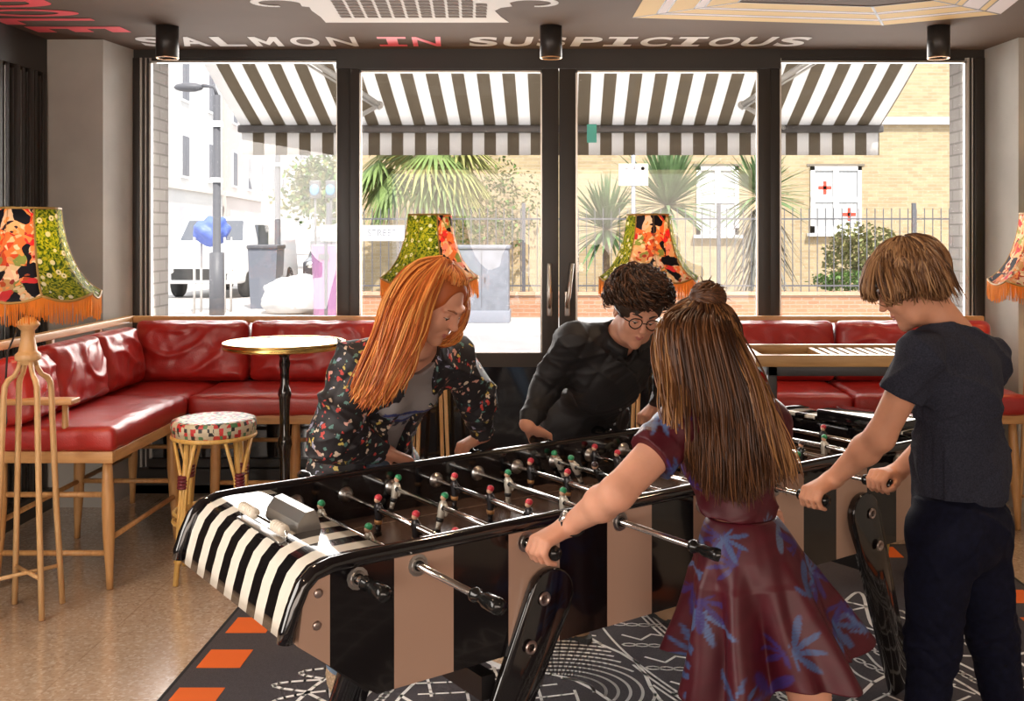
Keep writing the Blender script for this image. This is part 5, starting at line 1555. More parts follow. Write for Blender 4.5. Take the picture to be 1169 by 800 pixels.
# ================================================================= people
def m_skin(name, c, s=.12):
    m = mat(name, c, .55, spec=.25, var=.07, vscale=14, sub=s, bump=.05, bscale=160)
    return m
M_skinA = m_skin('fair skin', (.66, .33, .22)); M_skinB = m_skin('warm skin', (.60, .29, .18))
M_nail = mat('nail', (.75, .42, .33), .3)
M_eye = mat('eye white', (.75, .72, .68), .2); M_iris = mat('iris', (.06, .04, .03), .15); M_lip = mat('lip', (.52, .17, .14), .4)
def V3(*a): return Vector(a)
def unit(v): v = Vector(v); return v.normalized()
def head_prims(f, C, Fw, Up, g=1.0):
    Fw = unit(Fw); R = Fw.cross(Vector(Up)).normalized(); U = R.cross(Fw)
    ax = (tuple(R), tuple(Fw), tuple(U)); C = Vector(C)
    def p(x, y, z): return C+(R*x+Fw*y+U*z)*g
    e = lambda x, y, z, r, k=.015, op='add': f.ell(p(x, y, z), tuple(a*g for a in r), ax, k, op)
    c = lambda a, b, ra, rb, k=.012, op='add': f.cap(p(*a), p(*b), ra*g, rb*g, k, op)
    e(0, -.018, .035, (.073, .092, .082))
    e(0, .022, -.028, (.056, .066, .082), .03)
    c((-.030, .035, -.075), (.030, .035, -.075), .026, .026, .03)
    c((0, .068, -.098), (0, .070, -.094), .016, .016, .022)
    for s in (-1, 1):
        e(s*.036, .060, -.022, (.024, .022, .026), .022)
        c((s*.014, .081, .026), (s*.044, .068, .027), .010, .009, .014)
        e(s*.030, .087, .006, (.015, .012, .010), .012, 'sub')
        e(s*.029, .068, .006, (.0135, .0135, .0125), .002)
        e(s*.029, .0705, .0105, (.0140, .0130, .0098), .003)     # lowered lid
        e(s*.074, -.012, -.006, (.008, .018, .030), .006); e(s*.079, -.010, -.004, (.004, .009, .017), .004, 'sub')
        e(s*.0085, .100, -.024, (.0075, .010, .0065), .006)
    c((0, .084, .022), (0, .101, -.018), .0080, .0088, .010)
    e(0, .104, -.021, (.009, .009, .0075), .006)
    c((-.018, .078, -.0535), (0, .087, -.0510), .0052, .0062, .006); c((.018, .078, -.0535), (0, .087, -.0510), .0052, .0062, .006)
    c((-.014, .077, -.0635), (.014, .077, -.0635), .0062, .0062, .007)
    c((-.021, .090, -.0580), (.021, .090, -.0580), .0022, .0022, .003, 'sub')
    return p, R, Fw, U
def face_parts(par, p, R, Fw, U, g, brow, lips=True):
    L = Vector(par.location)
    m = MB()
    for s in (-1, 1):
        m2 = MB().use(M_eye, True); c = p(s*.0290, .0695, .003)-L; m2.sphere(c, .0122*g, 14, 9)
        m2.use(M_iris, True).sphere(c+(Fw*.0088-U*.0050)*g, .0050*g, 10, 6); m2.build('eye', None, par)
        m2 = MB().use(M_iris, True); m2.tube([p(s*.0175, .0795, .0020)-L, p(s*.024, .0838, .0012)-L, p(s*.032, .0830, .0010)-L, p(s*.0425, .0740, .0022)-L], [.0008, .0013, .0014, .0008], 5); m2.build('eyelashes', None, par)
        m2 = MB().use(brow, True); m2.tube([p(s*.013, .0905, .026)-L, p(s*.028, .087, .032)-L, p(s*.046, .074, .029)-L], [.0035*g, .0035*g, .0018*g], 6); m2.build('eyebrow', None, par)
    if lips:
        m2 = MB().use(M_lip, True)
        m2.tube([p(-.020, .0795, -.0575)-L, p(-.008, .0885, -.0530)-L, p(0, .0905, -.0545)-L, p(.008, .0885, -.0530)-L, p(.020, .0795, -.0575)-L], [.0012*g, .0038*g, .0034*g, .0038*g, .0012*g], 8)
        m2.tube([p(-.019, .0790, -.0590)-L, p(0, .0870, -.0635)-L, p(.019, .0790, -.0590)-L], [.0012*g, .0048*g, .0012*g], 8)
        m2.build('lips', None, par)
def grip(f, c, a, fw, side, g=1.0, uhint=(0, 0, 1)):
    """hand closed round a handle; c centre, a handle axis, fw wrist->knuckle direction; side +1 left hand, -1 right; returns wrist"""
    a = unit(a); fw = Vector(fw); fw = (fw-a*fw.dot(a)).normalized()
    u = a.cross(fw)
    if u.dot(Vector(uhint)) < 0: u = -u
    th = fw.cross(u)*side   # thumb direction along the axis
    c = Vector(c)
    wrist = c-fw*.078*g+u*.030*g-th*.004
    lens = [.96, 1.04, 1.0, .84]
    for i in range(4):
        o = th*(.030-.0200*i)*g
        kn = c+o+u*.0335*g+fw*.012*g+u*(.002 if i in (1, 2) else -.002)
        w0 = wrist+th*(.014-.0095*i)*g
        f.cap(w0, kn, .0145*g, .0108*g, .012)
        L = lens[i]
        pip = c+o+fw*(.0345*L)*g+u*.012*g
        dip = c+o+fw*(.0285*L)*g-u*.0125*g
        tip = c+o+fw*(.006)*g-u*.0265*g
        f.cap(kn, pip, .0100*g, .0092*g, .004); f.cap(pip, dip, .0090*g, .0082*g, .003); f.cap(dip, tip, .0080*g, .0070*g, .003)
    # palm and heel
    f.cap(wrist, c+u*.024*g-fw*.012*g, .022*g, .020*g, .02, flat=(tuple(u), .72))
    # thumb
    b0 = wrist+th*.018*g-u*.006*g+fw*.012*g; m1 = c+th*.046*g-fw*.012*g+u*.008*g; m2 = c+th*.050*g+fw*.010*g-u*.006*g; m3 = c+th*.040*g+fw*.024*g-u*.016*g
    f.cap(b0, m1, .0150*g, .0118*g, .012); f.cap(m1, m2, .0112*g, .0098*g, .005); f.cap(m2, m3, .0098*g, .0080*g, .004)
    return wrist
def arm(f, sh, el, wr, r=(.047, .038, .035, .024), k=.02):
    sh, el, wr = Vector(sh), Vector(el), Vector(wr)
    f.cap(sh, el, r[0], r[1], k)
    mid = el.lerp(wr, .30)
    f.cap(el, mid, r[2]*1.04, r[2]*1.10, .02); f.cap(mid, wr, r[2]*1.08, r[3], .02)
def leg_(f, hip, kn, an, r=(.085, .055, .056, .036), k=.03):
    hip, kn, an = Vector(hip), Vector(kn), Vector(an)
    f.cap(hip, kn, r[0], r[1], k); c = kn.lerp(an, .3); f.cap(kn, c, r[1]*.96, r[2], .02); f.cap(c, an, r[2], r[3], .02)
def torso(f, P, g=1.0, inf=0.0, k=.04, bust=0.0):
    Rt, Fw, Up = P['ax']
    ax = (tuple(Rt), tuple(Fw), tuple(Up))
    if inf == 0: g = g*.90; k = .022
    f.cap(P['hipL'], P['hipR'], .088*g+inf, None, k)
    f.cap(P['pel'], P['waist'], .112*g+inf, .098*g+inf, k, flat=(tuple(Fw), .78))
    f.cap(P['waist'], P['chest'], .100*g+inf, .125*g+inf, k, flat=(tuple(Fw), .78))
    f.ell(P['chest']+Up*.04, (.150*g+inf, .100*g+inf, .130*g+inf), ax, k)
    f.cap(P['shL'], P['shR'], .052*g+inf, None, .035)
    nb = P['neck']-Up*.02
    for s in ('shL', 'shR'): f.cap(nb, P[s], .046*g+inf, .048*g+inf, .035)
    if bust:
        for s in (-1, 1): f.ell(P['chest']+Rt*s*.06+Fw*.075+Up*.0, (.055, bust, .055), ax, .03)
def folds(A, s=1.0, ph=0.0):
    def fn(d, X, Y, Z):
        q = X*.8+Y*.6; r = -X*.6+Y*.8
        w = np.abs(np.sin(17*s*q+9*s*Z+2.2*np.sin(8*Z*s+ph)+1.6*np.sin(7*r+2*ph)+ph))
        w2 = np.abs(np.sin(24*s*Z-8*s*q+2.0*np.sin(11*q+ph)+1.5*np.sin(9*r-ph)))
        w3 = np.abs(np.sin(31*s*q-27*s*Z+2.5*np.sin(14*Z+3*ph)+2*np.sin(10*r)))
        return (d+A*(-1.5*(1-w)**3+.7*(1-w2)**3-.6*(1-w3)**3+.30)).astype(np.float32)
    return fn
def bounds(pts, pad):
    pad = pad+.06
    a = np.array([tuple(p) for p in pts]); return a.min(0)-pad, a.max(0)+pad
def shoe(par, name, toe, heel, m, sole, tex=None):
    toe, heel = Vector(toe), Vector(heel); d = (toe-heel).normalized(); L = Vector(par.location); s = Vector((-d.y, d.x, 0))
    f = Field(*bounds([toe, heel], .09), .005)
    z = toe.z
    f.cap(heel+V3(0, 0, .045), toe+V3(0, 0, .028)-d*.03, .036, .030, .02); f.cap(heel+V3(0, 0, .06), heel+V3(0, 0, .095), .036, .038, .02); f.cap(toe-d*.06+V3(0, 0, .03), toe-d*.03+V3(0, 0, .028), .042, .036, .02)
    f.cap(heel+V3(0, 0, .02), toe+V3(0, 0, .015)-d*.035, .036, .040, .01, flat=((0, 0, 1), .5))
    def cut(dd, X, Y, Z): return np.maximum(dd, (z+.0-Z)).astype(np.float32)
    f.mod(cut)
    o = f.build(name, m, par)
    g = MB().use(sole, True); P = []
    for t in range(24):
        a = 2*PI*t/24; w = .043+.004*math.cos(a); P.append((toe+heel)/2+d*math.cos(a)*(.145)+s*math.sin(a)*w-L)
    g.prism([(p.x, p.y) for p in P], 'z', z-L.z, z+.018-L.z, smooth=False); g.build('sole', None, o)
def mk_axes(F_, up):
    F_ = Vector(F_).normalized(); R = F_.cross(Vector(up)).normalized(); U = R.cross(F_); return R, F_, U

# ---------------------------------------------------------------- hair
def m_hair(name, rough=.42):
    m = bpy.data.materials.new(name); n, l = nt(m); b = n['Principled BSDF']
    at = n.new('ShaderNodeAttribute'); at.attribute_name = 'Col'; l.new(at.outputs['Color'], b.inputs['Base Color'])
    b.inputs['Roughness'].default_value = rough; b.inputs['Specular IOR Level'].default_value = .5
    tr = n.new('ShaderNodeBsdfTranslucent'); l.new(at.outputs['Color'], tr.inputs[0]); ms = n.new('ShaderNodeMixShader'); ms.inputs[0].default_value = .25
    l.new(b.outputs[0], ms.inputs[1]); l.new(tr.outputs[0], ms.inputs[2]); l.new(ms.outputs[0], n['Material Output'].inputs[0])
    return m
M_hair = m_hair('hair strands')
def catmull(P, t):
    n = len(P)-1; t = max(0, min(n-1e-6, t*n)); i = int(t); u = t-i
    p0, p1, p2, p3 = P[max(i-1, 0)], P[i], P[i+1], P[min(i+2, n)]
    return .5*((2*p1)+(p2-p0)*u+(2*p0-5*p1+4*p2-p3)*u*u+(3*p1-p0-3*p2+p3)*u*u*u)
class Hair:
    def __init__(s, cols, seed): s.mb = MB().use(M_hair, True); s.c = []; s.cols = [Vector(c) for c in cols]; s.rd = random.Random(seed)
    def strand(s, pts, r, L, tone=None):
        n0 = len(s.mb.v); n = len(pts)
        rs = [r*(.55+.9*math.sin(PI*min(1, .12+.8*i/(n-1)))) if i < n-1 else r*.25 for i in range(n)]
        s.mb.tube([p-L for p in pts], rs, 4, caps=False)
        t = s.rd.random() if tone is None else tone
        t = min(.999, max(0, t))*(len(s.cols)-1); i = int(t); c = s.cols[i].lerp(s.cols[i+1], t-i)*s.rd.uniform(.8, 1.2)
        s.c += [(c.x, c.y, c.z, 1)]*(len(s.mb.v)-n0)
    def guides(s, G, n, L, r=.0022, spread=.016, seg=12, wav=.004, tonefn=None):
        for _ in range(n):
            u = s.rd.random()*(len(G)-1); i = int(u); f = u-i
            o = Vector((s.rd.gauss(0, 1), s.rd.gauss(0, 1), s.rd.gauss(0, 1)))*spread
            ph = s.rd.random()*6; e = 1-s.rd.random()**2*.25; pts = []
            for k in range(seg+1):
                t = k/seg*e
                p = catmull(G[i], t).lerp(catmull(G[min(i+1, len(G)-1)], t), f)
                w = .35+.65*t
                pts.append(p+o*w+Vector((math.sin(t*9+ph), math.cos(t*8+ph), 0))*wav*t)
            s.strand(pts, r*s.rd.uniform(.7, 1.3), L, None if tonefn is None else tonefn(u/(len(G)-1), s.rd))
    def cap(s, C, ax, rad, n, L, ends, crown=(0, -.25, 1), r=.0022, fl=.006, seg=9, curl=0, curlr=.008):
        R, F_, U = ax; C = Vector(C)
        cr = (R*crown[0]+F_*crown[1]+U*crown[2]).normalized()
        e1 = cr.cross(R).normalized()
        if e1.dot(F_) < 0: e1 = -e1
        e2 = cr.cross(e1)
        for _ in range(n):
            ph = s.rd.random()*2*PI; lay = s.rd.random()
            th0 = s.rd.random()**.7*ends(ph)*.75; th1 = min(ends(ph)*s.rd.uniform(.85, 1.08), th0+s.rd.uniform(.5, 1.4))
            tw = s.rd.gauss(0, .18); pts = []; q = s.rd.random()*6
            for k in range(seg+1):
                t = k/seg; th = th0+(th1-th0)*t; p2 = ph+tw*t
                d = cr*math.cos(th)+(e1*math.cos(p2)+e2*math.sin(p2))*math.sin(th)
                x, y, z = d.dot(R), d.dot(F_), d.dot(U)
                sc = 1/math.sqrt((x/rad[0])**2+(y/rad[1])**2+(z/rad[2])**2)
                sc += fl*(lay*1.2+math.sin(PI*t)*.5)
                p = C+d*sc
                if curl:
                    a1 = d.cross(cr); a1 = a1.normalized() if a1.length > .01 else e2; 
                    p += (a1*math.cos(t*curl+q)+d*math.sin(t*curl+q))*curlr*min(1, t*3)
                pts.append(p)
            s.strand(pts, r*s.rd.uniform(.7, 1.3), L)
    def build(s, par, label=None):
        s.mb.col = s.c; return s.mb.build('hair_strands', None, par, label)
def hair_hull(par, name, col, fn, lo, hi, h=.006):
    f = Field(lo, hi, h); fn(f)
    m = mat(name+' colour', col, .6); return f.build('hair', m, par)

AX_N = unit((-.602, .798, 0))    # from the near side towards the far side
# ================================================================= girl in the patterned dress (near side)
def build_girl():
    ax = mk_axes((-.55, .80, -.32), (0, 0, 1)); hd = mk_axes((-.62, .74, -.32), (.05, .0, 1))
    C = W(797, 402, 2.68)
    P = dict(pel=W(864, 640, 2.62), waist=W(846, 588, 2.62), chest=W(832, 525, 2.66), neck=W(818, 452, 2.64), shL=W(776, 488, 2.54), shR=W(878, 486, 2.76))
    P['ax'] = mk_axes((-.60, .78, -.15), (-.1, .15, 1)); R, Fw, Up = P['ax']
    P['hipL'] = P['pel']-R*.050-Up*.02; P['hipR'] = P['pel']+R*.050-Up*.02
    t = thing('person', 'woman seen from behind in maroon dress with blue leaf print, brown hair in top knot', 'person', (P['pel'].x, P['pel'].y, 0)); L = Vector(t.location)
    hL = hand_pt[3]; aN = -AX_N
    knL, knR = V3(.40, 2.64, .45), V3(.63, 2.68, .45); anL, anR = V3(.36, 2.52, .09), V3(.66, 2.56, .09)
    pts = list(v for k, v in P.items() if k != 'ax')+[C, hL, anL, anR, V3(-.1, 2.5, .0)]
    f = Field(*bounds(pts, .16), .0045)
    p, hR, hF, hU = head_prims(f, C, hd[1], hd[2], .96)
    f.cap(C-hU*.06-hF*.02, P['neck'], .050, .052, .03)
    torso(f, P, .84, 0, bust=0)
    wl = grip(f, hL, AX_N, (-.75, -.57, -.30), 1, .98)
    elL = W(704, 563, 2.43); arm(f, P['shL'], elL, wl, (.049, .040, .037, .0245))
    hR_ = hand_pt[7]; elR = V3(.545, 2.85, .97); wr = grip(f, hR_, AX_N, (.75, .57, -.3), -1, .95); arm(f, P['shR'], elR, wr, (.046, .038, .035, .024))
    leg_(f, P['hipL'], knL, anL, (.070, .055, .054, .034)); leg_(f, P['hipR'], knR, anR, (.070, .055, .054, .034))
    for an in (anL, anR): f.cap(an, an+V3(0, 0, -.04), .034, .03, .02)
    f.build('body', M_skinA, t)
    face_parts(t, p, hR, hF, hU, .96, mat('brown brow', (.10, .05, .03), .6))
    # leaf print painted on cloth
    rd = random.Random(21)
    def printfn(V, cents):
        base = np.array([.066, .0050, .011]); out = np.tile(base, (len(V), 1))
        nz = np.sin(V[:, 0]*60+3*np.sin(V[:, 2]*41))*np.sin(V[:, 2]*55+2*np.sin(V[:, 1]*47))
        out *= (1+.12*nz)[:, None]
        for (c, R0, ph, nl, col) in cents:
            dx = V[:, 0]-c[0]; dz = V[:, 2]-c[2]; dy = V[:, 1]-c[1]
            r = np.sqrt(dx*dx+dz*dz); th = np.arctan2(dz, dx)
            half = np.clip(np.cos(th-ph)*1.2+.55, .15, 1)
            lim = R0*half*(.22+.78*np.abs(np.sin(nl*.5*(th-ph)+.6*np.sin(th*2)))**2.2)
            m = (r < lim) & (np.abs(dy) < .10)
            w = np.clip((lim-r)/.006, 0, 1)*m*(.65+.35*np.sin(r*420+th*5)**2)
            out = out*(1-w[:, None])+np.array(col)[None, :]*w[:, None]
        return out
    def clusters(sample, n, sz=.065):
        cs = []
        for _ in range(n):
            c = sample[rd.randrange(len(sample))]
            col = rd.choice([(.045, .085, .21), (.07, .12, .26), (.035, .02, .13), (.09, .13, .22)])
            cs.append((c, sz*rd.uniform(.6, 1.15), rd.uniform(0, 6.28), rd.choice([7, 9, 11]), col))
        return cs
    M_dress = bpy.data.materials.new('maroon leaf print cloth'); n, l = nt(M_dress); b = n['Principled BSDF']
    at = n.new('ShaderNodeAttribute'); at.attribute_name = 'Col'; l.new(at.outputs['Color'], b.inputs['Base Color']); b.inputs['Roughness'].default_value = .45; b.inputs['Specular IOR Level'].default_value = .35
    # crop top
    g = Field(*bounds([P['waist'], P['shL'], P['shR'], P['neck'], elL.lerp(P['shL'], .5), elR.lerp(P['shR'], .5)], .16), .0045)
    Q = dict(P); 
    g.cap(P['waist']+Up*.00, P['chest'], .098, .118, .04, flat=(tuple(Fw), .80)); g.ell(P['chest']+Up*.035, (.138, .098, .125), (tuple(R), tuple(Fw), tuple(Up)), .04)
    g.cap(P['shL'], P['shR'], .056, None, .035)
    for s in ('shL', 'shR'): g.cap(P['neck']-Up*.035, P[s], .046, .052, .035)
    slL = P['shL'].lerp(elL, .52); g.cap(P['shL'], slL, .060, .064, .02)
    slR = P['shR'].lerp(elR, .50); g.cap(P['shR'], slR, .056, .060, .02)
    dL = (elL-P['shL']).normalized(); cutp = P['shL'].lerp(elL, .47)
    dR = (elR-P['shR']).normalized(); cutr = P['shR'].lerp(elR, .45)
    wz = P['waist']
    g.mod(folds(.006, .8, 1.0))
    def cut(d, X, Y, Z):
        a = (X-cutp.x)*dL.x+(Y-cutp.y)*dL.y+(Z-cutp.z)*dL.z
        lat = (X-P['shL'].x)*R.x+(Y-P['shL'].y)*R.y
        a = np.where(lat < .06, a, -1)
        b_ = (X-cutr.x)*dR.x+(Y-cutr.y)*dR.y+(Z-cutr.z)*dR.z
        lat2 = (X-P['shR'].x)*R.x+(Y-P['shR'].y)*R.y; b_ = np.where(lat2 > -.03, b_, -1)
        hem = (wz.z-.014-Z)-.22*((X-wz.x)*R.x+(Y-wz.y)*R.y)
        return np.maximum(np.maximum(d, np.maximum(a, b_)), hem).astype(np.float32)
    g.mod(cut)
    V, _q = g.mesh(); sm = [tuple(v) for v in V[::37] if v[1] < 2.66] or [tuple(V[0])]
    cs = clusters(sm, 20, .050)
    g.build('crop_top', M_dress, t, colfn=lambda V: printfn(V, cs))
    # skirt
    top = P['waist']+V3(0, 0, .0); hemc = W(877, 750, 2.63); NA, NR = 260, 110; rows = []
    R2 = V3(.80, .60, 0); F2 = V3(-.60, .80, 0)
    for j in range(NR+1):
        v = j/NR; c = top.lerp(hemc, v); row = []
        prof = .083+(.152-.083)*min(1, v/.40)**.75+(.222-.152)*max(0, (v-.36)/.64)**1.2
        for i in range(NA):
            a = 2*PI*i/NA
            fo = (.040*math.sin(7*a+1.2*math.sin(a*2)+.5*v)+.020*math.sin(12*a+2-v))*max(0, v-.24)**1.0*1.45+.003*math.sin(20*a+9*v)*v
            r1 = (prof+fo)*1.02; r2 = (prof*.90+fo)
            z = c.z-.028*max(0, v-.6)*math.sin(7*a+.4)-.0+(.05*math.cos(a)+.02*math.sin(3*a+1))*v*v
            q = V3(c.x, c.y, z)+R2*math.cos(a)*r1+F2*math.sin(a)*r2*(1.0 if math.sin(a) > 0 else 1.08)
            row.append(q-L)
        row.append(row[0]); rows.append(row)
    mb = MB().use(M_dress, True)
    nv = (NR+1)*(NA+1); mb.sheet(rows, .0025)
    VV = np.array([tuple(v) for v in mb.v])+np.array(tuple(L))
    sm = [tuple(v) for v in VV[:nv][::53] if v[1] < 2.66]
    cs2 = clusters(sm, 22, .078)
    colr = printfn(VV, cs2); mb.col = np.concatenate([colr, np.ones((len(colr), 1))], 1)
    mb.build('skirt', None, t)
    # hair
    hc = p(0, -.018, .035)
    def hull(f):
        f.ell(hc, (.084, .102, .092), (tuple(hR), tuple(hF), tuple(hU)), .01)
        for a, b_, c_, r0 in (((788, 390, 2.64), (800, 435, 2.60), (818, 490, 2.57), .044), ((812, 395, 2.64), (836, 440, 2.60), (856, 500, 2.57), .042), ((800, 395, 2.63), (815, 460, 2.58), (838, 520, 2.565), .038), ((772, 405, 2.65), (780, 440, 2.61), (792, 480, 2.57), .022)):
            f.cap(W(*a), W(*b_), r0, r0*.9, .02); f.cap(W(*b_), W(*c_), r0*.9, r0*.5, .02)
        f.cap(p(0, .075, -.02), p(0, .13, -.07), .052, .052, .01, 'sub')
        f.ell(W(808, 342, 2.665), (.037, .037, .034), None, .012)
    hair_hull(t, 'brown hair', (.06, .024, .011), hull, *[tuple(q) for q in bounds([C, W(830, 540, 2.5), W(770, 400, 2.5), W(880, 500, 2.65)], .15)])
    H = Hair([(.035, .013, .007), (.085, .032, .013), (.19, .075, .027), (.42, .20, .07)], 5)
    crown = W(806, 352, 2.66)
    Gs = []
    for tip, mid1, mid2 in (((772, 500), (751, 384), (757, 440)), ((790, 530), (762, 366), (772, 440)), ((808, 555), (775, 370), (790, 450)), ((828, 570), (790, 372), (808, 460)), ((850, 572), (806, 375), (828, 460)), ((872, 562), (820, 372), (845, 455)), ((890, 548), (832, 378), (860, 448)), ((906, 545), (839, 388), (862, 440))):
        y1 = 2.65-.105*math.sqrt(max(0, 1-((mid1[0]-797)/52)**2))
        Gs.append([crown, W((806+mid1[0])/2, 356, 2.64), W(mid1[0], mid1[1]+8, y1), W(*mid2, 2.535), W((mid2[0]+tip[0])/2, (mid2[1]+tip[1])/2, 2.505), W(*tip, 2.515)])
    H.guides(Gs, 2300, L, .0020, .012, 18, .017, lambda u, r: (.12+.55*r.random()+(.38 if u < .14 or u > .88 else 0)))
    H.cap(hc, (hR, hF, hU), (.088, .106, .097), 1100, L, lambda ph: 1.75, crown=(0, -.45, 1), fl=.005)
    # top knot
    for _ in range(320):
        a = H.rd.random()*2*PI; b_ = H.rd.uniform(-.9, .9); q = []; R0 = .041
        c0 = W(808, 340, 2.665); e1 = Vector((H.rd.gauss(0, 1), H.rd.gauss(0, 1), H.rd.gauss(0, .5))).normalized(); e2 = e1.cross(Vector((0, .3, 1))).normalized()
        for k in range(11): th = a+k/10*3.5; q.append(c0+(e1*math.cos(th)+e2*math.sin(th))*R0*(1+.12*math.sin(th*2+b_)))
        H.strand(q, .0022, L, .2+.4*H.rd.random())
    for k in range(14):
        c0 = W(806, 340, 2.67); d = Vector((H.rd.uniform(-.4, 1), H.rd.uniform(-.5, .5), H.rd.uniform(-.1, .6))).normalized()
        H.strand([c0+d*.02, c0+d*.045+V3(0, 0, .006), c0+d*.07-V3(0, 0, .01)], .0011, L, .5)
    H.build(t)
    # wristwatch
    wd_ = (elL-wl).normalized(); wc = wl+wd_*.022; m = MB().use(M_rubber, True)
    e1 = wd_.cross(V3(0, 0, 1)).normalized(); e2 = wd_.cross(e1)
    m.tube([wc-L+(e1*math.cos(a*PI/12)+e2*math.sin(a*PI/12))*.0285 for a in range(24)], [(.0075, .0022)]*24, 8, closed=True)
    o = m.build('watch_strap', None, t); 
    fd = (V3(0, -.7, .7)-wd_*wd_.dot(V3(0, -.7, .7))).normalized()
    Rm = fd.to_track_quat('Z', 'Y').to_matrix()
    m = MB().use(mat('silver watch case', (.8, .78, .74), .2, .8), True).lathe([(0, 0), (.015, 0), (.0165, .004), (.014, .008), (0, .008)], wc-L+fd*.026, 20, Rm); m.build('watch_case', None, o)
    for (an, nm) in ((anL, 0), (anR, 1)):
        shoe(t, 'shoe', (an.x-.08, an.y+.16, .0105), (an.x+.02, an.y-.03, .0105), mat('white canvas shoe', (.7, .68, .64), .7), M_white)
build_girl()

# ================================================================= boy in blue T-shirt
def build_boy():
    hd = mk_axes((-.87, .04, -.46), (-.32, .05, 1))
    C = W(1039, 327, 3.02)
    P = dict(pel=W(1092, 592, 2.98), waist=W(1090, 530, 2.98), chest=W(1094, 448, 3.0), neck=W(1086, 376, 3.02), shL=W(1052, 404, 2.90), shR=W(1128, 408, 3.12))
    P['ax'] = mk_axes((-.62, .76, -.2), (-.05, .1, 1)); R, Fw, Up = P['ax']
    P['hipL'] = P['pel']-R*.075-Up*.03; P['hipR'] = P['pel']+R*.075-Up*.03
    t = thing('person', 'boy in dark blue T-shirt and navy jeans leaning over the right half of the table', 'person', (P['pel'].x, P['pel'].y, 0)); L = Vector(t.location)
    hL, hRr = hand_pt[9], hand_pt[11]
    knL, anL = W(1066, 738, 2.96), V3(1.02, 2.98, .09); knR, anR = W(1134, 728, 3.08), V3(1.33, 3.12, .09)
    f = Field(*bounds([v for k, v in P.items() if k != 'ax']+[C, hL, hRr, anL, anR, V3(1.2, 3, 0)], .15), .0045)
    p, hR, hF, hU = head_prims(f, C, hd[1], hd[2], .97)
    f.cap(C-hU*.055-hF*.025, P['neck']-Up*.01, .050, .056, .03)
    torso(f, P, .86)
    wl = grip(f, hL, AX_N, (-.78, -.58, -.25), 1, .96); elL = V3(.893, 2.935, 1.03); arm(f, P['shL'], elL, wl, (.048, .040, .038, .025))
    wr = grip(f, hRr, AX_N, (-.78, -.58, .10), -1, .96, (0, 0, 1)); elR = V3(1.165, 3.17, 1.01); arm(f, P['shR'], elR, wr, (.045, .038, .036, .025))
    leg_(f, P['hipL'], knL, anL, (.075, .05, .05, .034)); leg_(f, P['hipR'], knR, anR, (.075, .05, .05, .034))
    f.build('body', M_skinB, t)
    face_parts(t, p, hR, hF, hU, .97, mat('light brown brow', (.20, .10, .05), .6))
    M_tee = mat('heather blue jersey', (.025, .027, .042), .85, spec=.2, var=.35, vscale=220, bump=.15, bscale=400)
    g = Field(*bounds([P['pel'], P['shL'], P['shR'], P['neck'], elL, elR], .16), .005)
    ax = (tuple(R), tuple(Fw), tuple(Up))
    g.cap(P['pel']+Up*.01, P['waist'], .125, .118, .04, flat=(tuple(Fw), .84)); g.cap(P['waist'], P['chest'], .118, .130, .04, flat=(tuple(Fw), .84))
    g.ell(P['chest']+Up*.05, (.158, .115, .150), ax, .04)
    g.cap(P['shL'], P['shR'], .060, None, .04)
    for s in ('shL', 'shR'): g.cap(P['neck']-Up*.035, P[s], .055, .058, .035)
    cL = P['shL'].lerp(elL, .50); cR = P['shR'].lerp(elR, .5)
    g.cap(P['shL'], P['shL'].lerp(elL, .62), .062, .068, .02); g.cap(P['shR'], P['shR'].lerp(elR, .62), .060, .066, .02)
    g.ell(P['waist']-Fw*.06+R*.05-Up*.02, (.09, .06, .12), ax, .04)
    dL = (elL-P['shL']).normalized(); dR = (elR-P['shR']).normalized()
    g.mod(folds(.009, .55, .3)); g.mod(folds(.0025, 1.3, 2.0))
    hz = P['pel'].z+.035
    def cut(d, X, Y, Z):
        a = (X-cL.x)*dL.x+(Y-cL.y)*dL.y+(Z-cL.z)*dL.z; lat = (X-P['shL'].x)*R.x+(Y-P['shL'].y)*R.y+.0*Z; fw = (X-P['shL'].x)*Fw.x+(Y-P['shL'].y)*Fw.y
        a = np.where(lat < .035, a, -1)
        b_ = (X-cR.x)*dR.x+(Y-cR.y)*dR.y+(Z-cR.z)*dR.z; lat2 = (X-P['shR'].x)*R.x+(Y-P['shR'].y)*R.y+.0*Z; b_ = np.where(lat2 > .02, b_, -1)
        hem = hz-Z-.012*np.sin(X*22+Y*14)-.03*((X-P['pel'].x)*R.x+(Y-P['pel'].y)*R.y)
        nk = (d*0-1)
        return np.maximum(np.maximum(d, np.maximum(a*(lat < .035), b_*(lat2 > .02)-0*(lat2 <= .02))), np.maximum(hem, nk)).astype(np.float32) if False else np.maximum(np.maximum(d, np.maximum(a, b_)), np.maximum(hem, nk)).astype(np.float32)
    g.mod(cut); g.cap(P['neck']-Up*.03, C, .066, .060, .006, 'sub'); g.build('t_shirt', M_tee, t)
    # neckband
    # jeans
    M_jean = mat('dark navy denim', (.0045, .0055, .017), .8, var=.3, vscale=60, bump=.2, bscale=300, spec=.15)
    j = Field(*bounds([P['pel']+V3(0, 0, .05), anL, anR, V3(1.2, 3, .08)], .15), .0055)
    j.cap(P['hipL'], P['hipR'], .104, None, .03); j.cap(P['pel']+Up*.05, P['pel']-Up*.03, .112, .115, .03, flat=(tuple(Fw), .86))
    j.ell(P['pel']-Fw*.040-Up*.03, (.13, .08, .10), ax, .06)
    for hp, kn, an in (('hipL', knL, anL), ('hipR', knR, anR)):
        j.cap(P[hp], kn, .096, .073, .03); j.cap(kn, an+V3(0, 0, .02), .072, .056, .03)
    j.mod(folds(.0065, .7, 1.1))
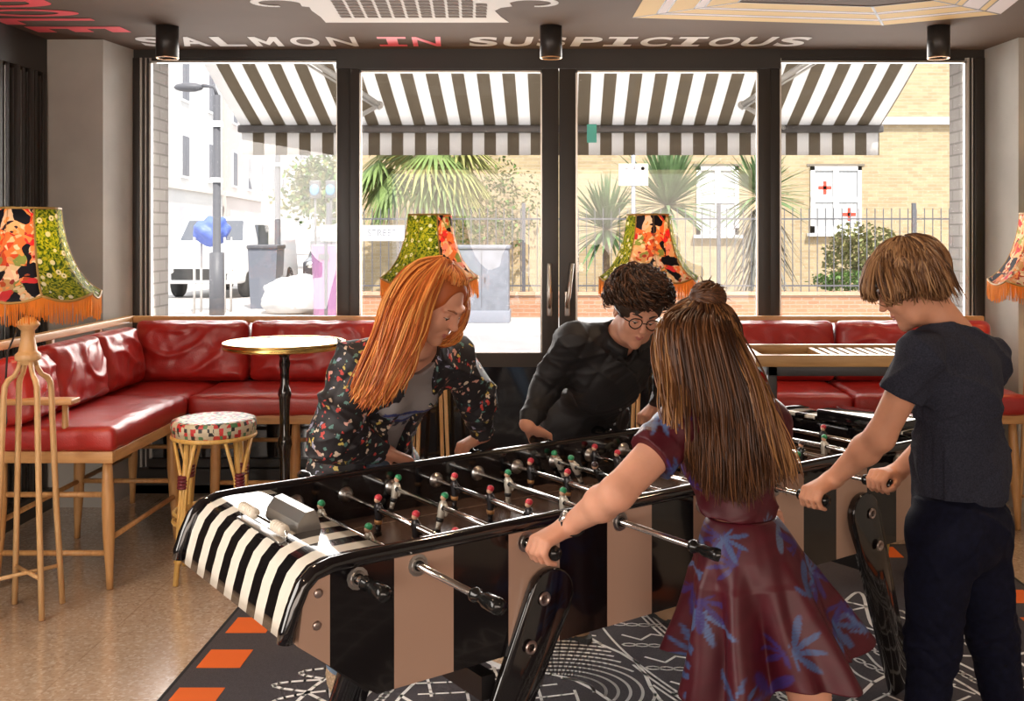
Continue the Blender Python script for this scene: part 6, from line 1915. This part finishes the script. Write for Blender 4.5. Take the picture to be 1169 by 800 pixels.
    def wr_(d, X, Y, Z):
        w = np.clip(1-np.abs(Z-.42)/.22, 0, 1)+np.clip(1-np.abs(Z-.14)/.14, 0, 1)
        return (d+.006*w*(1-np.abs(np.sin(Z*62+3*np.sin(X*24)+3*np.sin(Y*19))))**2).astype(np.float32)
    j.mod(wr_)
    j.mod(lambda d, X, Y, Z: np.maximum(d, np.maximum(Z-(P['pel'].z+.075), .045-Z)).astype(np.float32))
    jo = j.build('jeans', M_jean, t)
    # hair
    hc = p(0, -.018, .035)
    def hull(f):
        f.ell(hc+hU*.004, (.086, .103, .090), (tuple(hR), tuple(hF), tuple(hU)), .01)
        f.ell(hc-hF*.035-hU*.055, (.078, .066, .060), (tuple(hR), tuple(hF), tuple(hU)), .02)
        f.cap(p(-.06, .11, -.05), p(.06, .11, -.05), .060, .060, .015, 'sub'); f.ell(p(0, .118, .0), (.055, .045, .045), (tuple(hR), tuple(hF), tuple(hU)), .01, 'sub')
    hair_hull(t, 'sandy hair', (.13, .055, .022), hull, *[tuple(q) for q in bounds([C], .19)])
    H = Hair([(.10, .04, .015), (.20, .09, .035), (.36, .18, .075), (.50, .28, .13)], 8)
    def ends(ph):
        c = math.cos(ph)
        return 1.12 if c > .6 else (1.40 if c > .1 else 1.65+.40*min(1, .1-c))
    H.cap(hc+hU*.004, (hR, hF, hU), (.090, .108, .096), 1500, L, ends, crown=(0, -.35, 1), fl=.008, r=.0021, seg=10)
    # heavy side locks that sweep over the ear and forehead
    Gs = []
    for sx in (-1, 1):
        for (y0, y1, z1) in ((.085, .100, .020), (.065, .082, .012), (.045, .062, .002), (.022, .036, -.010), (0, .010, -.024), (-.03, -.02, -.048), (-.06, -.055, -.070), (-.085, -.092, -.085)):
            Gs.append([p(sx*.01, y0*.4-.03, .128), p(sx*.055, y0*.8-.01, .105), p(sx*.090, y0, .050), p(sx*.094, (y0+y1)/2, .0), p(sx*.082, y1, z1)])
        if sx < 0: G1 = Gs; Gs = []
    H.guides(G1, 460, L, .0021, .009, 10, .008); H.guides(Gs, 260, L, .0021, .009, 10, .008)
    # fringe falling forward
    G3 = [[p(x*.3, -.02, .132), p(x*.7, .05, .122), p(x, .100, .078), p(x*1.02, .118, .045), p(x*.9, .122, .018)] for x in (-.062, -.035, -.01, .02, .05)]
    H.guides(G3, 260, L, .0021, .006, 10, .004)
    H.strand([p(-.01, -.02, .13), p(-.01, -.005, .150), p(-.01, .012, .152)], .003, L, .2)
    H.build(t)
    for an, dx in ((anL, -.10), (anR, -.12)):
        shoe(t, 'shoe', (an.x+dx, an.y+.15, .0105), (an.x+.02, an.y-.03, .0105), mat('navy canvas shoe', (.03, .03, .05), .7), M_white)
build_boy()

# ================================================================= woman with long red hair (far side)
def build_red():
    hd = mk_axes((.70, -.42, -.55), (.25, -.1, 1))
    C = W(497, 346, 3.24)
    P = dict(pel=W(412, 545, 3.62), waist=W(424, 500, 3.58), chest=W(450, 440, 3.46), neck=W(478, 388, 3.36), shL=W(516, 408, 3.52), shR=W(408, 418, 3.34))
    P['ax'] = mk_axes((.62, -.60, -.5), (.3, -.3, 1)); R, Fw, Up = P['ax']
    P['hipL'] = P['pel']-R*.08; P['hipR'] = P['pel']+R*.08
    t = thing('person', 'woman with long red hair in dark floral jacket bending over the football table', 'person', (P['pel'].x, P['pel'].y, 0)); L = Vector(t.location)
    hRr, hL = hand_pt[4], hand_pt[6]
    knL, knR = V3(-.42, 3.66, .47), V3(-.70, 3.56, .47); anL, anR = V3(-.24, 3.88, .09), V3(-.76, 3.64, .09)
    f = Field(*bounds([v for k, v in P.items() if k != 'ax']+[C, hL, hRr, anL, anR, V3(-.5, 3.6, 0)], .16), .0045)
    p, hR, hF, hU = head_prims(f, C, hd[1], hd[2], 1.0)
    f.cap(C-hU*.06-hF*.025, P['neck'], .048, .052, .03)
    torso(f, P, .86)
    wr = grip(f, hRr, AX_N, (.70, .52, -.38), -1, .95, (.3, -.6, .8)); elR = W(383, 498, 3.30); arm(f, P['shR'], elR, wr, (.045, .038, .036, .024))
    wl = grip(f, hL, AX_N, (-.72, -.54, -.35), 1, .95); elL = W(545, 458, 3.66); arm(f, P['shL'], elL, wl, (.045, .038, .036, .024))
    leg_(f, P['hipL'], knL, anL, (.075, .05, .05, .034)); leg_(f, P['hipR'], knR, anR, (.075, .05, .05, .034))
    f.build('body', M_skinA, t)
    face_parts(t, p, hR, hF, hU, 1.0, mat('auburn brow', (.30, .10, .04), .6))
    ax = (tuple(R), tuple(Fw), tuple(Up))
    # grey T-shirt with blue zigzag print
    g = Field(*bounds([P['pel'], P['shL'], P['shR'], P['neck']], .16), .005)
    torso(g, P, .90, .012, .04, .05)
    g.mod(folds(.003, .7, .5))
    nk = P['neck']
    g.mod(lambda d, X, Y, Z: np.maximum(d, (P['pel'].z-.02)-Z).astype(np.float32)); g.cap(nk-Up*.04, C, .075, .06, .006, 'sub')
    ch = P['chest']
    def tee(V):
        o = np.tile(np.array([.24, .22, .22]), (len(V), 1))
        u = (V-np.array(tuple(ch)))@np.array(tuple(R)); v = (V-np.array(tuple(ch)))@np.array(tuple(Up))
        z = v+.022*np.abs(((u*14) % 2)-1)
        fr = (V-np.array(tuple(ch)))@np.array(tuple(Fw)) > 0
        for k, c in ((0, (.03, .04, .16)), (1, (.20, .26, .45)), (2, (.03, .04, .16))):
            m = fr & (np.abs(z-(-.02-.020*k)) < .008) & (np.abs(u) < .10); o[m] = c
        m = fr & (np.abs(v+.095) < .012) & (np.abs(u) < .085) & (np.sin(u*190)+.5*np.sin(u*320+v*200) > .1); o[m] = (.03, .03, .05)
        return o
    M_tee = bpy.data.materials.new('grey printed jersey'); n, l = nt(M_tee); b = n['Principled BSDF']; at = n.new('ShaderNodeAttribute'); at.attribute_name = 'Col'; l.new(at.outputs['Color'], b.inputs['Base Color']); b.inputs['Roughness'].default_value = .85
    g.build('t_shirt', M_tee, t, colfn=tee)
    # jacket: open at the front
    M_jk = bpy.data.materials.new('dark floral jacket cloth'); n, l = nt(M_jk); b = n['Principled BSDF']
    tc = n.new('ShaderNodeTexCoord'); v = n.new('ShaderNodeTexVoronoi'); v.inputs['Scale'].default_value = 46; v.inputs['Randomness'].default_value = 1
    wn = n.new('ShaderNodeTexNoise'); wn.inputs['Scale'].default_value = 55; l.new(tc.outputs['Object'], wn.inputs['Vector'])
    mv = n.new('ShaderNodeMix'); mv.data_type = 'RGBA'; mv.blend_type = 'LINEAR_LIGHT'; mv.inputs[0].default_value = .018; l.new(tc.outputs['Object'], mv.inputs[6]); l.new(wn.outputs['Color'], mv.inputs[7])
    l.new(mv.outputs[2], v.inputs['Vector'])
    sp = n.new('ShaderNodeSeparateColor'); l.new(v.outputs['Color'], sp.inputs[0])
    r = ramp(n, [(0, (.62, .50, .38)), (.16, (.50, .05, .04)), (.30, (.10, .22, .20)), (.40, (.55, .28, .22)), (.5, (.012, .010, .012)), (.72, (.30, .30, .42)), (.80, (.55, .42, .10)), (.88, (.012, .01, .012))], 'CONSTANT'); l.new(sp.outputs[0], r.inputs[0])
    lt = n.new('ShaderNodeMath'); lt.operation = 'LESS_THAN'; lt.inputs[1].default_value = .38; l.new(v.outputs['Distance'], lt.inputs[0])
    mx = n.new('ShaderNodeMix'); mx.data_type = 'RGBA'; l.new(lt.outputs[0], mx.inputs[0]); mx.inputs[6].default_value = (.012, .010, .013, 1); l.new(r.outputs[0], mx.inputs[7]); l.new(mx.outputs[2], b.inputs['Base Color']); b.inputs['Roughness'].default_value = .6
    j = Field(*bounds([P['pel'], P['shL'], P['shR'], P['neck'], elL, elR, wl, wr], .16), .0055)
    j.cap(P['hipL']+Up*.02, P['hipR']+Up*.02, .135, None, .05); j.cap(P['pel'], P['waist'], .150, .140, .05, flat=(tuple(Fw), .84)); j.cap(P['waist'], P['chest'], .140, .145, .05, flat=(tuple(Fw), .82))
    j.ell(P['chest']+Up*.04, (.180, .125, .150), ax, .05); j.cap(P['shL'], P['shR'], .070, None, .04)
    for s in ('shL', 'shR'): j.cap(P['neck']-Up*.02, P[s], .062, .068, .04)
    j.cap(P['shR'], elR, .080, .088, .03); j.cap(elR, wr.lerp(elR, .22), .084, .052, .03); j.cap(P['shL'], elL, .074, .066, .03); j.cap(elL, wl.lerp(elL, .20), .064, .046, .03)
    j.mod(folds(.012, .6, .9)); j.mod(folds(.004, 1.3, 2.2))
    def op(d, X, Y, Z):
        a = (X-ch.x)*R.x+(Y-ch.y)*R.y+(Z-ch.z)*R.z; b_ = (X-ch.x)*Fw.x+(Y-ch.y)*Fw.y+(Z-ch.z)*Fw.z; c_ = (X-ch.x)*Up.x+(Y-ch.y)*Up.y+(Z-ch.z)*Up.z
        w = .055+.012*np.sin(c_*20)-.05*np.clip(c_-.02, 0, .1)
        slab = np.maximum(np.abs(a-.0)-w, -(b_-.03))
        nkc = d*0-1
        return np.maximum(np.maximum(d, -slab), np.maximum(nkc, (P['pel'].z-.06)-Z)).astype(np.float32)
    j.mod(op); j.cap(nk-Up*.03, C, .070, .062, .006, 'sub')
    j.build('floral_jacket', M_jk, t)
    M_lj = mat('light blue denim', (.22, .32, .46), .8, var=.15, vscale=40)
    q = Field(*bounds([P['pel']+V3(0, 0, .05), anL, anR, V3(-.5, 3.6, .1)], .14), .006)
    q.cap(P['hipL'], P['hipR'], .108, None, .03); q.cap(P['pel'], P['waist'], .12, .10, .03, flat=(tuple(Fw), .84))
    for hp, kn, an in (('hipL', knL, anL), ('hipR', knR, anR)): q.cap(P[hp], kn, .090, .066, .03); q.cap(kn, an+V3(0, 0, .03), .064, .050, .03)
    q.mod(folds(.004, .8, .2)); q.mod(lambda d, X, Y, Z: np.maximum(d, np.maximum(Z-P['waist'].z, .07-Z)).astype(np.float32))
    q.build('jeans', M_lj, t)
    # hair
    hc = p(0, -.018, .035)
    def hull(f):
        f.ell(hc, (.082, .100, .091), (tuple(hR), tuple(hF), tuple(hU)), .01)
        f.cap(p(-.05, .108, -.01), p(.05, .108, -.01), .064, .064, .01, 'sub'); f.ell(p(.0, .098, .040), (.060, .055, .062), (tuple(hR), tuple(hF), tuple(hU)), .01, 'sub')
        for a, b_, c_, r0 in (((476, 325, 3.20), (458, 370, 3.12), (436, 425, 3.10), .042), ((466, 320, 3.24), (448, 365, 3.16), (428, 420, 3.14), .036), ((486, 340, 3.17), (468, 390, 3.10), (448, 430, 3.09), .028)):
            f.cap(W(*a), W(*b_), r0, r0*.85, .015); f.cap(W(*b_), W(*c_), r0*.85, r0*.4, .015)
    hair_hull(t, 'copper hair', (.42, .10, .02), hull, *[tuple(q) for q in bounds([C, W(420, 450, 3.1), W(440, 420, 3.0)], .15)])
    H = Hair([(.36, .075, .012), (.60, .15, .028), (.75, .26, .055), (.85, .42, .12)], 12)
    cr = W(503, 297, 3.22)
    raw = [[(503, 296), (470, 303), (444, 335), (428, 385), (414, 425), (404, 448)], [(504, 296), (472, 308), (450, 345), (433, 400), (420, 440), (413, 458)], [(505, 297), (478, 315), (458, 350), (444, 400), (432, 440), (424, 462)], [(506, 297), (486, 320), (470, 355), (456, 400), (444, 435), (436, 458)], [(507, 298), (495, 318), (482, 350), (470, 395), (458, 425), (450, 446)], [(508, 298), (502, 318), (490, 345), (480, 380), (470, 405), (462, 425)]]
    yy = [[3.22, 3.19, 3.16, 3.11, 3.09, 3.08], [3.21, 3.17, 3.12, 3.08, 3.06, 3.06], [3.20, 3.14, 3.09, 3.06, 3.05, 3.05], [3.19, 3.13, 3.08, 3.06, 3.05, 3.05], [3.18, 3.13, 3.10, 3.07, 3.06, 3.06], [3.18, 3.14, 3.12, 3.09, 3.08, 3.08]]
    Gs = [[W(a, b_, y) for (a, b_), y in zip(r_, y_)] for r_, y_ in zip(raw, yy)]
    H.guides(Gs, 1900, L, .0021, .010, 16, .011)
    Gf = [[W(a, b_, y) for a, b_, y in r_] for r_ in ([(502, 297, 3.24), (520, 302, 3.27), (530, 322, 3.30), (529, 345, 3.33)], [(502, 297, 3.26), (522, 306, 3.28), (532, 330, 3.30), (530, 350, 3.32)], [(502, 297, 3.30), (522, 310, 3.34), (534, 345, 3.36), (528, 375, 3.34), (510, 392, 3.33)])]
    H.guides(Gf, 420, L, .0021, .005, 12, .003)
    H.cap(hc, (hR, hF, hU), (.086, .104, .096), 600, L, lambda ph: .80 if math.cos(ph) > .3 else 1.9, crown=(0, .0, 1), fl=.004)
    G4 = [[W(a, b_, y) for a, b_, y in r_] for r_ in ([(515, 372, 3.40), (524, 378, 3.38), (520, 390, 3.36), (506, 394, 3.34)], [(510, 368, 3.42), (520, 372, 3.38), (516, 386, 3.36), (500, 390, 3.34)])]
    H.guides(G4, 120, L, .0021, .006, 8, .003)
    H.build(t)
    for an, to in ((anL, (.14, -.10)), (anR, (.06, -.15))):
        shoe(t, 'sneaker', (an.x+to[0], an.y+to[1], .0105), (an.x-.02, an.y+.03, .0105), mat('woven beige sneaker', (.48, .34, .22), .7, var=.5, vscale=150), M_white)
build_red()

# ================================================================= curly haired man in black shirt (far side)
def build_man():
    hd = mk_axes((.20, -.86, -.42), (.16, -.1, 1))
    C = W(727, 356, 3.84)
    P = dict(pel=W(668, 478, 4.28), waist=W(676, 455, 4.22), chest=W(692, 432, 4.06), neck=W(708, 385, 3.95), shL=W(760, 396, 4.10), shR=W(655, 390, 3.92))
    P['ax'] = mk_axes((.55, -.62, -.55), (.3, -.4, 1)); R, Fw, Up = P['ax']
    P['hipL'] = P['pel']-R*.085; P['hipR'] = P['pel']+R*.085
    t = thing('person', 'curly dark-haired man in glasses and black shirt bending over the far side of the table', 'person', (P['pel'].x, P['pel'].y, 0)); L = Vector(t.location)
    hRr, hL = hand_pt[8], hand_pt[12]
    knL, knR = V3(.30, 4.30, .48), V3(.02, 4.18, .48); anL, anR = V3(.38, 4.42, .09), V3(.0, 4.24, .09)
    f = Field(*bounds([v for k, v in P.items() if k != 'ax']+[C, hL, hRr, anL, anR, V3(.2, 4.3, 0)], .17), .0045)
    p, hR, hF, hU = head_prims(f, C, hd[1], hd[2], 1.02)
    f.cap(C-hU*.06-hF*.03, P['neck'], .056, .060, .03)
    torso(f, P, .95)
    wr = grip(f, hRr, AX_N, (.66, .50, -.50), -1, 1.03, (.3, -.4, .8)); elR = W(621, 446, 3.98); arm(f, P['shR'], elR, wr, (.042, .034, .032, .027))
    wl = grip(f, hL, AX_N, (-.62, -.47, -.55), 1, 1.03, (-.3, -.4, .8)); elL = W(762, 440, 4.26); arm(f, P['shL'], elL, wl, (.05, .042, .04, .027))
    leg_(f, P['hipL'], knL, anL, (.08, .052, .052, .036)); leg_(f, P['hipR'], knR, anR, (.08, .052, .052, .036))
    f.build('body', M_skinA, t)
    face_parts(t, p, hR, hF, hU, 1.02, mat('dark brow', (.035, .02, .015), .6))
    ax = (tuple(R), tuple(Fw), tuple(Up))
    M_sh = mat('black cotton shirt', (.009, .008, .009), .62, bump=.1, bscale=300)
    j = Field(*bounds([P['pel'], P['shL'], P['shR'], P['neck'], elL, elR, wl, wr], .17), .005)
    j.cap(P['hipL'], P['hipR'], .120, None, .05); j.cap(P['pel'], P['waist'], .135, .130, .05, flat=(tuple(Fw), .84)); j.cap(P['waist'], P['chest'], .130, .145, .05, flat=(tuple(Fw), .84))
    j.ell(P['chest']+Up*.05, (.180, .125, .150), ax, .05); j.cap(P['shL'], P['shR'], .066, None, .04)
    for s in ('shL', 'shR'): j.cap(P['neck']-Up*.015, P[s], .062, .064, .04)
    j.cap(P['shR'], elR, .070, .058, .03); j.cap(elR, wr.lerp(elR, .14), .056, .042, .03); j.cap(P['shL'], elL, .068, .056, .03); j.cap(elL, wl.lerp(elL, .14), .055, .042, .03)
    j.mod(folds(.008, .6, 1.9)); j.mod(folds(.0035, 1.4, .2))
    nk = P['neck']
    def cut(d, X, Y, Z):
        return np.maximum(d, (P['pel'].z-.08)-Z).astype(np.float32)
    j.mod(cut); j.cap(nk-Up*.02, C, .064, .062, .006, 'sub'); j.cap(nk+Fw*.07-Up*.03, C+Fw*.06, .022, .06, .006, 'sub')
    for q, dl in ((wr, elR), (wl, elL)): pass
    sh = j.build('shirt', M_sh, t)
    # collar, placket buttons
    m = MB().use(M_sh, True); nc = nk+Fw*.01; ring = []
    rows = [[], [], []]
    for k in range(21):
        a = -PI*.88+2*PI*.88*k/20
        d = (-Fw*math.cos(a)+R*math.sin(a)); 
        for i_, (rr, zz) in enumerate(((.064, .028), (.072, .036), (.088, .004))):
            rows[i_].append(nc+d*rr+Up*(zz-.026*(1-math.cos(a))*.5)-L)
    m.sheet(rows, .003); m.build('collar', None, sh)
    for k in range(4):
        c = P['chest']+Fw*(.118+.004*k)+Up*(.09-.07*k)
        MB().use(mat('grey button', (.10, .10, .10), .3), True).sphere(c-L, .0055, 10, 6).build('button', None, sh)
    # cuffs
    for w_, e_ in ((wr, elR), (wl, elL)):
        dd = (e_-w_).normalized(); a0 = w_+dd*.030; e1 = dd.cross(V3(0, 1, .2)).normalized(); e2 = dd.cross(e1)
        rows = [[a0+dd*h_+(e1*math.cos(a*PI/10)+e2*math.sin(a*PI/10))*rr-L for a in range(21)] for h_, rr in ((0, .040), (.03, .043), (.06, .046))]
        MB().use(M_sh, True).sheet(rows, .003).build('cuff', None, sh)
    M_tr = mat('black trousers', (.012, .012, .014), .8)
    q = Field(*bounds([P['pel'], anL, anR, V3(.2, 4.3, .1)], .15), .006)
    q.cap(P['hipL'], P['hipR'], .106, None, .03)
    for hp, kn, an in (('hipL', knL, anL), ('hipR', knR, anR)): q.cap(P[hp], kn, .092, .070, .03); q.cap(kn, an+V3(0, 0, .02), .068, .054, .03)
    q.mod(folds(.004, .8, 1.2)); q.mod(lambda d, X, Y, Z: np.maximum(d, .05-Z).astype(np.float32)); q.build('trousers', M_tr, t)
    # glasses
    m = MB().use(mat('black spectacle frame', (.01, .01, .01), .25), True)
    for s in (-1, 1):
        m.tube([p(s*.032+.024*math.cos(a*PI/12), .098-.006*abs(math.cos(a*PI/12)), .004+.020*math.sin(a*PI/12))-L for a in range(24)], .0021, 6, closed=True)
        m.tube([p(s*.056, .094, .008)-L, p(s*.074, .07, .008)-L, p(s*.082, -.01, .004)-L], .0018, 6)
    m.tube([p(-.009, .100, .008)-L, p(0, .104, .011)-L, p(.009, .100, .008)-L], .0019, 6)
    m.build('glasses', None, t)
    # curly hair
    hc = p(0, -.018, .035)
    def hull(f):
        f.ell(hc+hU*.010, (.094, .108, .094), (tuple(hR), tuple(hF), tuple(hU)), .01)
        f.cap(p(-.05, .115, -.025), p(.05, .115, -.025), .060, .060, .01, 'sub'); f.ell(p(-.02, .108, .030), (.052, .05, .045), (tuple(hR), tuple(hF), tuple(hU)), .01, 'sub')
        f.mod(lambda d, X, Y, Z: (d+.006*np.sin(X*110)*np.sin(Y*120+1)*np.sin(Z*115)).astype(np.float32))
    hair_hull(t, 'dark curls', (.035, .018, .010), hull, *[tuple(q) for q in bounds([C], .19)])
    H = Hair([(.015, .008, .006), (.035, .016, .009), (.07, .03, .014), (.15, .065, .03)], 15)
    def ends(ph): return .98 if math.cos(ph) > .45 else (1.6 if math.cos(ph) > -.2 else 2.0)
    H.cap(hc+hU*.010, (hR, hF, hU), (.096, .110, .098), 1500, L, ends, crown=(0, -.1, 1), fl=.018, r=.0022, seg=13, curl=11, curlr=.011)
    H.cap(hc+hU*.004+hF*.012, (hR, hF, hU), (.094, .112, .094), 420, L, lambda ph: 1.02, crown=(.30, .30, 1), fl=.018, r=.0022, seg=13, curl=11, curlr=.011)
    H.build(t)
    for an in (anL, anR): shoe(t, 'shoe', (an.x+.09, an.y-.14, .0105), (an.x-.02, an.y+.03, .0105), mat('tan suede shoe', (.30, .18, .10), .8), M_tyre)
build_man()
# ================================================================= light, camera, view
wd = bpy.data.worlds.new('sky'); SC.world = wd; wd.use_nodes = True
bg = wd.node_tree.nodes['Background']; bg.inputs[0].default_value = (.92, .95, 1, 1); bg.inputs[1].default_value = 2.3
sun = bpy.data.lights.new('sun', 'SUN'); sun.energy = 6.5; sun.angle = .01; sun.color = (1, .94, .86)
so = bpy.data.objects.new('sun', sun); COL.objects.link(so)
so.rotation_euler = Vector((-.25, .62, -.85)).to_track_quat('-Z', 'Y').to_euler()
def area(name, loc, to, sx, sy, e, col, spread=PI):
    L = bpy.data.lights.new(name, 'AREA'); L.shape = 'RECTANGLE'; L.size = sx; L.size_y = sy; L.energy = e; L.color = col; L.spread = spread
    o = bpy.data.objects.new(name, L); COL.objects.link(o); o.location = loc
    o.rotation_euler = (Vector(to)-Vector(loc)).to_track_quat('-Z', 'Y').to_euler(); return o
# daylight through the front opening (windows in view), plus a warm fill lamp added behind the camera
area('front_daylight', (0, 6.62, 1.7), (0, 0, .9), 5.0, 1.9, 290, (1, .95, .90))
area('rear_fill', (.2, -3.1, 1.6), (.2, 3, 1.0), 5.4, 1.9, 120, (1, .72, .50))
area('side_fill', (-2.92, 1.7, 1.55), (1.0, 2.6, .5), 2.8, 1.9, 150, (1, .92, .84))  # added fill from the left; the wall behind it is solid, without an opening
for x, y in ((-1.6, 3.2), (.2, 3.4), (1.9, 3.3), (-1.4, .8), (1.2, .8)):  # extra spots added out of view to brighten the room, no housings
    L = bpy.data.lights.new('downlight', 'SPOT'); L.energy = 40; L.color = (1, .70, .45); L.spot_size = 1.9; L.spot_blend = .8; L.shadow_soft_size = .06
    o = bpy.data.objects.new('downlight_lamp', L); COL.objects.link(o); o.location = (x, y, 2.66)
cam = bpy.data.cameras.new('camera'); cam.sensor_width = 36; cam.sensor_fit = 'HORIZONTAL'; cam.lens = F/1169*36
cam.shift_x = -(PX-584.5)/1169; cam.shift_y = -(400-PY)/1169; cam.clip_start = .05; cam.clip_end = 300
co = bpy.data.objects.new('camera', cam); COL.objects.link(co); co.location = (0, 0, CAMH); co.rotation_euler = (PI/2, 0, 0)
SC.camera = co
SC.view_settings.view_transform = 'Standard'; SC.view_settings.look = 'None'; SC.view_settings.exposure = 0.0; SC.view_settings.gamma = 1.0; SC.view_settings.use_curve_mapping = False
SC.cycles.use_denoising = True; SC.cycles.max_bounces = 8; SC.cycles.transparent_max_bounces = 12; SC.cycles.sample_clamp_indirect = 6
# all copied bars of the railings hang on their thing
for o in SC.objects:
    if o.name.startswith('bar.') and o.parent is None: o.parent = ir
